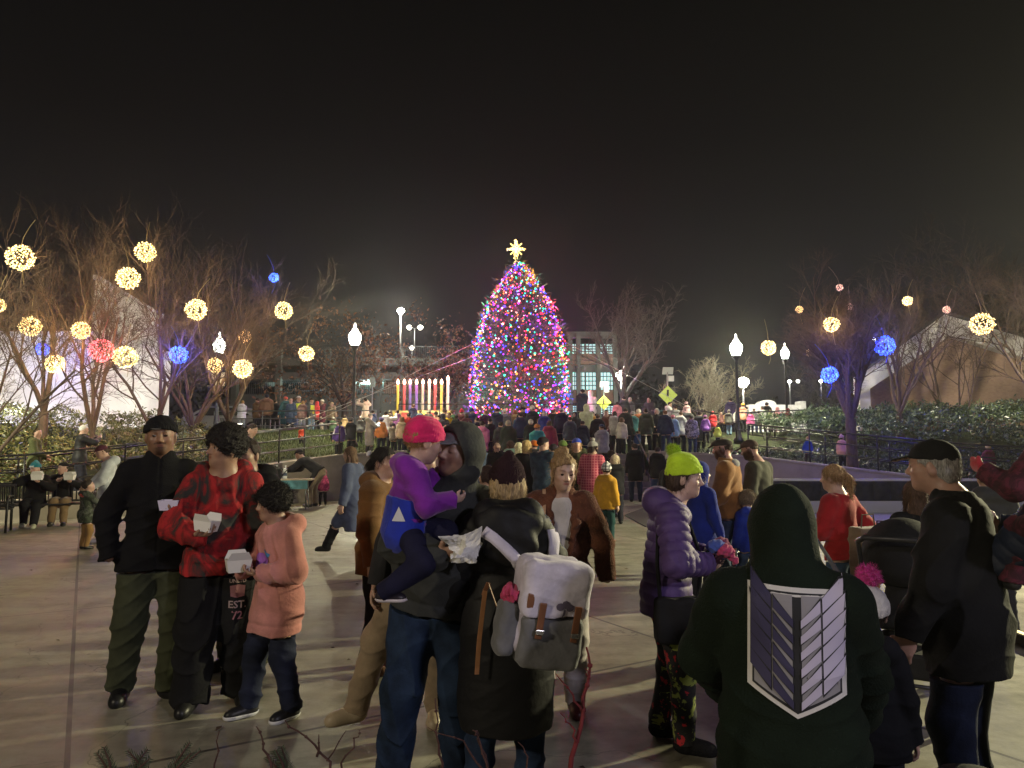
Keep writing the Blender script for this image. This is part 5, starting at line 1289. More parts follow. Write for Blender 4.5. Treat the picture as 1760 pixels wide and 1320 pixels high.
a, b_ = gnd(1694, 1084), gnd(1756, 1108); m = MB(); m.bar(a + (a - b_) * 1.5 + Vector((0, .02, .05)), b_ + (b_ - a) * 2 + Vector((0, .02, .05)), .08, .08); o = m.build('gold_light_strip', mat('plain', (.02, .02, .02)), None); tag(o, 'black floor kerb with a glowing golden strip at the right edge', 'light strip')
q = MB(); q.bar(a + Vector((0, .02, .092)), b_ + (b_ - a) * 2 + Vector((0, .02, .092)), .025, .02); q.build('led_strip', mat('emit', (1, .78, .35), s=2.2), o)
m = MB(); p = [gnd(1073, 886), gnd(1122, 868), gnd(1172, 880), gnd(1110, 906)]; m.poly([q + Vector((0, 0, .004)) for q in p] + [q + Vector((0, 0, .016)) for q in p], [(0, 3, 2, 1), (4, 5, 6, 7), (0, 1, 5, 4), (1, 2, 6, 5), (2, 3, 7, 6), (3, 0, 4, 7)])
tag(m.build('floor_mat', mat('plain', (.03, .03, .03), rough=.9)), 'dark rubber mat lying on the pavement beside the child in yellow', 'mat')
# ------------------------------------------------------------------ off frame lamps that light the plaza
def flood(loc, e, col, label, spot=None, aim=None, rad=.12):
    r = empty('flood_lamp', (loc[0], loc[1], 0)); tag(r, label, 'flood lamp', 'floodlights around the plaza'); h = loc[2]
    m = MB(); m.tube([(0, 0, 0), (0, 0, h - .15)], [.08, .05], 8); m.build('pole', POST, r, True); m = MB(); m.lathe([(.05, h - .14), (.16, h), (.12, h + .12)], (0, 0, 0), 12); m.build('lamp_head', GLOWC, r)
    dx, dy = -loc[0], 7.0 - loc[1]; dl = math.hypot(dx, dy)
    if aim: dx, dy = aim[0] - loc[0], aim[1] - loc[1]; dl = math.hypot(dx, dy)
    lamp_light('flood_light', (loc[0] + dx / dl * (.2 + rad), loc[1] + dy / dl * (.2 + rad), loc[2] - .1), e, col, rad, spot, aim)
flood((13.0, 10.5, 4.3), 11000, (1, .92, .55), 'floodlight on a pole beyond the rink side', 96, (-3.5, 6.0, 0.0), .06)
flood((18.2, 20.4, 5.0), 1300, (1, .90, .66), 'added warm fill floodlight out of view facing the brick gable', 120, (16.5, 28.0, 3.8))  # fill lamp added out of view to brighten the brick wall
flood((6.5, -5.5, 5.4), 1250, (.90, .85, 1.0), 'cool floodlight on a pole behind the photographer', rad=.35)
flood((-7.0, -3.5, 5.2), 1250, (1, .86, .62), 'added warm fill floodlight behind the photographer on the left', rad=.35)  # added front fill for the faces of the near people
flood((-15.5, 10.0, 5.4), 6000, (1, .95, .66), 'warm floodlight on a pole beside the left bank', 70, (-12.0, 20.0, 1.6))
def washer(loc, e, col, label, aim):
    r = empty('wall_washer', loc); tag(r, label, 'wall light', 'low wall lights behind the hedge'); m = MB(); m.box((0, 0, -.1), (.3, .2, .2)); m.build('housing', POST, r, bevel=.02); m = MB(); m.box((0, .0, .012), (.24, .14, .02)); m.build('lens', DIM, r)
    lamp_light('washer_light', Vector(loc) + Vector((0, 0, .12)), e, col, .15, 150, aim)
washer((-17.5, 20.3, 2.3), 210, (.97, .95, 1.0), 'low wall light hidden by the hedge before the smooth lavender wall', (-17.5, 23, 3.4))
washer((-14.6, 20.6, 2.3), 130, (.97, .95, 1.0), 'low wall light hidden by the hedge near the building corner', (-14.6, 23, 3.6))
washer((-9.6, 24.9, 2.4), 560, (.93, 1.0, .84), 'low wall light before the corrugated metal tower', (-13.4, 25.0, 4.4))
# ------------------------------------------------------------------ people near the camera
BK = (.008, .008, .0095)
def place(px, Y, ytop=None): x = at(px, 768, Y).x; return Vector((x, Y, gz(x, Y)))
def hgt(px, ytop, Y, z=0.0): return at(px, ytop, Y).z - z
def takeout(label, c, rz=0.0, tilt=(0, 0), s=1.0, col=(.78, .76, .74), flaps=True):
    """open paper food box, wider at the top, with two flaps standing"""
    r = empty('takeout_box', c, rz); r.rotation_euler = (tilt[0], tilt[1], rz); tag(r, label, 'food box', 'paper food boxes in hands')
    m = MB(); a, b_, h = .050 * s, .038 * s, .062 * s; k = 1.22; t = .004
    def ring(q, z, o=0): return [(-(a - o) * q, -(b_ - o) * q, z), ((a - o) * q, -(b_ - o) * q, z), ((a - o) * q, (b_ - o) * q, z), (-(a - o) * q, (b_ - o) * q, z)]
    m.poly(ring(1, -h / 2) + ring(k, h / 2) + ring(k, h / 2, t) + ring(1, -h / 2 + t, t), [(3, 2, 1, 0), (0, 1, 5, 4), (1, 2, 6, 5), (2, 3, 7, 6), (3, 0, 4, 7), (4, 5, 9, 8), (5, 6, 10, 9), (6, 7, 11, 10), (7, 4, 8, 11), (8, 9, 13, 12), (9, 10, 14, 13), (10, 11, 15, 14), (11, 8, 12, 15), (12, 13, 14, 15)])
    WP = mat('plain', col, rough=.45); m.build('tray', WP, r)
    if flaps:
        for sy in (-1, 1):
            f = MB(); y0, z0 = sy * b_ * k, h / 2; f.poly([(-a * k, y0, z0), (a * k, y0, z0), (a * .8, y0 + sy * .022 * s, z0 + .04 * s), (-a * .8, y0 + sy * .022 * s, z0 + .04 * s)], [(0, 1, 2, 3)])
            o = f.build('flap', WP, r); o.modifiers.new('t', 'SOLIDIFY').thickness = .003
    return r
def text_decal(text, size, origin, ax, az, look, fld, m, parent, name, bold=.0):
    cu = bpy.data.curves.new(name, 'FONT'); cu.body = text; cu.size = size; cu.align_x = 'CENTER'; cu.align_y = 'CENTER'; cu.offset = bold; cu.resolution_u = 2; cu.space_line = .8
    o = bpy.data.objects.new(name, cu); COL.objects.link(o); bpy.context.view_layer.update()
    me = bpy.data.meshes.new_from_object(o.evaluated_get(bpy.context.evaluated_depsgraph_get())); bpy.data.objects.remove(o)
    n = len(me.vertices); V = np.zeros(n * 3, F32); me.vertices.foreach_get('co', V); V = V.reshape(-1, 3)
    P = v3(origin) + V[:, :1] * v3(ax) + V[:, 1:2] * v3(az); P = project(P, look, fld, .005)
    me.vertices.foreach_set('co', P.ravel()); me.update(); me.materials.append(m); ob = bpy.data.objects.new(name, me); return link(ob, parent)
def poly_decal(polys, origin, ax, az, look, fld, m, parent, name, off=.004, div=3):
    """polygons [(pts2d)] fanned from their centre, subdivided and laid on the cloth"""
    V, T = [], []
    for pts in polys:
        c = (sum(p[0] for p in pts) / len(pts), sum(p[1] for p in pts) / len(pts)); b0 = len(V)
        ring = []
        for i in range(len(pts)):
            a, q = pts[i], pts[(i + 1) % len(pts)]
            for k in range(div): ring.append((a[0] + (q[0] - a[0]) * k / div, a[1] + (q[1] - a[1]) * k / div))
        n = len(ring); V.append(c)
        for j in range(1, div + 1): V += [(c[0] + (p[0] - c[0]) * j / div, c[1] + (p[1] - c[1]) * j / div) for p in ring]
        for i in range(n):
            T.append((b0, b0 + 1 + i, b0 + 1 + (i + 1) % n, b0 + 1 + (i + 1) % n))
            for j in range(div - 1):
                u, w = b0 + 1 + j * n, b0 + 1 + (j + 1) * n; T.append((u + i, w + i, w + (i + 1) % n, u + (i + 1) % n))
    A = np.array(V, F32); P = v3(origin) + A[:, :1] * v3(ax) + A[:, 1:2] * v3(az); P = project(P, look, fld, off)
    me = bpy.data.meshes.new(name); me.from_pydata([tuple(p) for p in P], [], [t[:3] if t[2] == t[3] else t for t in T]); me.update(); me.materials.append(m)
    return link(bpy.data.objects.new(name, me), parent)

# 1 man in black, hands by the box
Y = 4.75; J = person('man in black jacket, black beanie and olive cargo trousers looking at the camera', place(277, Y), 180, 1.80,
    dict(col=BK, kind='fleece', collar='stand', hem=.455, bulk=.018, width=1.02, fold=.006, zip=1), dict(col=(.045, .05, .028), bulk=.026, fold=.008, name='cargo_trousers'), dict(col=(.012, .012, .013), boot=1), skin=(.25, .135, .085),
    hat='beanie', hat_col=(.012, .012, .014), hair='buzz', hair_col=(.01, .01, .01), beard='goatee', beard_tint=(.22, .16, .13), eyes=True, face_w=1.06, head=(-4, -2, 2),
    feet=[(-.055, .04, 42, 0), (.095, -.01, -6, 0)], R=dict(t=(.150, .035, .505), pole=(1, -.5, -.1), hide=1), L=dict(t=(-.065, .175, .655), pole=(-.6, -.4, -.5), dir=(.3, .6, .1), n=(.3, 0, 1), curl=.5), neck_r=.036, stoop=.01)
takeout('white food box held by the man in black', palm(J, 'L', .05) + Vector((.0, -.01, .012)), .1, col=(.62, .58, .78), flaps=False)
poly_decal([[(-.032, -.014), (.032, -.014), (.032, .014), (-.032, .014)]], J['hc'] + J['hR'] @ Vector((.0, .4, .19 * J['hh'])), (1, 0, 0), (0, 0, 1), (0, -1, 0), inhead(hat_field(dict(hat='beanie')), J['hc'], J['hR'], J['hh']), mat('plain', (.18, .17, .16), rough=.7), J['hat'], 'patch', .002)
G = Fd(); nk = J['neck']; G.u(rc(nk + Vector((0, .015, .0)), nk + Vector((0, .02, .05)), .068, .066), .01); G.u(rc(nk + Vector((-.04, .085, -.02)), nk + Vector((-.015, .115, -.13)), .010, .010), .01); G.u(rc(nk + Vector((.04, .085, -.02)), nk + Vector((.015, .115, -.13)), .010, .010), .01)
sdf_obj('neck_scarf', G, .005, mat('knit', (.10, .085, .06)), J['root'])
# 2 teenager in the red tie dye hoodie
Y = 4.6; J = person('teenager with afro in red and black tie dye hoodie looking sideways', place(386, Y), 178, 1.71,
    dict(kind='tiedye', col=(.36, .012, .016), mk=dict(scale=4.5, dist=1.4), collar='hood', hem=.485, bulk=.022, cuff=1, band=1, fold=.009, name='hoodie', pocket=.06), dict(col=(.010, .010, .011), bulk=.044, fold=.010, name='sweatpants', flare=.010), dict(col=(.012, .012, .012)), skin=(.33, .19, .125),
    hair='afro', hair_col=(.012, .009, .008), eyes=True, head=(-62, 4, 0), gaze=-14, feet=[(-.085, -.02, 8, 0), (.085, .02, -14, 0)], face_w=.96,
    R=dict(t=(.075, .165, .635), pole=(.8, -.6, -.35), dir=(-.75, .55, .1), n=(.0, .1, 1), curl=.45), L=dict(t=(-.165, .05, .475), pole=(-.7, -.5, 0), hide=1))
takeout('white food box held by the teenager in red', palm(J, 'R', .038) + Vector((.0, 0, .01)), -.25, (0, .12))
lh = J['legs'][0]; lg0 = lh[0].lerp(lh[1], .42); M_ = mat('plain', (.30, .22, .22), rough=.8); M2 = mat('plain', (.24, .10, .12), rough=.8)
for tx, sz, dz, mm in (('ECKO', .062, .115, M_), ('UNLTD', .030, .068, M_), ('EST.', .060, -.075, M_), ('72', .068, -.14, M2)):
    text_decal(tx, sz, lg0 + Vector((-.035, .35, dz)), (-1, 0, 0), (0, 0, 1), (0.12, -1, 0), J['leg_f'], mm, J['leg_o'], 'lettering', .0012)
poly_decal([[(-.045, .034), (0, .043), (.045, .034), (.04, -.03), (0, -.038), (-.04, -.03)]], lg0 + Vector((-.035, .35, .005)), (-1, 0, 0), (0, 0, 1), (.12, -1, 0), J['leg_f'], M2, J['leg_o'], 'printed_badge')
# 3 child in the pink hoodie
Y = 4.42; J = person('curly haired child in oversized pink hoodie holding a white box', place(486, Y), 116, 1.37,
    dict(col=(.52, .22, .20), collar='hood', hem=.37, bulk=.030, cuff=1, band=1, fold=.009, name='hoodie', width=1.08, pocket=.0), dict(col=(.016, .020, .04), bulk=.022, fold=.007), dict(col=(.014, .014, .016), sole=(.6, .6, .62)), skin=(.36, .21, .145),
    hair='curly', hair_col=(.012, .009, .008), eyes=True, hs=.150, kid=.5, head=(-8, -6, 0), gaze=0, feet=[(-.075, -.04, 10, 0), (.07, .09, -6, 0)],
    L=dict(t=(-.085, .125, .645), pole=(-.8, -.6, -.4), dir=(.5, .8, .1), n=(.3, 0, 1), curl=.5), R=dict(t=(.085, .13, .64), pole=(.8, -.6, -.4), dir=(-.5, .8, .1), n=(-.3, 0, 1), curl=.5))
takeout('white food box held by the child in pink', (palm(J, 'L', .03) + palm(J, 'R', .03)) / 2 + Vector((-.03, -.02, .015)), .5, (0, 0), 1.15)
ch = J['neck'] - J['sd'] * .19
for col, pts in (((.30, .10, .45), [(-.075, .01), (-.03, .05), (.03, .045), (.08, .02), (.06, -.03), (0, -.05), (-.05, -.03)]), ((.55, .38, .06), [(-.03, -.045), (.04, -.04), (.05, -.085), (-.02, -.09)]), ((.05, .20, .42), [(-.09, .045), (-.04, .075), (-.05, .03), (-.08, .02)]), ((.5, .10, .10), [(.03, .055), (.085, .06), (.095, .025), (.05, .03)])):
    poly_decal([pts], ch + Vector((0, .4, 0)), (1, 0, 0), (0, 0, 1), (0, -1, 0), J['top_f'], mat('plain', col, rough=.8), J['top'], 'chest_print', .004 + .001 * col[0])
# 4 hidden person behind the teenager
person('person mostly hidden behind the teenager, dark jacket and camouflage trousers', place(432, 5.35), 150, 1.66, dict(col=BK, collar='hood', hem=.45, bulk=.03), dict(kind='camo', col=(.05, .06, .035), mk=dict(col2=(.02, .022, .016), col3=(.08, .075, .05)), bulk=.025), dict(col=(.02, .02, .02), boot=1), hair='short', skin=(.3, .18, .12))
# 5 father kissing the child
Y = 3.52; FD = J = person('man in dark grey hoodie and jeans carrying a child and kissing her cheek', place(748, Y), 178, 1.71,
    dict(col=(.042, .044, .044), collar='hood_up', hem=.49, bulk=.025, width=1.04, belly=.05, fold=.007, cuff=1, band=1, name='hoodie', hood_scale=1.04, hood_open=.19), dict(kind='denim', col=(.014, .026, .055), bulk=.023, fold=.010, name='jeans'), dict(col=(.02, .02, .02), sole=(.35, .35, .35)), skin=(.42, .25, .19),
    hair='short', hair_col=(.05, .035, .025), hat='cap', hat_col=(.20, .20, .22), beard='stubble', beard_tint=(.45, .36, .33), eyes=True, eyes_shut=True, face_w=1.12, lean=(2, -9), stoop=.02, head=(-44, 4, -12),
    feet=[(-.075, 0, 10, 0), (.105, .01, -14, 0)], R=dict(t=(-.015, .205, .66), pole=(1, -.1, -.55), dir=(-.85, .25, .18), n=(-.25, -.75, .6), curl=.62), L=dict(t=(-.165, .06, .49), pole=(-.8, -.4, 0), curl=.5))
bk = J['hip'] + Vector((0, .3, -.02)); poly_decal([[(-.028, -.016), (.028, -.016), (.028, .016), (-.028, .016)]], bk, (1, 0, 0), (0, 0, 1), (0, -1, 0), J['leg_f'], mat('metal', (.4, .38, .35), metal=.9), J['leg_o'], 'belt_buckle', .006)
# 6 the child on his arm
hp = at(694, 905, 3.30); Hc = .97; hipz = .525 * (Hc * (1 - .205) / .866)
CH = J = person('small child in purple and blue jacket and bright pink beanie held on an arm', hp - Vector((0, 0, hipz)), -78, Hc,
    dict(col=(.20, .022, .34), collar='hood', hem=.655, bulk=.055, fold=.006, name='jacket', cuff=0), dict(col=(.012, .012, .035), bulk=.030, fold=.006), dict(col=(.025, .02, .03), sole=(.55, .5, .55)), skin=(.56, .36, .29),
    hs=.205, kid=1, hair='short', hair_col=(.42, .24, .11), hat='beanie', hat_low=.10, hat_col=(.78, .022, .16), hat_kind='cloth', eyes=True, eyes_shut=True, head=(8, -14, 6), seated=1, lean=(7, 4), lip=(.85, .5, .5),
    feet=[(-.10, .16, 0, .28), (.17, -.13, -20, .19)], knee_pole=(.6, .8, .2), R=dict(t=(.15, .22, .665), pole=(.5, -.4, -1), curl=.5), L=dict(t=(-.10, .20, .78), pole=(-.5, -.4, -1)))
LB = Fd(); s_ = J['sd']; Hb = J['Hb']; LB.u(rc(J['hip'] - s_ * .01, J['hip'] + s_ * .12 * Hb, .106 * Hb + .034, .100 * Hb + .036, 1.3, J['fw']), .02); LB.cut(s_, J['hip'] + s_ * .15 * Hb); LB.disp(folds(.008, 3, [J['hip']], .2))
sdf_obj('blue_jacket_panel', LB, .0052, mat('cloth', (.018, .035, .40)), J['top'])
poly_decal([[(-.026, -.03), (.026, -.03), (0, .034)]], J['hip'] + s_ * .075 * Hb + Vector((.4, -.055, 0)), (0, 1, 0), (0, 0, 1), (-1, 0, 0), LB, mat('plain', (.6, .6, .66)), J['top'], 'printed_triangle')
# napkin with food in his hand
np_ = palm(FD, 'R', .02); r = empty('paper_napkin', np_ + Vector((.045, -.045, .02))); tag(r, 'crumpled white paper napkin of food in the hand of the carrying man', 'napkin')
def crumpled(nm, corners, n, amp, seed, parent, m_):
    """a crushed paper sheet: a grid between four corners broken by random straight creases"""
    rs = np.random.RandomState(seed); A, B_, C_, D_ = [np.array(c) for c in corners]; U, V_ = np.meshgrid(np.linspace(0, 1, n), np.linspace(0, 1, n)); u, v = U.ravel()[:, None], V_.ravel()[:, None]
    P = A * (1 - u) * (1 - v) + B_ * u * (1 - v) + C_ * u * v + D_ * (1 - u) * v; nr = np.cross(B_ - A, D_ - A); nr = nr / np.linalg.norm(nr); d = np.zeros(n * n)
    for k in range(9):
        a = rs.uniform(0, 6.28); t = (U.ravel() - .5) * math.cos(a) + (V_.ravel() - .5) * math.sin(a) - rs.uniform(-.4, .4); d += np.abs(t) * rs.choice([-1, 1]) * rs.uniform(.5, 1)
    P = P + nr * (d[:, None] * amp) + rs.normal(size=P.shape) * amp * .05
    q = np.arange(n * n).reshape(n, n); Q = np.stack([q[:-1, :-1], q[:-1, 1:], q[1:, 1:], q[1:, :-1]], -1).reshape(-1, 4)
    me = mesh_np(nm, P, Q, False); me.materials.append(m_); o = link(bpy.data.objects.new(nm, me), parent); o.modifiers.new('t', 'SOLIDIFY').thickness = .0015; return o
PW = mat('plain', (.74, .73, .72), rough=.8)
crumpled('napkin_sheet', [(-.06, -.02, -.055), (.055, -.035, -.06), (.07, .0, .035), (-.055, .01, .045)], 15, .034, 3, r, PW)
crumpled('napkin_sheet', [(-.05, .02, -.05), (.06, .02, -.045), (.085, .02, .085), (-.03, .03, .03)], 13, .030, 8, r, PW)
crumpled('napkin_sheet', [(-.045, .0, -.01), (.02, -.045, -.03), (.05, -.02, .055), (-.04, .0, .05)], 11, .034, 5, r, PW)
# 7 woman with the backpack
Y = 3.34; BW = J = person('woman seen from behind in long black puffer coat and dark maroon beanie', place(872, Y), 6, 1.535,
    dict(kind='puffer', col=(.006, .006, .0075), collar='hood', hem=.225, bulk=.021, puff=.115, puff_amp=.010, flare=.012, skirt=1, name='puffer_coat', fold=.005), dict(kind='denim', col=(.018, .032, .07), bulk=.018, fold=.007, name='jeans'), dict(col=(.02, .02, .02), boot=1), skin=(.5, .33, .26),
    hair='bob', hair_col=(.42, .30, .16), hat='tall_beanie', hat_col=(.030, .014, .018), head=(4, -4, 3), lean=(2, 0), stoop=.02, feet=[(-.085, 0, 4, 0), (.075, .02, -4, 0)],
    L=dict(t=(-.19, .10, .50), pole=(-1, -.4, 0)), R=dict(t=(.18, .12, .52), pole=(1, -.4, 0)))
HB = Fd(); nk = J['neck']; HB.u(ell(nk + Vector((0, -.115, -.005)), (.150, .075, .085)), .02); HB.u(ell(nk + Vector((0, -.145, -.11)), (.125, .055, .085)), .06); HB.disp(wob(.006, 16, 3)); sdf_obj('coat_hood', HB, .0052, mat('puffer', (.007, .007, .0085)), J['top'])
bp_ = empty('backpack', (.135, Y - .30, .935), math.radians(5)); bp_.rotation_euler = (math.radians(3), math.radians(9), math.radians(14)); bp_.scale = (.93, .93, .96); tag(bp_, 'lavender grey canvas backpack with brown leather straps on a black coat', 'backpack')
CV = mat('cloth', (.60, .56, .68)); CG = mat('cloth', (.15, .15, .165)); LT = mat('leather', (.20, .085, .045))
F = Fd(); F.u(rbox((0, -.01, .02), (.150, .085, .205), .055), .02); F.disp(wob(.004, 12, 2)); sdf_obj('main_bag', F, .005, mat('cloth', (.50, .46, .56)), bp_)
F = Fd(); F.u(rbox((.02, -.055, -.115), (.145, .080, .115), .045), .02); F.disp(folds(.007, 5, [(.0, -.13, -.05)], .12)); F.disp(wob(.003, 20, 1)); sdf_obj('front_pocket', F, .005, CG, bp_)
F = Fd(); F.u(rbox((.012, -.045, .095), (.158, .095, .125), .045), .02); F.cut((0, .55, -1), (0, -.12, .005)); F.disp(wob(.004, 10, 5)); F.disp(folds(.006, 9, [(.0, -.13, .02)], .15)); sdf_obj('flap', F, .005, CV, bp_); FLAP = F
F = Fd(); F.u(rbox((-.165, -.01, -.09), (.045, .07, .115), .035), .02); F.disp(wob(.004, 15, 5)); sp_ = sdf_obj('side_pocket', F, .005, CG, bp_)
F = Fd(); F.u(ell((-.165, -.02, .045), (.036, .055, .045)), .02); F.disp(wob(.008, 40, 5)); sdf_obj('pink_cloth', F, .005, mat('cloth', (.50, .05, .14)), bp_)
for x in (-.055, .105):
    m = MB(); m.box((x, -.148, -.02), (.030, .010, .15), Matrix.Rotation(.05, 3, 'X')); s_o = m.build('strap', LT, bp_, bevel=.003)
    m = MB(); m.box((x, -.156, -.065), (.036, .008, .020)); m.build('buckle', mat('metal', (.5, .48, .45), metal=.9, rough=.25), s_o, bevel=.002)
m = MB(); m.box((-.11, -.135, .055), (.03, .02, .06)); m.build('leather_tab', LT, bp_, bevel=.004)
polys = [[(-.006, -.035), (.006, -.035), (.005, .0), (-.005, .0)]] + [[(cx + .019 * math.cos(a), cz + .017 * math.sin(a)) for a in np.linspace(0, 2 * PI, 9)[:-1]] for cx, cz in ((0, .022), (-.022, .01), (.022, .01))]
poly_decal(polys, (.045, -.4, .035), (1, 0, 0), (0, 0, 1), (0, 1, 0), FLAP, mat('plain', (.10, .08, .13)), bp_, 'tree_emblem', .003, 2)
def strap3(pts, w, m_, nm, th=.007):
    mb = MB()
    for a, c in zip(pts[:-1], pts[1:]): mb.bar(a, c, w, th)
    return mb.build(nm, m_, bp_, bevel=.002)
def bl_(p): return (bp_.matrix_world.inverted() if False else (Matrix.Translation(bp_.location) @ bp_.rotation_euler.to_matrix().to_4x4()).inverted()) @ Vector(p)
shl = wpt(J, J['arms']['L'][0]); shr = wpt(J, J['arms']['R'][0])
COATF = Fd(); COATF.u(J['top_f'], .01); COATF.u(HB, .01); Mi = J['Mw'].inverted()
def strap_decal(J, path, wpx, Y0, fld, m_, nm, off=.010):
    """a ribbon laid on the cloth along a path given by points in front of it"""
    P = [at(px, py, Y0) for px, py in path]; d = (Mi.to_3x3() @ ray(*path[len(path) // 2])).normalized(); pts = []
    fine = [P[0].lerp(P[1], t) for t in np.linspace(0, 1, 8)][:-1]
    for a, c in zip(P[1:-1], P[2:]): fine += [a.lerp(c, t) for t in np.linspace(0, 1, 8)][:-1]
    fine.append(P[-1]); w = wpx / FPX * Y0 / 2
    for k, q in enumerate(fine):
        t_ = (fine[min(k + 1, len(fine) - 1)] - fine[max(k - 1, 0)]).normalized(); n_ = Vector((t_.z, 0, -t_.x))
        for e in (-1, -.33, .33, 1): pts.append(Mi @ (q + n_ * w * e))
    V = project([tuple(q) for q in pts], d, fld, off); n = len(fine); Q = [(4 * k + i, 4 * k + i + 1, 4 * k + i + 5, 4 * k + i + 4) for k in range(n - 1) for i in range(3)]
    me = mesh_np(nm, V, Q); me.materials.append(m_); o = link(bpy.data.objects.new(nm, me), J['root']); s_ = o.modifiers.new('t', 'SOLIDIFY'); s_.thickness = .012; s_.offset = 0; return o
strap_decal(J, [(826, 908), (846, 922), (868, 942), (888, 962), (900, 985)], 21, 2.75, COATF, CV, 'shoulder_strap')
strap_decal(J, [(948, 905), (952, 930), (950, 960)], 20, 2.75, COATF, CV, 'shoulder_strap')
strap3([bl_(q) for q in (shl + Vector((.02, -.17, -.26)), shl + Vector((.045, -.185, -.20)), shl + Vector((.12, -.19, -.40)))], .022, LT, 'loose_strap', .004)
strap3([bl_(q) for q in (shl + Vector((.03, -.175, -.23)), shl + Vector((.005, -.20, -.45)), shl + Vector((-.005, -.195, -.60)))], .022, mat('leather', (.36, .17, .08)), 'loose_strap', .004)
# 8 woman in the brown teddy coat
Y = 4.56; J = person('woman in brown teddy coat and white top with messy blonde bun', place(962, Y), 186, 1.565,
    dict(kind='fur', col=(.13, .048, .026), collar='stand', hem=.475, bulk=.026, fold=.007, name='teddy_coat', vneck=1, width=1.05, fuzz=(9000, .012, .0011, 3, (0, 0, -.3), .6)), dict(col=(.55, .50, .50), bulk=.020, name='white_trousers'), dict(col=(.06, .010, .012), boot=1), skin=(.52, .34, .265),
    hair='bun', hair_col=(.30, .19, .09), eyes=True, head=(10, -14, -3), lean=(3, 0), stoop=.03, lip=(.75, .42, .42), hair_tint=(.28, .18, .12), face_w=.94, feet=[(-.05, .05, 0, 0), (.06, -.10, 0, 0)],
    L=dict(t=(-.180, .05, .505), pole=(-1, -.5, 0), hide=1), R=dict(t=(.185, .03, .49), pole=(1, -.5, 0), hide=1))
F = Fd(); nk = J['neck']; F.u(rc(nk + Vector((0, .010, -.075)), J['hip'] + Vector((0, .01, .05)), .112, .112, 1.22, (0, 1, 0)), .02); F.u(rc(nk + Vector((0, .02, -.03)), nk + Vector((0, .02, -.005)), .066, .055), .03); F.disp(wob(.003, 14, 2)); sdf_obj('white_top', F, .005, mat('knit', (.62, .58, .56)), J['root'])
for sx in (-1, 1):
    F = Fd(); F.u(rc(nk + Vector((sx * .065, -.005, .015)), nk + Vector((sx * .085, .105, -.16)), .038, .028), .02); F.u(rc(nk + Vector((sx * .085, .105, -.16)), nk + Vector((sx * .045, .125, -.34)), .028, .018), .02); F.disp(wob(.004, 40, 3)); sdf_obj('lapel', F, .005, mat('fur', (.13, .048, .026)), J['top'])
m = MB(); a0 = nk + Vector((.105, .03, .045)); 
for a, c in ((a0, nk + Vector((.115, .125, -.12))), (nk + Vector((.115, .125, -.12)), nk + Vector((.10, .145, -.42)))): m.bar(a, c, .022, .006)
st = m.build('bag_strap', mat('leather', (.42, .26, .16)), J['root'], bevel=.002)
# 9 woman in the suede jacket
J = person('woman in tan suede jacket with dark hair and a white bow', place(652, 5.3), -112, 1.60, dict(kind='fleece', col=(.17, .085, .03), collar='fur', hem=.44, bulk=.032, name='suede_jacket', fold=.006), dict(col=(.012, .012, .02), bulk=.006, name='leggings'), dict(col=(.10, .05, .03), boot=1), skin=(.46, .28, .21),
    hair='ponytail', hair_len=.3, hair_col=(.015, .011, .010), eyes=True, head=(-18, 0, 0), L=dict(t=(-.17, .05, .45)), R=dict(t=(.18, .05, .47), glove=(.55, .48, .38), mitten=1))
F = Fd(); 
for sx in (-1, 1): F.u(ell((sx * .15, -.60, .30), (.15, .06, .10), Matrix.Rotation(sx * .4, 3, 'Y')), .03)
sdf_obj('hair_bow', inhead(F, J['hc'], J['hR'], J['hh']), .006, mat('plain', (.75, .72, .68), rough=.7), J['root'])
F = Fd(); F.u(rc(J['neck'] + Vector((-.05, .03, .02)), J['neck'] + Vector((.05, .05, -.05)), .035, .03), .02); sdf_obj('white_collar', F, .006, mat('plain', (.7, .68, .66)), J['root'])
# 10 bald man half hidden behind the child
person('bald man with glasses half hidden behind the pink beanie, beige boots', place(732, 4.25), 172, 1.64, dict(col=(.03, .03, .035), collar='crew', hem=.46, bulk=.02, name='sweater'), dict(col=(.28, .21, .14), bulk=.02, name='khaki_trousers'), dict(col=(.42, .34, .24), boot=1), skin=(.48, .30, .23), eyes=True, head=(-20, 0, 0), feet=[(-.04, -.06, 0, 0), (.24, .05, -60, 0)], lean=(0, -2))
# 11 woman in the purple puffer
Y = 4.02; J = person('woman in purple quilted puffer and lime green pompom beanie facing right', place(1140, Y), -88, 1.545,
    dict(kind='puffer', col=(.085, .048, .17), collar='hood', hem=.45, bulk=.034, puff=.055, puff_amp=.014, name='puffer_jacket', fold=.003, flare=.01), dict(kind='print', col=(.012, .012, .014), mk=dict(col2=(.42, .02, .03), col3=(.25, .30, .06), scale=11.0, dist=.5), bulk=.014, name='printed_leggings'), dict(col=(.010, .010, .011), boot=1, kind='fur'), skin=(.55, .36, .30),
    hair='bob', hair_col=(.055, .032, .022), hat='slouch', hat_col=(.50, .74, .03), hat_kind='cloth', pom=(.46, .70, .03), pom_r=.135, pom_at=(0, -.36, .70), eyes=True, head=(-6, -6, 0), lean=(4, 0), stoop=.03, feet=[(-.06, -.03, 4, 0), (.07, .05, -8, 0)],
    L=dict(t=(-.05, .15, .645), pole=(-.8, -.6, -.5), curl=.8, glove=(.03, .012, .02)), R=dict(t=(.075, .14, .635), pole=(.9, -.6, -.4), curl=.8, glove=(.035, .012, .022)))
q = wrist(J, 'R'); r = empty('scarf_bundle', q + Vector((.07, .02, .07))); tag(r, 'pink and blue mittens bundled in the hands of the woman in purple', 'mittens')
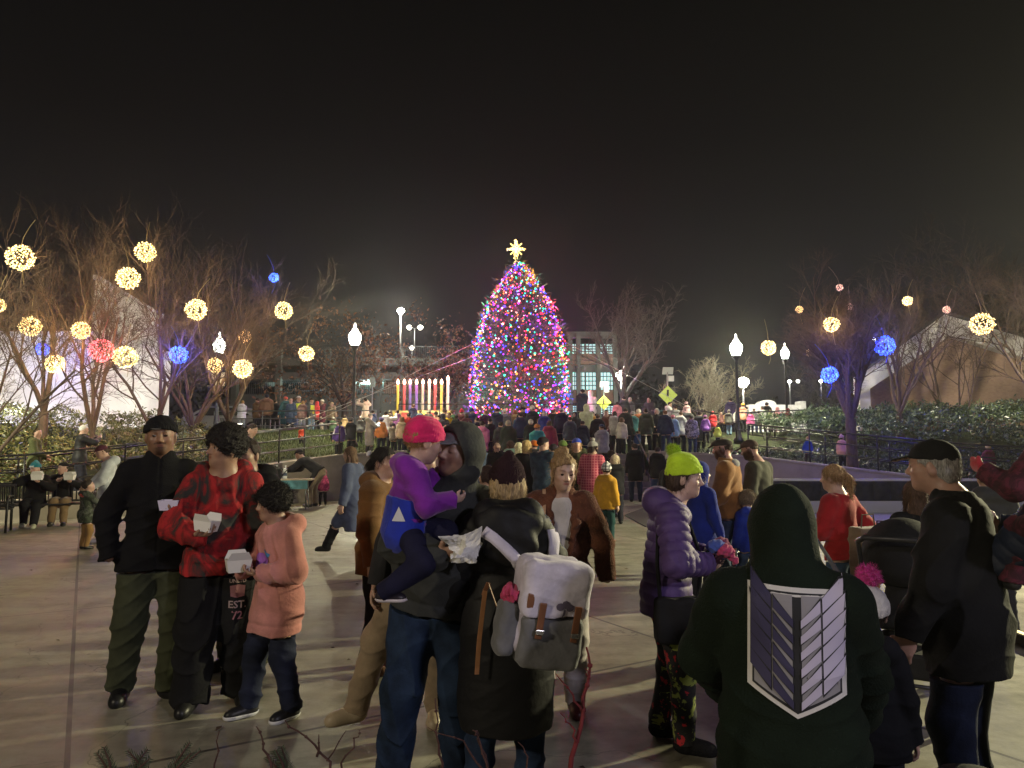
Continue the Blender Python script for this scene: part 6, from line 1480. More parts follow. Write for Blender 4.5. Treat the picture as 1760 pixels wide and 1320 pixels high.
for nm, c, col in (('mitten', (-.02, 0, .025), (.06, .10, .40)), ('mitten', (.03, -.02, .0), (.42, .05, .14)), ('mitten', (.01, .03, .03), (.20, .03, .10))):
    F = Fd(); F.u(ell(c, (.05, .04, .034)), .01); F.u(rc(c, (c[0] + .05, c[1], c[2] - .05), .022, .02), .02); F.disp(wob(.006, 35, 5)); sdf_obj(nm, F, .005, mat('fleece', col), r)
r = empty('shoulder_bag', wpt(J, (.185, .06, .70))); r.rotation_euler = (0, 0, math.radians(-88)); tag(r, 'black crossbody bag hanging on the purple puffer jacket', 'bag')
F = Fd(); F.u(rbox((.0, 0, 0), (.045, .13, .115), .025), .02); F.disp(wob(.004, 14, 2)); sdf_obj('bag', F, .006, mat('cloth', (.012, .012, .014)), r)
m = MB(); m.tube([(0.0, .10, .10), (.015, .12, .32), (-.06, .07, .52), (-.12, .03, .60)], .011, 6); m.tube([(0.0, -.10, .10), (.03, -.12, .30), (-.05, -.09, .53)], .011, 6); m.build('shoulder_strap', mat('cloth', (.012, .012, .014)), r)
m = MB(); m.tube([(.05, .09, .05), (.053, .095, .02), (.05, .09, -.01)], .006, 5); m.build('clip', mat('metal', (.5, .5, .5), metal=.9), r)
# 12 person in the dark green hoodie with the shield emblem
Y = 2.12; HD = J = person('person seen from behind in dark green hoodie with a large shield emblem', place(1345, Y), 3, 1.465,
    dict(col=(.0085, .0145, .0095), kind='fleece', collar='hood_up', hem=.40, bulk=.040, width=1.12, fold=.006, name='hoodie', hood_scale=.99, cuff=1, peak=1), dict(col=(.012, .012, .014), bulk=.03), dict(col=(.02, .02, .02)), skin=(.45, .3, .23), hs=.146,
    head=(4, -14, 0), lean=(5, 0), stoop=.03, feet=[(-.09, 0, 5, 0), (.09, 0, -5, 0)], shoulder=.108, L=dict(t=(-.13, .20, .56), pole=(-1, -.35, -.35), hide=0), R=dict(t=(.15, .19, .52), pole=(1, -.4, -.3)))
ec = Vector((.014, -.6, 1.028)); w, h = .130, .168; look = (0, 1, .03); AX, AZ = (.995, 0, -.06), (0.03, 0, 1)
EW, EG, EK, EN, EP = [mat('plain', c, rough=.75) for c in ((.62, .60, .60), (.26, .25, .28), (.012, .012, .016), (.035, .03, .085), (.50, .46, .62))]
def dec(polys, m_, nm, off, div=4): return poly_decal(polys, ec, AX, AZ, look, J['top_f'], m_, J['top'], nm, off, div)
shield = lambda a, b_: [(-w * a, h * b_), (w * a, h * b_), (w * a, -h * .62 * b_), (0, -h * b_), (-w * a, -h * .62 * b_)]
dec([shield(1, 1)], EW, 'emblem_border', .004, 9); dec([shield(.9, .93)], EK, 'emblem_outline', .005, 9)
dec([[(-w * .86, h * .89), (-.012, h * .89), (-.012, -h * .84), (-w * .86, -h * .55)], [(.012, h * .89), (w * .86, h * .89), (w * .86, -h * .55), (.012, -h * .84)]], EG, 'emblem_field', .006, 8)
L1, L2, R1, R2 = [], [], [], []
for i in range(6):                                                   # plain slanted bars: two mirrored stacks
    z = h * (.84 - .25 * i); t = .031
    L1.append([(-w * .93, z + .06), (-w * .52, z + .005), (-w * .52, z - t), (-w * .93, z - t + .05)]); L2.append([(-w * .48, z), (-.010, z - .055), (-.010, z - t - .045), (-w * .48, z - t)])
    R1.append([(w * .52, z + .005), (w * 1.0, z + .065), (w * .95, z - t + .05), (w * .52, z - t)]); R2.append([(.010, z - .055), (w * .48, z), (w * .48, z - t), (.010, z - t - .045)])
big = lambda ps, k: [[((p[0] - sum(q[0] for q in P) / len(P)) * k + sum(q[0] for q in P) / len(P), (p[1] - sum(q[1] for q in P) / len(P)) * (k + .12) + sum(q[1] for q in P) / len(P)) for p in P] for P in ps]
dec(big(L1 + L2 + R1 + R2, 1.06), EK, 'emblem_bar_outline', .0075); dec(L1 + L2, EN, 'emblem_dark_bars', .009); dec(R1 + R2, EP, 'emblem_light_bars', .009)
# 13 14 two men in caps
J = person('bearded man in tan work jacket and dark flat cap', place(1252, 8.0), 78, 1.70, dict(col=(.24, .105, .03), collar='stand', hem=.485, bulk=.032, name='work_jacket', fold=.006, width=1.08), dict(kind='denim', col=(.03, .045, .085), bulk=.025, name='jeans'), dict(col=(.06, .04, .025), boot=1), skin=(.46, .24, .19), hair='short', hair_col=(.05, .03, .02), hat='flat_cap', hat_col=(.045, .036, .03), beard='full', beard_tint=(.12, .08, .06), head=(6, -8, 0), eyes=True,
    R=dict(t=(.15, .12, .52)), L=dict(t=(-.15, .13, .53)))
F = Fd(); F.u(ell(J['neck'] + Vector((0, -.06, .01)), (.10, .07, .055)), .02); F.sub(ell(J['neck'] + Vector((0, .02, .07)), (.06, .07, .08)), .02); sdf_obj('grey_hood', F, .01, mat('fleece', (.28, .27, .28)), J['top'])
person('bearded man in dark olive jacket and brown baseball cap', place(1303, 8.5), 66, 1.69, dict(col=(.055, .055, .04), collar='crew', hem=.45, bulk=.03, name='jacket', fold=.005), dict(col=(.20, .12, .06), bulk=.022), dict(col=(.05, .035, .02), boot=1), skin=(.46, .27, .2), hair='buzz', hair_col=(.05, .03, .02), hat='cap', hat_col=(.075, .048, .038), beard='full', beard_tint=(.14, .10, .07), head=(14, -16, 0), eyes=True, stoop=.03)
# 15 blue hood, white hat, small blue child
person('person in royal blue hooded jacket behind the lime green beanie', place(1199, 7.4), -40, 1.44, dict(col=(.010, .022, .20), collar='hood_up', hem=.42, bulk=.018, hood_scale=1.0), dict(col=(.015, .015, .02)), hair='long', hair_col=(.5, .42, .32), hs=.15, head=(-30, 0, 0))
person('person in dark coat and white knit hat behind the lime green beanie', place(1152, 9.0), -60, 1.56, dict(col=BK, collar='crew', bulk=.02, hem=.42), dict(), hat='beanie', hat_col=(.7, .68, .64), hair='short', head=(-20, 0, 0))
person('small child in bright blue jacket between the two men in caps', place(1283, 7.8), 30, 1.12, dict(col=(.015, .035, .28), collar='hood', hem=.45, bulk=.03), dict(kind='denim', col=(.03, .05, .12)), hair='curly', hair_col=(.20, .15, .10), hs=.165, kid=1)
# 16 girl in the red sweater
J = person('girl in red sweater and jeans with a blonde ponytail', place(1442, 6.0), 58, 1.455, dict(col=(.34, .014, .018), collar='crew', hem=.475, bulk=.022, name='sweater', fold=.006), dict(kind='denim', col=(.03, .055, .10), bulk=.014, name='jeans'), dict(col=(.1, .1, .1)), skin=(.50, .32, .25), hair='ponytail', hair_len=.9, hair_col=(.34, .21, .10), hs=.145, eyes=True, head=(14, -4, 0), R=dict(t=(.20, .02, .53), pole=(.6, -1, 0)), L=dict(t=(-.12, .16, .55)))
def bag(label, c, size, col, name='paper_bag', rz=0.0):
    r = empty(name, c, rz); tag(r, label, 'bag'); F = Fd(); a, b_, h = size; F.u(rbox((0, 0, -h / 2), (a / 2, b_ / 2, h / 2), .012), .01); F.cut((0, 0, 1), (0, 0, -.004)); F.disp(folds(.012, 7, [(0, 0, -h * .3)], .2)); sdf_obj('bag_body', F, .008, mat('cloth', col), r)
    m = MB(); m.tube([(-a * .25, 0, -.01), (-a * .2, 0, .09), (a * .2, 0, .09), (a * .25, 0, -.01)], .006, 6); m.build('handle', mat('cloth', mulc(col, .7)), r)
bag('brown paper shopping bag hanging beside the girl in red', at(1492, 905, 5.5), (.26, .14, .42), (.20, .145, .10), rz=.3)
bag('maroon tote bag hanging on the stroller handle', at(1522, 918, 5.1), (.26, .15, .26), (.085, .025, .035), 'tote_bag', -.2)
# 17 girl in black with long brown hair
person('girl in black with long brown hair and one lime green glove', place(1572, 5.3), 24, 1.345, dict(col=BK, collar='none', hem=.42, bulk=.028, name='coat'), dict(col=(.014, .014, .018), bulk=.018), dict(col=(.36, .27, .24), boot=0), skin=(.5, .32, .25), hair='long', hair_len=1.25, hair_col=(.085, .045, .025), hs=.15, head=(6, 0, 0), L=dict(t=(-.185, .08, .50), glove=(.42, .62, .04), mitten=1), R=dict(t=(.16, .1, .5)))
# 18 old man in the cap
Y = 3.12; J = person('elderly man with grey hair in black baseball cap and dark jacket facing left', place(1650, Y), 74, 1.635, dict(col=(.010, .010, .0115), kind='cloth', collar='stand', hem=.40, bulk=.027, name='jacket', fold=.008, width=1.02), dict(kind='denim', col=(.008, .012, .03), bulk=.02, name='jeans'), dict(col=(.10, .10, .10)), skin=(.44, .26, .20),
    hair='grey_fringe', hair_col=(.34, .33, .32), hat='cap', hat_col=(.013, .013, .014), beard='stubble', beard_tint=(.85, .82, .80), hair_tint=(.4, .38, .36), eyes=True, head=(8, -3, 0), stoop=.035, lean=(3, 0), R=dict(t=(.15, .10, .50)), L=dict(t=(-.16, .09, .50)))
F = Fd(); F.u(ell((0, .50, .165), (.268, .275, .016), Matrix.Rotation(-.18, 3, 'X')), .01); sdf_obj('brim_edge', inhead(F, J['hc'], J['hR'], J['hh']), .005, mat('cloth', (.26, .15, .07)), J['hat'])
# 19 right edge: adult with a child in maroon
J = person('adult in navy quilted puffer cut by the right edge of the photo', place(1838, 2.95), 62, 1.66, dict(kind='puffer', col=(.012, .018, .04), collar='stand', hem=.42, bulk=.036, puff=.06, puff_amp=.009), dict(col=(.015, .015, .02)), skin=(.45, .28, .21), hair='short', R=dict(t=(.10, .24, .74), pole=(.8, -.6, -.5)), L=dict(t=(-.06, .24, .60), pole=(-.8, -.6, -.6), dir=(.5, .6, .1), n=(.2, -.6, .7)))
hp = at(1836, 898, 2.75); Hc = 1.0; hz = .525 * (Hc * .8 / .866)
person('toddler in maroon patterned snowsuit and grey knit hat with an arm stretched out', hp - Vector((0, 0, hz)), 30, Hc, dict(kind='tiedye', col=(.10, .012, .03), mk=dict(col2=(.03, .004, .010), scale=22.0), collar='hood', hem=.5, bulk=.05, name='snowsuit'), dict(kind='tiedye', col=(.10, .012, .03), mk=dict(col2=(.03, .004, .010), scale=22.0), bulk=.035), dict(col=(.03, .03, .03)), skin=(.52, .33, .26), hs=.20, kid=1, hair='short', hat='beanie', hat_col=(.20, .20, .20), seated=1, head=(-40, 0, 0),
    L=dict(t=(-.24, .14, .73), pole=(-.3, -.5, -1), glove=(.55, .04, .06), mitten=1), R=dict(t=(.16, .2, .66)), feet=[(-.1, .25, 0, .2), (.1, .25, 0, .2)])
person('person in dark grey coat standing behind the elderly man', place(1697, 6.2), 20, 1.42, dict(col=(.05, .052, .055), collar='hood', bulk=.03, hem=.3), dict(), hair='short', hair_col=(.03, .02, .02))
# 20 toddler with the white hat
Y = 2.88; J = person('toddler in white hat with bright pink pompom beside the hoodie', place(1477, Y), 12, 1.05, dict(col=(.008, .0085, .012), collar='hood', hem=.42, bulk=.03), dict(col=(.012, .012, .016), bulk=.02), skin=(.52, .33, .26), hs=.195, kid=1, hair='short', hat='beanie', hat_col=(.55, .53, .53), hat_kind='fleece', pom=(.85, .05, .34), pom_r=.19, pom_at=(0.08, -.08, .70))
# ------------------------------------------------------------------ strollers, bench, table, bags, plants
def stroller(label, loc, rz, col):
    r = empty('stroller', loc, rz); tag(r, label, 'stroller'); fr = mat('metal', (.05, .05, .055), metal=.6); fb = mat('cloth', col); tyre = mat('plain', (.015, .015, .015), rough=.8)
    m = MB()
    for x in (-.24, .24): m.tube([(x, .42, .14), (x, .10, .50), (x, -.30, .92), (x, -.42, 1.02)], .014, 8); m.tube([(x, -.32, .14), (x, -.05, .45), (x, .12, .62)], .013, 8)
    m.tube([(-.24, -.42, 1.02), (-.20, -.47, 1.05), (.20, -.47, 1.05), (.24, -.42, 1.02)], .018, 8); m.tube([(-.24, -.32, .16), (.24, -.32, .16)], .012, 6); m.build('frame', fr, r, True)
    F = Fd(); F.u(rc((-.16, .12, .48), (.16, .12, .48), .075, .075), .02); F.u(rc((-.15, -.10, .50), (.15, -.10, .50), .07, .07), .1); F.u(rc((-.15, -.18, .56), (.15, -.22, .86), .06, .06), .06); F.u(rc((.15, -.18, .56), (-.15, -.22, .86), .06, .06), .06); F.u(rc((-.14, .30, .30), (.14, .30, .30), .04, .04), .06); sdf_obj('seat', F, .012, fb, r)
    F = Fd(); F.u(ell((0, -.10, .90), (.25, .30, .25)), .02); F.sub(ell((0, .02, .84), (.22, .34, .24)), .01); F.cut((0, .2, -1), (0, 0, .80)); F.disp(lambda P: .008 * np.abs(np.sin(np.arctan2(P[:, 2] - .82, P[:, 1] + .1) * 4))); sdf_obj('canopy', F, .011, fb, r)
    m = MB(); m.box((0, -.10, .26), (.36, .36, .16), taper=1.15); m.build('basket', mat('cloth', (.02, .02, .02)), r, bevel=.02)
    for x, y, q in ((-.25, .42, .10), (.25, .42, .10), (-.27, -.33, .14), (.27, -.33, .14)):
        m = MB(); ring = [(x, y + q * .86 * math.cos(a), q + q * .86 * math.sin(a)) for a in np.linspace(0, 2 * PI, 17)]; m.tube(ring, .022, 6, cap=False); w = m.build('wheel', tyre, r, True)
        m = MB(); m.tube([(x - .012, y, q), (x + .012, y, q)], .03, 10)
        for k in range(5): m.bar((x, y, q), (x, y + q * .8 * math.cos(k * 1.2566), q + q * .8 * math.sin(k * 1.2566)), .012, .012)
        m.build('rim', fr, w)
x = place(462, 17.9); stroller('black stroller parked on the left ramp beside the railing', (x.x, 17.9, gz(x.x, 17.9) + .02), math.radians(60), (.012, .012, .014))
stroller('black stroller hung with bags beside the girl in black', place(1545, 4.75), math.radians(-30), (.013, .013, .015))
# bench
def bench(label, loc, rz, L=1.9):
    r = empty('park_bench', loc, rz); tag(r, label, 'bench', 'black benches along the left wall'); M_ = mat('metal', (.014, .014, .016), metal=.3, rough=.45)
    m = MB()
    for i in range(5): m.box((0, .06 + i * .085, .44), (L, .06, .03))
    m.build('seat', M_, r, bevel=.005)
    m = MB(); n = int(L / .07)
    for i in range(n): m.box((-L / 2 + (i + .5) * L / n, -.02, .67), (.025, .022, .36), Matrix.Rotation(-.12, 3, 'X'))
    m.box((0, -.045, .86), (L, .04, .045)); m.box((0, .0, .49), (L, .04, .04)); m.build('backrest', M_, r, bevel=.004)
    for x in (-L / 2 + .05, L / 2 - .05):
        m = MB(); m.tube([(x, -.03, 0), (x, -.01, .44), (x, -.07, .88)], .024, 8); m.tube([(x, .44, 0), (x, .42, .42), (x, .43, .64), (x, .30, .67), (x, -.03, .66)], .022, 8); m.build('end_frame', M_, r, True)
bx = place(75, 14.9); bench('black slatted bench holding the two people eating', (bx.x, 14.75, 0), math.radians(-152 + 0), 2.2)
bx2 = place(-70, 13.6); bench('black slatted bench cut by the left edge of the photo', (bx2.x, 13.5, 0), math.radians(-155), 2.0)
def sitter(label, px, Y, top, legs, **k):
    p = place(px, Y); return person(label, (p.x, Y, 0), 205, k.pop('H', 1.7), top, legs, k.pop('shoes', (.02, .02, .02)), hip=(0, .0, .285), seated=1, absolute=1, feet=k.pop('feet', [(-.06, .30, 5, 0), (.07, .26, -5, 0)]), knee_pole=(0, 1, 1.2), lean=(8, 0), **k)
J = sitter('person in teal knit beanie eating from a white box on the bench', 66, 14.75, dict(col=BK, collar='stand', bulk=.03), dict(col=(.013, .013, .016), bulk=.02), hat='tall_beanie', hat_col=(.02, .20, .26), hair='short', pom=(.03, .22, .28), pom_r=.10, head=(-30, -10, 0), skin=(.46, .28, .22), shoes=dict(col=(.5, .5, .38)),
    R=dict(t=(.03, .16, .60), pole=(.8, -.3, -.5), curl=.6), L=dict(t=(-.06, .19, .53), pole=(-.8, -.3, -.5), dir=(.5, .7, .2), n=(0, 0, 1)), feet=[(-.05, .36, 5, 0), (.08, .16, -5, 0)])
poly_decal([[(-.05, -.018), (.05, -.018), (.05, .018), (-.05, .018)]], J['hc'] + J['hR'] @ Vector((.0, .5, .26 * J['hh'])), J['hR'] @ Vector((1, 0, 0)), (0, 0, 1), J['hR'] @ Vector((0, -1, 0)), inhead(hat_field(dict(hat='tall_beanie')), J['hc'], J['hR'], J['hh']), mat('plain', (.6, .62, .62)), J['hat'], 'patch', .012)
takeout('large white food box held by the person in teal beanie', palm(J, 'L', .05) + Vector((.02, -.02, .03)), .4, (0, 0), 1.7)
J = sitter('person in black cap and khaki trousers eating on the bench', 112, 15.1, dict(col=BK, collar='stand', bulk=.03), dict(col=(.20, .13, .07), bulk=.02), hat='cap', hat_col=(.014, .014, .016), hair='short', head=(-55, 0, 0), skin=(.48, .3, .24), L=dict(t=(-.10, .22, .52), pole=(-.8, -.3, -.5), dir=(.2, .9, .2), n=(0, 0, 1)), R=dict(t=(.04, .21, .53), pole=(.8, -.3, -.5)))
takeout('white food box with raised flaps held by the person in black cap', palm(J, 'L', .05) + Vector((.03, -.03, .03)), .2, (0, 0), 1.6)
# folding table with bottles
t0 = place(492, 18.9); r = empty('folding_table', (t0.x, 18.6, 0), math.radians(8)); tag(r, 'folding table with a pale top against the ramp wall', 'table'); tl = 1.62
m = MB(); m.box((0, 0, .76), (tl, .6, .04)); m.build('tabletop', mat('plain', (.40, .33, .24), rough=.5), r, bevel=.008)
for x in (-tl / 2 + .18, tl / 2 - .18):
    for y in (-.24, .24): m = MB(); m.tube([(x, y, .74), (x * 1.05, y, 0)], .014, 6); m.build('leg', GREY, r, True)
m = MB(); m.box((.35, -.31, .64), (.7, .012, .22)); m.build('cloth_drop', mat('cloth', (.10, .25, .30)), r)
for i, (px, lab) in enumerate(((443, 'water bottle standing alone at the left end of the table'), (476, 'water bottle in the middle of the folding table'), (491, 'water bottle beside the bending man on the table'), (488, 'shorter bottle just behind the one beside the bending man'))):
    p = at(px, 800, 18.55 + (.14 if i == 3 else 0)); b0 = empty('water_bottle', (p.x, p.y, .78)); tag(b0, lab, 'bottle', 'water bottles on the folding table'); k = 1 if i < 3 else .8
    m = MB(); m.lathe([(.04, 0), (.045, .02), (.045, .20 * k), (.03, .27 * k), (.018, .30 * k), (.018, .32 * k)], (0, 0, 0), 12); m.build('bottle', mat('plain', (.62, .64, .66), rough=.15), b0, True)
    m = MB(); m.lathe([(.02, .32 * k), (.02, .35 * k)], (0, 0, 0), 10); m.build('bottle_cap', mat('plain', (.8, .8, .8)), b0)
    m = MB(); m.lathe([(.0462, .08 * k), (.0462, .16 * k)], (0, 0, 0), 12); m.build('bottle_label', mat('plain', (.05, .07, .12)), b0)
# black duffel bags in the dark corner
def duffel(label, loc, rz, s):
    r = empty('duffel_bag', loc, rz); tag(r, label, 'bag', 'black bags in the dark corner'); F = Fd(); F.u(rc((-.30 * s, 0, .17 * s), (.30 * s, 0, .17 * s), .19 * s, .18 * s), .02); F.cut((0, 0, -1), (0, 0, .005)); F.disp(folds(.012, 5, [(0, 0, .2)], .3)); sdf_obj('bag_body', F, .008, mat('cloth', (.012, .012, .013)), r)
    m = MB()
    for y in (-.08, .08): m.tube([(-.16 * s, y, .33 * s), (-.12 * s, y * 1.6, .30 * s), (.12 * s, y * 1.6, .30 * s), (.16 * s, y, .33 * s)], .012, 6)
    m.build('handle', mat('cloth', (.02, .02, .02)), r)
duffel('large black duffel bag on the ground below the elderly man', (1.55, 2.55, 0), .4, 1.15); duffel('smaller black duffel bag at the bottom right corner', (2.05, 2.75, 0), -.5, 1.0)
# red twig shrubs and evergreen sprigs in the planter by the photographer
TWG = mat('bark', (.16, .018, .022)); TWD = mat('bark', (.07, .03, .026))
def twig_shrub(label, stems, m_, seed):
    base = Vector(stems[0][0]); r = empty('twig_shrub', base); tag(r, label, 'shrub', 'bare twig shrubs at the bottom of the photo'); rn = random.Random(seed); m = MB()
    for pts, rad in ((s[0:-1], s[-1]) for s in stems):
        P = [Vector(p) - base for p in pts]; fine = []
        for a, c in zip(P[:-1], P[1:]): fine += [a.lerp(c, t) + Vector((rn.gauss(0, .004), rn.gauss(0, .004), 0)) for t in (0, .33, .66)]
        fine.append(P[-1]); n = len(fine); m.tube(fine, [rad * (1 - .7 * i / (n - 1)) for i in range(n)], 6)
        for i in range(2, n - 1, 2): m.ico(fine[i], rad * 1.0)
    m.build('stems', m_, r, True)
def A(px, py, Y): return at(px, py, Y)
twig_shrub('red stemmed twig shrub rising before the backpack woman', [(A(975, 1420, 1.7), A(985, 1300, 1.7), A(1003, 1220, 1.72), A(1012, 1160, 1.74), A(1008, 1112, 1.74), .007), (A(1000, 1225, 1.72), A(985, 1195, 1.7), A(955, 1158, 1.68), .0035), (A(990, 1275, 1.7), A(978, 1245, 1.7), A(963, 1226, 1.7), .003), (A(1011, 1165, 1.74), A(1005, 1148, 1.74), .003)], TWG, 1)
twig_shrub('dark bare twig shrub before the jeans of the carrying man', [(A(842, 1420, 1.7), A(838, 1310, 1.7), A(822, 1262, 1.7), A(812, 1255, 1.7), .004), (A(838, 1310, 1.7), A(826, 1275, 1.7), A(822, 1258, 1.7), .003), (A(765, 1420, 1.75), A(757, 1310, 1.75), A(753, 1260, 1.75), A(748, 1200, 1.75), .004), (A(840, 1330, 1.7), A(800, 1275, 1.7), A(735, 1250, 1.7), .003), (A(900, 1420, 1.7), A(905, 1300, 1.7), A(890, 1275, 1.7), .003)], TWD, 2)
twig_shrub('dark bare twig shrub at the bottom left of the middle', [(A(575, 1420, 1.6), A(562, 1310, 1.6), A(525, 1265, 1.6), A(490, 1238, 1.6), .004), (A(550, 1300, 1.6), A(548, 1262, 1.6), .003), (A(480, 1420, 1.6), A(470, 1310, 1.6), A(452, 1278, 1.6), A(440, 1248, 1.6), .004), (A(590, 1420, 1.6), A(593, 1310, 1.6), A(610, 1268, 1.6), A(618, 1255, 1.6), .003), (A(365, 1420, 1.6), A(366, 1310, 1.6), A(377, 1256, 1.6), .003), (A(562, 1310, 1.6), A(595, 1255, 1.6), .002)], TWD, 3)
def sprig(label, px, py, Y, seed, L=.16):
    b0 = at(px, py, Y); r = empty('evergreen_sprig', b0); tag(r, label, 'sprig', 'evergreen sprigs at the bottom of the photo'); rn = random.Random(seed); m = MB(); lf = MB()
    for k in range(4):
        d = Vector((rn.uniform(-1.3, 1.3), rn.uniform(-.3, .3), 1)).normalized(); m.tube([(0, 0, -.25), d * .05, d * L], [.004, .003, .001], 5)
        for i in range(44):
            t = .05 + .95 * i / 44; s = -1 if i % 2 else 1; p = d * L * t; q = (Vector((d.z, 0, -d.x)) * s + d * .7 + Vector((0, rn.uniform(-.4, .4), 0))).normalized() * .020 * (1.1 - t * .6); n = Vector((0, -1, 0)).cross(q)  .normalized() * .0011
            lf.poly([p - n, p + q * .5 - n, p + q, p + q * .5 + n, p + n], [(0, 1, 2, 3, 4)])
    m.build('stem', TWD, r); lf.build('leaves', mat('leaf', (.035, .05, .03), rough=.5), r)
sprig('evergreen sprig at the lower left bottom edge', 205, 1350, 1.55, 1, .085); sprig('evergreen sprig standing upright beside the lower left one', 275, 1350, 1.55, 2, .10); sprig('small evergreen sprig among the twigs', 505, 1350, 1.6, 3, .085)
# fallen leaves and scraps on the pavement
mb = MB(); rn = random.Random(4)
for i in range(90):
    x, y = rn.uniform(-7, 4), rn.uniform(3, 19); a = rn.uniform(0, 6.28); s = rn.uniform(.018, .045); c_, s_ = math.cos(a), math.sin(a)
    mb.poly([(x - c_ * s, y - s_ * s, .006), (x + s_ * s * .4, y - c_ * s * .4, .012), (x + c_ * s, y + s_ * s, .006), (x - s_ * s * .4, y + c_ * s * .4, .014)], [(0, 1, 2, 3)])
tag(mb.build('fallen_leaves', mat('leaf', (.09, .055, .03), rough=.8)), 'dry leaf scraps scattered on the pavement', 'leaves', kind='stuff')
# ------------------------------------------------------------------ the crowd
def who(px, yt, Y, yaw, label, col, leg=(.02, .02, .03), z=None, **k):
    p = place(px, Y)
    if z is None: z = p.z
    top = dict(col=col, bulk=k.pop('bulk', .026), hem=k.pop('hem', .44), collar=k.pop('collar', 'hood'), kind=k.pop('kind', 'cloth'), mk=k.pop('mk', {}))
    if 'puff' in k: top['puff'] = k.pop('puff')
    if 'tname' in k: top['name'] = k.pop('tname')
    H = at(px, yt, Y).z - z - k.pop('ex', .02)
    if H < 1.3 and 'hs' not in k: k['hs'] = .165
    return person(label, (p.x, Y, z), yaw, max(H, .8), top, dict(col=leg, kind=k.pop('lk', 'cloth'), bulk=.016), k.pop('shoes', (.02, .02, .02)), k.pop('skin', (.48, .30, .23)), group=k.pop('group', None), hair=k.pop('hair', 'short'), hair_col=k.pop('hc', (.03, .02, .015)), **k)
B2 = (.014, .014, .017); DN = (.05, .085, .17); NV = (.012, .018, .045); BLO = (.48, .34, .16); PLA = (.72, .64, .46); UP = lambda x=0: dict(t=(x, .18, .95), pole=(1 if x > 0 else -1, .3, -.6))
# left side of the plaza
who(60, 735, 17.2, -100, 'person in olive green coat with fur hood standing on the ramp behind the bench', (.075, .085, .035), hem=.34, hair='short', hc=(.06, .05, .03), head=(-40, 0, 0))
J = who(137, 729, 17.0, -70, 'white haired person in black puffer taking a photo over the hedge', B2, kind='puffer', puff=.09, collar='stand', hair='short', hc=(.72, .70, .66), head=(-6, 0, 0), R=dict(t=(.06, .24, .80), pole=(.8, -.4, -.5)), L=dict(t=(-.03, .25, .81), pole=(-.8, -.4, -.5)))
q = palm(J, 'R', .0) + Vector((.08, 0, .03)); r = empty('camera_phone', q); tag(r, 'phone with a small bright screen held up by the white haired person', 'phone'); m = MB(); m.box((0, 0, 0), (.03, .09, .16)); m.build('body', mat('plain', (.02, .02, .02)), r, bevel=.005); m = MB(); m.box((-.017, 0, .01), (.003, .07, .10)); m.build('screen', mat('emit', (.8, .9, 1), s=1.6), r)
who(189, 763, 12.1, 100, 'girl in light grey zip jacket and pale jeans with a maroon cap', (.50, .53, .56), (.26, .33, .46), lk='denim', hat='cap', hat_col=(.075, .022, .035), hair='low_bun', hc=(.05, .03, .02), head=(10, -22, 0), stoop=.04, L=dict(t=(-.06, .18, .56), pole=(-.8, -.5, -.5)), R=dict(t=(.08, .18, .58), pole=(.8, -.5, -.5)), shoes=(.55, .5, .55), eyes=True)
who(154, 822, 11.4, -60, 'little boy in camouflage jacket with a red hood and tan trousers', (.045, .06, .035), (.25, .14, .05), kind='camo', mk=dict(col2=(.02, .025, .015), col3=(.09, .10, .08), scale=9.0), hair='short', hc=(.03, .02, .014), hs=.18, hem=.40, head=(-20, 10, 0), R=dict(t=(.06, .2, .72), pole=(.8, -.5, -.5)), shoes=(.014, .014, .016))
F = Fd(); J = PEOPLE[-1]; F.u(ell(J['neck'] + Vector((0, -.05, 0)), (.10, .06, .05)), .02); F.u(rc(J['neck'] + Vector((-.06, .02, -.01)), J['neck'] + Vector((.06, .02, -.01)), .03, .03), .03); F.sub(ell(J['neck'] + Vector((0, .02, .06)), (.05, .055, .06)), .01); sdf_obj('red_hood', F, .012, mat('cloth', (.5, .06, .04)), J['top'])
who(415, 724, 18.6, -120, 'person in black coat bending over the stroller on the ramp', B2, hem=.36, lean=(16, 0), head=(0, -20, 0))
J = who(541, 772, 19.4, 68, 'man in black jacket bending over the folding table', B2, (.26, .20, .13), ex=-.36, lean=(58, 0), head=(0, -20, 0), hip=(0, -.08, .50), L=dict(t=(-.10, .42, .50), pole=(-.6, -.6, -.4)), R=dict(t=(.10, .40, .50), pole=(.6, -.6, -.4)), shoes=(.03, .025, .02), collar='crew', hem=.50, hat='cap', hat_col=(.015, .015, .018))
who(557, 806, 19.7, 176, 'toddler in pink patterned jacket standing alone by the ramp wall', (.72, .10, .26), B2, kind='tiedye', mk=dict(col2=(.30, .02, .10), scale=14.0), collar='hood_up', hs=.19, hair='short', hc=(.3, .2, .1), kid=1, shoes=(.06, .03, .02))
J = who(612, 765, 10.4, 62, 'woman in long blue grey coat with long brown hair walking away', (.070, .085, .155), B2, hem=.25, collar='none', hair='long', hair_len=.85, hc=(.13, .075, .045), bulk=.03, feet=[(-.06, .28, 10, .0), (.06, -.20, -6, .05)], head=(4, -6, 0), lean=(5, 0), shoes=dict(col=(.014, .014, .014), boot=1))
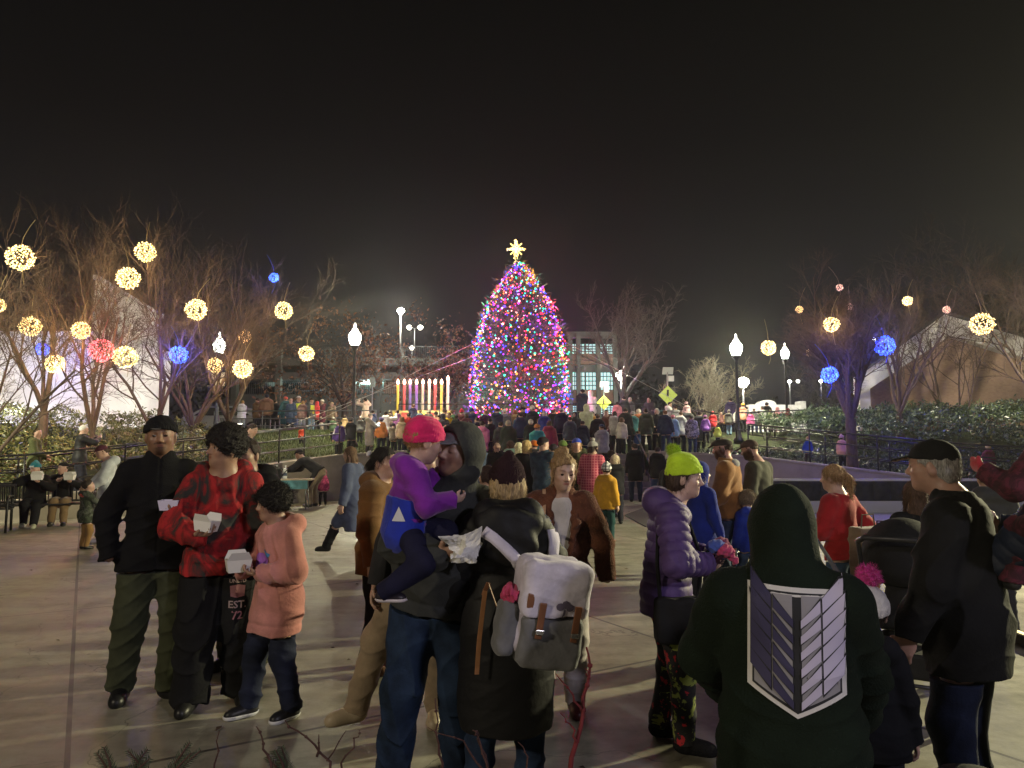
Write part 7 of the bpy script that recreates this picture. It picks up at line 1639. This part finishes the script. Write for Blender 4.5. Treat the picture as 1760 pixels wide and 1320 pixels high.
# lower plaza crowd in front of the steps
who(857, 757, 17, 176, 'woman with dark curly hair in black coat facing the camera', B2, (.05, .03, .13), hem=.30, hair='bob', hc=(.035, .018, .016), collar='stand')
who(842, 797, 6.3, 20, 'short dark haired person just behind the dark maroon beanie', (.03, .022, .03), hair='short', hc=(.045, .026, .022), hs=.15)
who(895, 759, 15, -10, 'woman with long platinum hair in bright blue jacket', (.018, .085, .34), (.02, .03, .05), hair='long', hair_len=.75, hc=PLA, collar='none')
who(906, 755, 14.4, -20, 'woman with golden blonde hair in long black coat', B2, hair='long', hair_len=.5, hc=BLO, collar='none', hem=.28)
who(918, 756, 16.4, 10, 'person in orange knit beanie behind the denim jacket', (.03, .03, .035), hat='beanie', hat_col=(.75, .18, .02))
J = who(934, 750, 13, -18, 'man in denim blue jacket with dark hat and pale scarf seen from behind', (.035, .055, .085), (.04, .06, .09), kind='denim', lk='denim', hat='beanie', hat_col=(.028, .022, .026), collar='stand', bulk=.036, hem=.46, R=dict(t=(.17, .10, .50)))
F = Fd(); F.u(rc(J['neck'] + Vector((-.03, 0, .02)), J['neck'] + Vector((.03, 0, .02)), .078, .078), .02); F.cut((0, 0, 1), J['neck'] + Vector((0, 0, .055))); sdf_obj('scarf', F, .014, mat('knit', (.48, .38, .30)), J['root'])
who(950, 762, 14.2, 14, 'person in teal jacket beside the denim jacket', (.014, .11, .11), hair='short', collar='crew', hat='beanie', hat_col=(.04, .03, .04))
who(966, 756, 15.6, 6, 'person in olive green knit beanie in front of the steps', (.035, .04, .025), hat='beanie', hat_col=(.13, .21, .05))
who(992, 752, 14.9, 150, 'woman in royal blue beanie with long fair hair looking left', (.06, .065, .035), hat='beanie', hat_col=(.03, .07, .55), hair='long', hair_len=.6, hc=(.36, .24, .13), hem=.3, head=(40, 0, 0))
who(1017, 757, 14.2, -16, 'woman in magenta plaid coat and grey pompom beanie', (.30, .03, .075), B2, kind='plaid', mk=dict(col2=(.55, .16, .20)), hat='beanie', hat_col=(.33, .32, .32), pom=(.40, .38, .38), pom_r=.2, hair='long', hair_len=.25, hc=(.03, .018, .018), hem=.36, collar='none', shoes=dict(col=(.02, .02, .02), boot=1))
J = who(1041, 795, 12.1, -24, 'child in yellow jacket with a checkered knit hat', (.52, .27, .02), (.016, .05, .05), hat='tall_beanie', hat_mat=mat('plaid', (.65, .65, .65), col2=(.02, .02, .03)), hs=.158, bulk=.034, shoes=dict(col=(.20, .11, .06), boot=1))
F = Fd(); F.u(rc(J['neck'] + Vector((-.02, 0, .02)), J['neck'] + Vector((.02, 0, .02)), .075, .07), .02); F.cut((0, 0, 1), J['neck'] + Vector((0, 0, .04))); sdf_obj('red_scarf', F, .013, mat('knit', (.45, .05, .04)), J['root'])
who(1058, 780, 15.0, 20, 'small fair haired child in dark coat beside the stair rail', B2, hair='long', hair_len=.4, hc=(.55, .46, .33), hs=.16)
who(1047, 772, 16.5, -30, 'dark haired person in black leaning by the stair rail', (.02, .02, .024), hair='long', hair_len=.4)
who(1091, 761, 21.0, 4, 'person in long black coat standing before the concrete wall', B2, (.03, .04, .07), hem=.36, bulk=.034, shoes=dict(col=(.02, .015, .012), boot=1))
who(1128, 767, 20.6, -14, 'person in short black jacket standing before the concrete wall', B2, DN, hem=.44)
# steps and terrace, left part
who(583, 722, 23.2, 20, 'person in purple and white sports jacket on the ramp', (.085, .05, .24), B2, hair='short'); J = PEOPLE[-1]
for sx in (-1, 1):
    m = MB(); e = J['arms']['L' if sx < 0 else 'R']; m.bar(e[0] + Vector((sx * .065, -.03, .0)), e[1] + Vector((sx * .055, -.03, 0)), .035, .03); m.build('white_stripe', mat('plain', (.7, .68, .75)), J['root'])
who(603, 716, 23.0, -8, 'person in black coat and grey knit hat on the ramp', (.02, .021, .022), B2, hat='beanie', hat_col=(.12, .12, .12))
who(634, 709, 24.2, -60, 'person in long pale grey coat holding a phone light', (.30, .29, .26), (.05, .05, .06), hem=.22, hair='short', hc=(.32, .26, .2), collar='hood', R=dict(t=(.05, .22, .70), pole=(.8, -.4, -.5)))
q = wrist(PEOPLE[-1], 'R') + Vector((.03, -.06, .03)); r = empty('phone_torch', q); tag(r, 'phone with its torch shining in the pale grey coat', 'phone'); m = MB(); m.box((0, 0, 0), (.08, .015, .15)); m.build('body', mat('plain', (.02, .02, .02)), r); m = MB(); m.lathe([(.02, 0), (.035, .008), (.02, .016)], (0, -.02, .05), 10); m.build('torch', mat('emit', (.95, 1, .95), s=14.0), r); lamp_light('torch_light', q + Vector((0, -.08, .05)), 9, (.9, 1, .9), .02)
ROW = [
 (628, 684, 31.5, 30, 'person in pale jacket with both arms raised behind the railing', (.55, .42, .36), dict(L=UP(-.12), R=UP(.12), ex=.0)),
 (663, 706, 26, -20, 'person in white jacket with a black belt before the candles', (.62, .58, .62), dict(hair='short', collar='fur', R=UP(.2))),
 (648, 722, 27.5, 10, 'dark haired person in black beside the white jacket', B2, dict()),
 (676, 726, 24.6, -30, 'person in brown coat low before the painted base', (.10, .075, .05), dict()),
 (700, 709, 25.6, -24, 'woman in red jacket with dark hair in a bun', (.42, .03, .03), dict(hair='low_bun', hem=.36)),
 (709, 693, 29.2, -10, 'man in navy coat standing taller before the candles', (.03, .032, .075), dict(hair='short', hc=(.18, .11, .06))),
 (716, 714, 25.4, -10, 'child in turquoise jacket beside the red jacket', (.02, .24, .36), dict(hair='short', hem=.36)),
 (728, 715, 25.0, 0, 'person in cream coat with fluffy hood', (.50, .45, .38), dict(hair='long', hair_len=.2, hc=(.06, .04, .03), collar='fur')),
 (746, 706, 25.8, -30, 'dark haired man in salmon jacket', (.58, .29, .20), dict(collar='crew', hc=(.02, .015, .012))),
 (754, 712, 26.6, 10, 'person in grey jacket right behind the salmon jacket', (.10, .10, .12), dict()),
 (762, 710, 25.2, -6, 'person in dark hooded jacket beside the salmon jacket', (.028, .03, .04), dict(collar='hood_up')),
 (772, 708, 26.4, 170, 'child in yellow top carried above the crowd', (.70, .44, .03), dict(z=1.75, hs=.18)),
 (771, 728, 23.4, 176, 'child in pale pink jacket facing the camera with arms raised', (.62, .45, .50), dict(hs=.16, L=UP(-.10), R=UP(.10))),
 (784, 712, 25.6, -30, 'dark haired person in black jacket left of the star hat', B2, dict(hair='long', hair_len=.3)),
 (793, 703, 26.6, -10, 'person in bright red knit hat', (.10, .03, .04), dict(hat='tall_beanie', hat_col=(.80, .03, .10))),
 (800, 710, 25.0, 10, 'person in maroon coat before the white wall', (.075, .018, .028), dict(hair='long', hair_len=.3)),
 (806, 722, 23.9, 0, 'person in black hooded coat low on the steps', B2, dict()),
 (812, 701, 25.6, -16, 'person in navy track jacket with a white stripe', (.022, .03, .10), dict(hat='beanie', hat_col=(.03, .03, .20))),
 (821, 716, 24.2, 12, 'person in dark blue jacket beside the track jacket', (.018, .022, .045), dict()),
 (835, 704, 25.8, 16, 'fair haired person in plum coat', (.045, .016, .06), dict(hc=(.30, .18, .08))),
 (842, 718, 24.6, -10, 'person in black vest before the plum coat', (.02, .018, .024), dict(collar='stand')),
 (855, 700, 26.2, -30, 'man in navy coat beside the plum coat', (.018, .024, .055), dict(hc=(.05, .03, .02))),
 (861, 724, 23.6, 20, 'person in charcoal jacket low on the steps', (.035, .035, .04), dict()),
 (874, 721, 23.4, 0, 'person in dark green parka with fur hood', (.022, .03, .022), dict(hair='short', hc=(.35, .30, .24), collar='fur')),
 (893, 708, 24.6, 0, 'person in navy vest with rust coloured sleeves', (.02, .028, .07), dict(hair='short', bulk=.034)),
 (899, 699, 26.6, -10, 'woman in black hat with long fair hair', B2, dict(hat='beanie', hat_col=(.02, .02, .025), hair='long', hair_len=.6, hc=(.42, .32, .17))),
 (915, 697, 26.4, 14, 'person in tall white knit hat', (.02, .022, .03), dict(hat='tall_beanie', hat_col=(.72, .66, .60))),
 (911, 720, 24.0, -10, 'white haired person in dark green jacket', (.02, .026, .024), dict(hc=(.70, .64, .54), hair='curly')),
 (926, 718, 25.4, 0, 'person in brown jacket half hidden by the blue jacket', (.07, .045, .03), dict(hc=(.12, .07, .04))),
 (937, 706, 25.0, -14, 'woman in cobalt jacket with long pale hair', (.02, .035, .20), dict(hair='long', hair_len=.35, hc=(.66, .58, .44), bulk=.034)),
 (950, 702, 26.2, -40, 'person in black coat holding up a pale phone', B2, dict(R=dict(t=(.05, .22, .82), pole=(.8, -.4, -.6)), hc=(.10, .05, .03))),
 (965, 700, 25.4, -20, 'man in white cap and dark navy jacket', (.018, .02, .05), dict(hat='cap', hat_col=(.65, .62, .60), bulk=.036)),
 (980, 715, 24.6, 10, 'man in slate grey jacket with dark hair', (.045, .05, .075), dict(bulk=.036)),
 (990, 707, 25.8, 0, 'person with white fur trimmed hood', (.03, .03, .035), dict(collar='hood_up', hair='none', head=(150, 0, 0))),
 (1009, 694, 27.0, 0, 'person in pale green fleece with the hood up', (.34, .36, .24), dict(collar='hood_up', hem=.34)),
 (1002, 722, 24.0, 10, 'person in dark blue hoodie below the pale green fleece', (.016, .02, .04), dict()),
 (1028, 711, 24.6, 6, 'broad man in black coat near the top of the stair rail', B2, dict(bulk=.045, hc=(.10, .055, .03))),
 (1044, 704, 27.2, 168, 'person with a round face looking toward the camera by the rail', (.12, .06, .05), dict()),
 (1058, 706, 26.4, -30, 'person in pale grey top raising an arm', (.34, .33, .34), dict(hair='long', hair_len=.35, R=dict(t=(.10, .22, .86), pole=(.6, -.4, -.6)))),
 (1076, 700, 25.4, 0, 'man in dark olive jacket on the terrace left of the railing', (.032, .036, .028), dict(bulk=.036, hem=.40)),
 (1111, 701, 25.2, 0, 'man in moss green jacket standing at the terrace edge', (.042, .048, .034), dict(bulk=.038, hem=.42, leg=B2)),
 (1130, 701, 26.8, 172, 'grey haired person with glasses facing the camera', B2, dict(hc=(.5, .47, .43), hair='bob', collar='stand')),
 (1145, 704, 24.6, -8, 'red haired man in navy jacket and jeans', (.014, .02, .05), dict(leg=(.025, .04, .09), hc=(.16, .06, .025), bulk=.036)),
 (1096, 742, 24.8, 20, 'small child in blue between the two men at the terrace edge', (.02, .05, .12), dict()),
 (1000, 668, 30.2, 4, 'man in dark navy coat standing high beside the christmas tree', (.016, .02, .04), dict(z=2.35, bulk=.04, hat='beanie', hat_col=(.02, .02, .025))),
 (1017, 671, 34.4, 0, 'person in white hooded coat beside the tree', (.60, .56, .58), dict(z=2.35, collar='hood_up')),
 (1073, 680, 33.5, 10, 'person in dark jacket beyond the round lamp pole', (.04, .04, .045), dict(z=2.2, leg=(.05, .05, .06))),
 (1083, 682, 34.2, -20, 'person in grey jacket beyond the round lamp pole', (.10, .10, .11), dict(z=2.2, hc=(.4, .38, .35))),
 (1117, 682, 35.2, 175, 'person under a dark shawl beyond the railing', (.04, .035, .04), dict(z=2.2, bulk=.05)),
 (1062, 690, 32.6, 0, 'person in pink jacket seen beside the second crosswalk sign', (.45, .16, .20), dict(z=2.2)),
 (690, 715, 24.0, -8, 'person in beige parka left of the woman in red jacket', (.36, .28, .19), dict(hair='long', hair_len=.3, hc=(.25, .15, .07))),
 (737, 722, 23.6, 14, 'child in lilac jacket below the cream coat', (.40, .30, .52), dict(hat='beanie', hat_col=(.6, .5, .55))),
 (765, 702, 28.2, -12, 'tall person in tan coat behind the yellow top', (.30, .22, .14), dict(hc=(.06, .04, .03))),
 (828, 722, 23.4, -20, 'child in pink puffer low before the plum coat', (.55, .16, .30), dict(kind='puffer', puff=.07)),
 (848, 708, 27.4, 10, 'person in light grey hoodie behind the black vest', (.38, .38, .39), dict(hc=(.3, .2, .1))),
 (868, 702, 27.8, -10, 'person in white beanie between the navy coat and the fur hood parka', (.10, .10, .13), dict(hat='beanie', hat_col=(.72, .70, .66))),
 (884, 703, 28.0, 12, 'red haired person in camel coat behind the navy vest', (.34, .22, .12), dict(hc=(.30, .10, .04), hair='long', hair_len=.4)),
 (921, 728, 22.9, 4, 'child in teal jacket at the foot of the white haired person', (.03, .26, .28), dict(hat='beanie', hat_col=(.7, .3, .1))),
 (945, 722, 23.5, -16, 'person in wine red coat below the black coat with the phone', (.22, .03, .06), dict(hair='long', hair_len=.4, hc=(.08, .05, .03))),
 (972, 706, 27.6, 160, 'person in pale blue jacket turning back toward the plaza', (.30, .36, .46), dict(hc=(.4, .28, .14))),
 (1018, 706, 27.9, -14, 'person in mustard jacket behind the pale green fleece', (.44, .28, .05), dict(hc=(.05, .03, .02))),
 (1036, 728, 23.2, 12, 'person in grey hoodie just left of the stair handrail', (.24, .24, .26), dict(hat='cap', hat_col=(.03, .05, .12))),
 (1068, 716, 24.8, -30, 'woman in cream sweater beside the dark olive jacket', (.50, .46, .40), dict(hair='long', hair_len=.4, hc=(.14, .08, .04))),
 (1100, 702, 28.4, 14, 'person in rust coloured coat between the two men at the terrace edge', (.34, .12, .05), dict(hc=(.6, .56, .5))),
 (1170, 706, 27.4, -16, 'person in light grey parka left of the patterned jacket', (.40, .40, .40), dict(hc=(.1, .06, .04))),
 (1214, 712, 26.8, 4, 'child in purple coat beside the bright red jacket', (.22, .08, .34), dict(hat='beanie', hat_col=(.5, .2, .5))),
 (880, 756, 18.0, 12, 'person in mint green jacket beyond the platinum haired woman', (.26, .44, .36), dict(hair='long', hair_len=.4, hc=(.12, .07, .04))),
 (830, 764, 17.5, -10, 'person in dusty blue jacket left of the dark curly haired woman', (.14, .20, .34), dict(hat='beanie', hat_col=(.55, .1, .1))),
 (978, 762, 17.2, -8, 'child in orange jacket behind the olive green beanie', (.60, .22, .04), dict(hs=.16)),
 (572, 716, 26.5, 8, 'person in dark green coat left of the purple sports jacket', (.05, .09, .05), dict(hat='beanie', hat_col=(.4, .38, .34))),
 (592, 712, 27.5, -14, 'person in camel coat between the sports jacket and the grey hat', (.32, .22, .12), dict(hair='long', hair_len=.4, hc=(.06, .04, .03))),
 (618, 714, 26.8, 12, 'grey haired person in charcoal coat beside the lamp post', (.07, .07, .075), dict(hc=(.4, .36, .32))),
 (641, 704, 28.6, -6, 'person in navy puffer behind the pale grey coat', (.03, .04, .10), dict(kind='puffer', puff=.08)),
 (655, 716, 25.2, 20, 'child in orange coat beside the person in white with the belt', (.55, .20, .05), dict(hat='beanie', hat_col=(.15, .12, .3))),
 (670, 704, 29.0, -10, 'person in beige hat behind the white jacket', (.16, .12, .10), dict(hat='beanie', hat_col=(.5, .42, .32))),
 (683, 704, 28.4, 14, 'person in plum hoodie before the left end of the candles', (.16, .05, .16), dict()),
 (722, 703, 28.8, -8, 'person in steel blue jacket behind the turquoise child', (.12, .18, .28), dict(hc=(.3, .2, .1))),
 (736, 703, 28.6, 10, 'person in ivory hat before the middle candles', (.09, .08, .08), dict(hat='beanie', hat_col=(.7, .66, .58))),
 (779, 704, 28.2, 0, 'person in forest green jacket before the right end of the candles', (.05, .12, .06), dict(hc=(.1, .06, .03))),
 (1088, 706, 27.6, -8, 'person in dark teal coat behind the dark olive jacket', (.03, .13, .14), dict(hat='beanie', hat_col=(.3, .3, .3))),
 (1158, 712, 25.4, 10, 'child in sky blue jacket right of the red haired man', (.22, .36, .55), dict(hat='beanie', hat_col=(.7, .2, .3))),
 (1247, 708, 29.4, -12, 'person in ochre coat between the red jacket and the jeans', (.36, .22, .06), dict()),
 (1268, 702, 29.6, 10, 'person in white jacket behind the lamp post foot', (.6, .58, .55), dict(hc=(.2, .14, .1))),
 (1291, 706, 27.6, -6, 'child in magenta coat under the orange beanie', (.5, .08, .26), dict()),
 (1305, 705, 27.8, 8, 'person in charcoal puffer beside the grey and white jacket', (.07, .07, .08), dict(kind='puffer', puff=.08, leg=(.05, .07, .14))),
 (1326, 704, 29.2, -10, 'person in sage green coat between the white hoodie and the cream child', (.24, .28, .18), dict(hair='long', hair_len=.4, hc=(.3, .2, .1))),
 (1347, 704, 30.0, 4, 'person in navy coat and white knit hat near the queue end', (.03, .04, .09), dict(hat='beanie', hat_col=(.6, .58, .55))),
 # right side of the terrace
 (1163, 697, 29.0, 20, 'person with grey backpack passing behind the railing', (.16, .16, .17), dict(z=1.9)),
 (1150, 690, 30.0, -60, 'person in pale hooded top under the crosswalk sign', (.45, .44, .46), dict(z=2.0)),
 (1181, 700, 28.2, 10, 'adult in dark jacket carrying a child on the shoulders', (.045, .045, .05), dict(bulk=.04)),
 (1190, 713, 24.6, -10, 'person in black and white patterned jacket and jeans', (.30, .29, .42), dict(kind='camo', mk=dict(col2=(.02, .02, .03), col3=(.45, .44, .55), scale=7.0), leg=(.03, .045, .10), lk='denim', hem=.42, bulk=.036)),
 (1204, 706, 27.0, -30, 'person in long charcoal coat near the patterned jacket', (.05, .05, .055), dict(hem=.3)),
 (1227, 706, 27.6, 10, 'person in bright red jacket with a red and white hat', (.60, .03, .04), dict(hat='beanie', hat_col=(.60, .04, .05), pom=(.8, .8, .8), hem=.42)),
 (1234, 736, 26.2, -6, 'child in neon yellow vest below the red jacket', (.55, .80, .10), dict()),
 (1240, 706, 28.6, 176, 'face turned to the camera beside the red jacket', (.12, .05, .05), dict()),
 (1254, 703, 27.8, -4, 'man in grey jacket and light blue jeans', (.065, .065, .062), dict(leg=(.22, .34, .48), lk='denim', hc=(.2, .18, .16), bulk=.036)),
 (1258, 683, 31.0, 20, 'tall man in dark purple coat behind the lamp post', (.035, .025, .07), dict(z=2.15)),
 (1278, 692, 28.6, -6, 'person in orange beanie and salmon coat', (.62, .26, .18), dict(hat='beanie', hat_col=(.85, .42, .04), hem=.44, leg=B2)),
 (1285, 698, 29.8, 10, 'dark haired person just right of the orange beanie', (.05, .05, .06), dict()),
 (1298, 700, 28.8, -14, 'person in grey and white jacket and blue jeans', (.12, .12, .12), dict(collar='hood', leg=(.07, .10, .20), lk='denim', hat='beanie', hat_col=(.6, .6, .58))),
 (1312, 697, 29.8, 10, 'person in white hoodie in the queue', (.66, .67, .68), dict(leg=B2, hat='cap', hat_col=(.05, .06, .08))),
 (1321, 691, 30.8, -6, 'person in black hoodie with curly hair in the queue', B2, dict(hair='curly', leg=B2)),
 (1331, 717, 29.0, 0, 'child in cream jacket in the queue', (.60, .52, .44), dict(hat='beanie', hat_col=(.6, .5, .45))),
 (1338, 699, 30.8, 8, 'person in dusty pink coat in the queue', (.48, .22, .24), dict(collar='hood_up', leg=(.4, .2, .2))),
 (1357, 701, 31.4, -10, 'person in maroon hoodie at the end of the queue', (.15, .025, .035), dict(collar='hood_up')),
 # upper left walk
 (413, 687, 31.8, -20, 'person in pale lavender jacket behind the spreading tree', (.50, .48, .62), dict(hc=(.40, .25, .10), leg=(.3, .3, .36))),
 (440, 683, 32.6, 20, 'person in brown coat behind the broad man', (.10, .055, .025), dict()),
 (455, 677, 31.6, 6, 'broad man in brown leather jacket with navy hood', (.115, .058, .040), dict(bulk=.07, hat='beanie', hat_col=(.02, .025, .06), hem=.46)),
 (471, 686, 32.4, -20, 'person in dark jacket right behind the broad man', (.03, .03, .035), dict()),
 (489, 681, 31.8, 10, 'person in teal coat and coral hat', (.02, .07, .09), dict(hat='beanie', hat_col=(.75, .16, .10), hem=.25)),
 (499, 684, 31.2, 150, 'bald person in blue jacket beside the teal coat', (.03, .05, .10), dict(hair='none', hem=.3)),
 (510, 680, 32.2, -150, 'man in yellow safety vest and white cap', (.045, .05, .06), dict(hat='cap', hat_col=(.5, .48, .46), leg=(.15, .22, .36), lk='denim', vest=1)),
 (518, 688, 31.4, 10, 'person with long sandy hair beside the first safety vest', (.20, .12, .12), dict(hair='long', hair_len=.5, hc=(.36, .24, .12), leg=(.3, .34, .4))),
 (533, 684, 31.2, -120, 'man in yellow safety vest and dark cap', (.05, .055, .06), dict(hat='cap', hat_col=(.03, .025, .02), leg=(.18, .28, .40), lk='denim', vest=1)),
 (544, 689, 32.6, 20, 'person in bright red hooded top between the vests', (.60, .05, .05), dict(collar='hood_up')),
 (553, 686, 31.0, 100, 'person in burgundy coat and white knit hat', (.085, .018, .035), dict(hat='beanie', hat_col=(.72, .68, .62), hem=.32, leg=(.45, .38, .32))),
 (568, 690, 33.4, 150, 'fair haired person behind the burgundy coat', (.30, .22, .16), dict(hc=(.5, .38, .2))),
]
for px, yt, Y, yaw, lab, col, k in ROW:
    col = tuple(min(.8, q * 1.35 + .006) for q in col)
    vest = k.pop('vest', 0); J = who(px, yt, Y, yaw, lab, col, k.pop('leg', (.02, .022, .03)), k.pop('z', None), **k)
    if vest:
        V = Fd(); n_, s_, f_, Hb = J['neck'], J['sd'], J['fw'], J['Hb']; V.u(rc(n_ - s_ * .05 * Hb, J['hip'] + s_ * .03 * Hb, .115 * Hb + .012, .105 * Hb + .012, 1.25, f_), .02); V.cut((0, 0, -1), J['hip'] + s_ * .02 * Hb); V.cut((0, 0, 1), n_ - s_ * .03 * Hb)
        sdf_obj('safety_vest', V, .02, mat('plain', (.62, .72, .05), rough=.6), J['root'])
    if lab.startswith('adult in dark jacket carrying'):
        q = wpt(J, J['neck']); ch = person('child in pink and white jacket riding on shoulders above the crowd', q + Vector((0, 0, -.50)), 10, 1.05, dict(col=(.66, .40, .44), kind='tiedye', mk=dict(col2=(.75, .70, .70), scale=9.0), hem=.5, bulk=.04, collar='hood'), dict(col=(.55, .25, .28), bulk=.02), hs=.18, hair='short', hat='beanie', hat_col=(.6, .4, .4), seated=1, kid=1, feet=[(-.11, .16, 0, .12), (.11, .16, 0, .12)])
    if lab.startswith('person in navy vest'):
        for e in J['arms'].values():
            F = Fd(); F.u(rc(e[0], e[1], .072, .066), .01); F.u(rc(e[1], e[2], .066, .052), .02); sdf_obj('rust_sleeve', F, .022, mat('cloth', (.28, .055, .05)), J['root'])
who(518, 737, 25.6, 170, 'person in red vest and striped top standing on the grass bank', (.48, .05, .02), (.03, .03, .03), hair='short', hc=(.06, .10, .20), z=gz(at(518, 760, 25.6).x, 25.6) - .15)
# ramp on the right
who(1388, 749, 21.8, 10, 'child in bright blue jacket on the right ramp', (.02, .06, .30), (.06, .05, .05), hair='short', hc=(.35, .2, .1))
who(1447, 747, 21.0, -20, 'child in pale pink and black jacket with a pompom hat on the ramp', (.66, .36, .30), B2, hat='tall_beanie', hat_col=(.7, .45, .40), pom=(.8, .6, .55), kind='print', mk=dict(col2=(.02, .02, .03), col3=(.66, .36, .30), scale=3.0))
who(1697, 763, 20.0, 20, 'girl with long blonde hair in maroon coat on the right ramp', (.15, .02, .05), B2, hair='long', hair_len=.5, hc=(.62, .44, .18))
HAZE = .0007
# ------------------------------------------------------------------ haze volume added to put a bloom-like glow around the lamps
m = bpy.data.materials.new('glow_haze'); m.use_nodes = True; nt = m.node_tree; nt.nodes.remove(nt.nodes['Principled BSDF'])
v = nt.nodes.new('ShaderNodeVolumePrincipled'); v.inputs['Color'].default_value = (.9, .9, .9, 1); v.inputs['Density'].default_value = HAZE; v.inputs['Anisotropy'].default_value = .82
nt.links.new(v.outputs[0], nt.nodes['Material Output'].inputs['Volume'])
mb = MB(); mb.box((0, 40, 20), (330, 160, 42.3)); o = mb.build('haze', m); tag(o, 'thin haze volume added for the glow around the lamps', 'haze', kind='stuff')
SC.cycles.volume_bounces = 0; SC.cycles.volume_max_steps = 64
run_jobs()
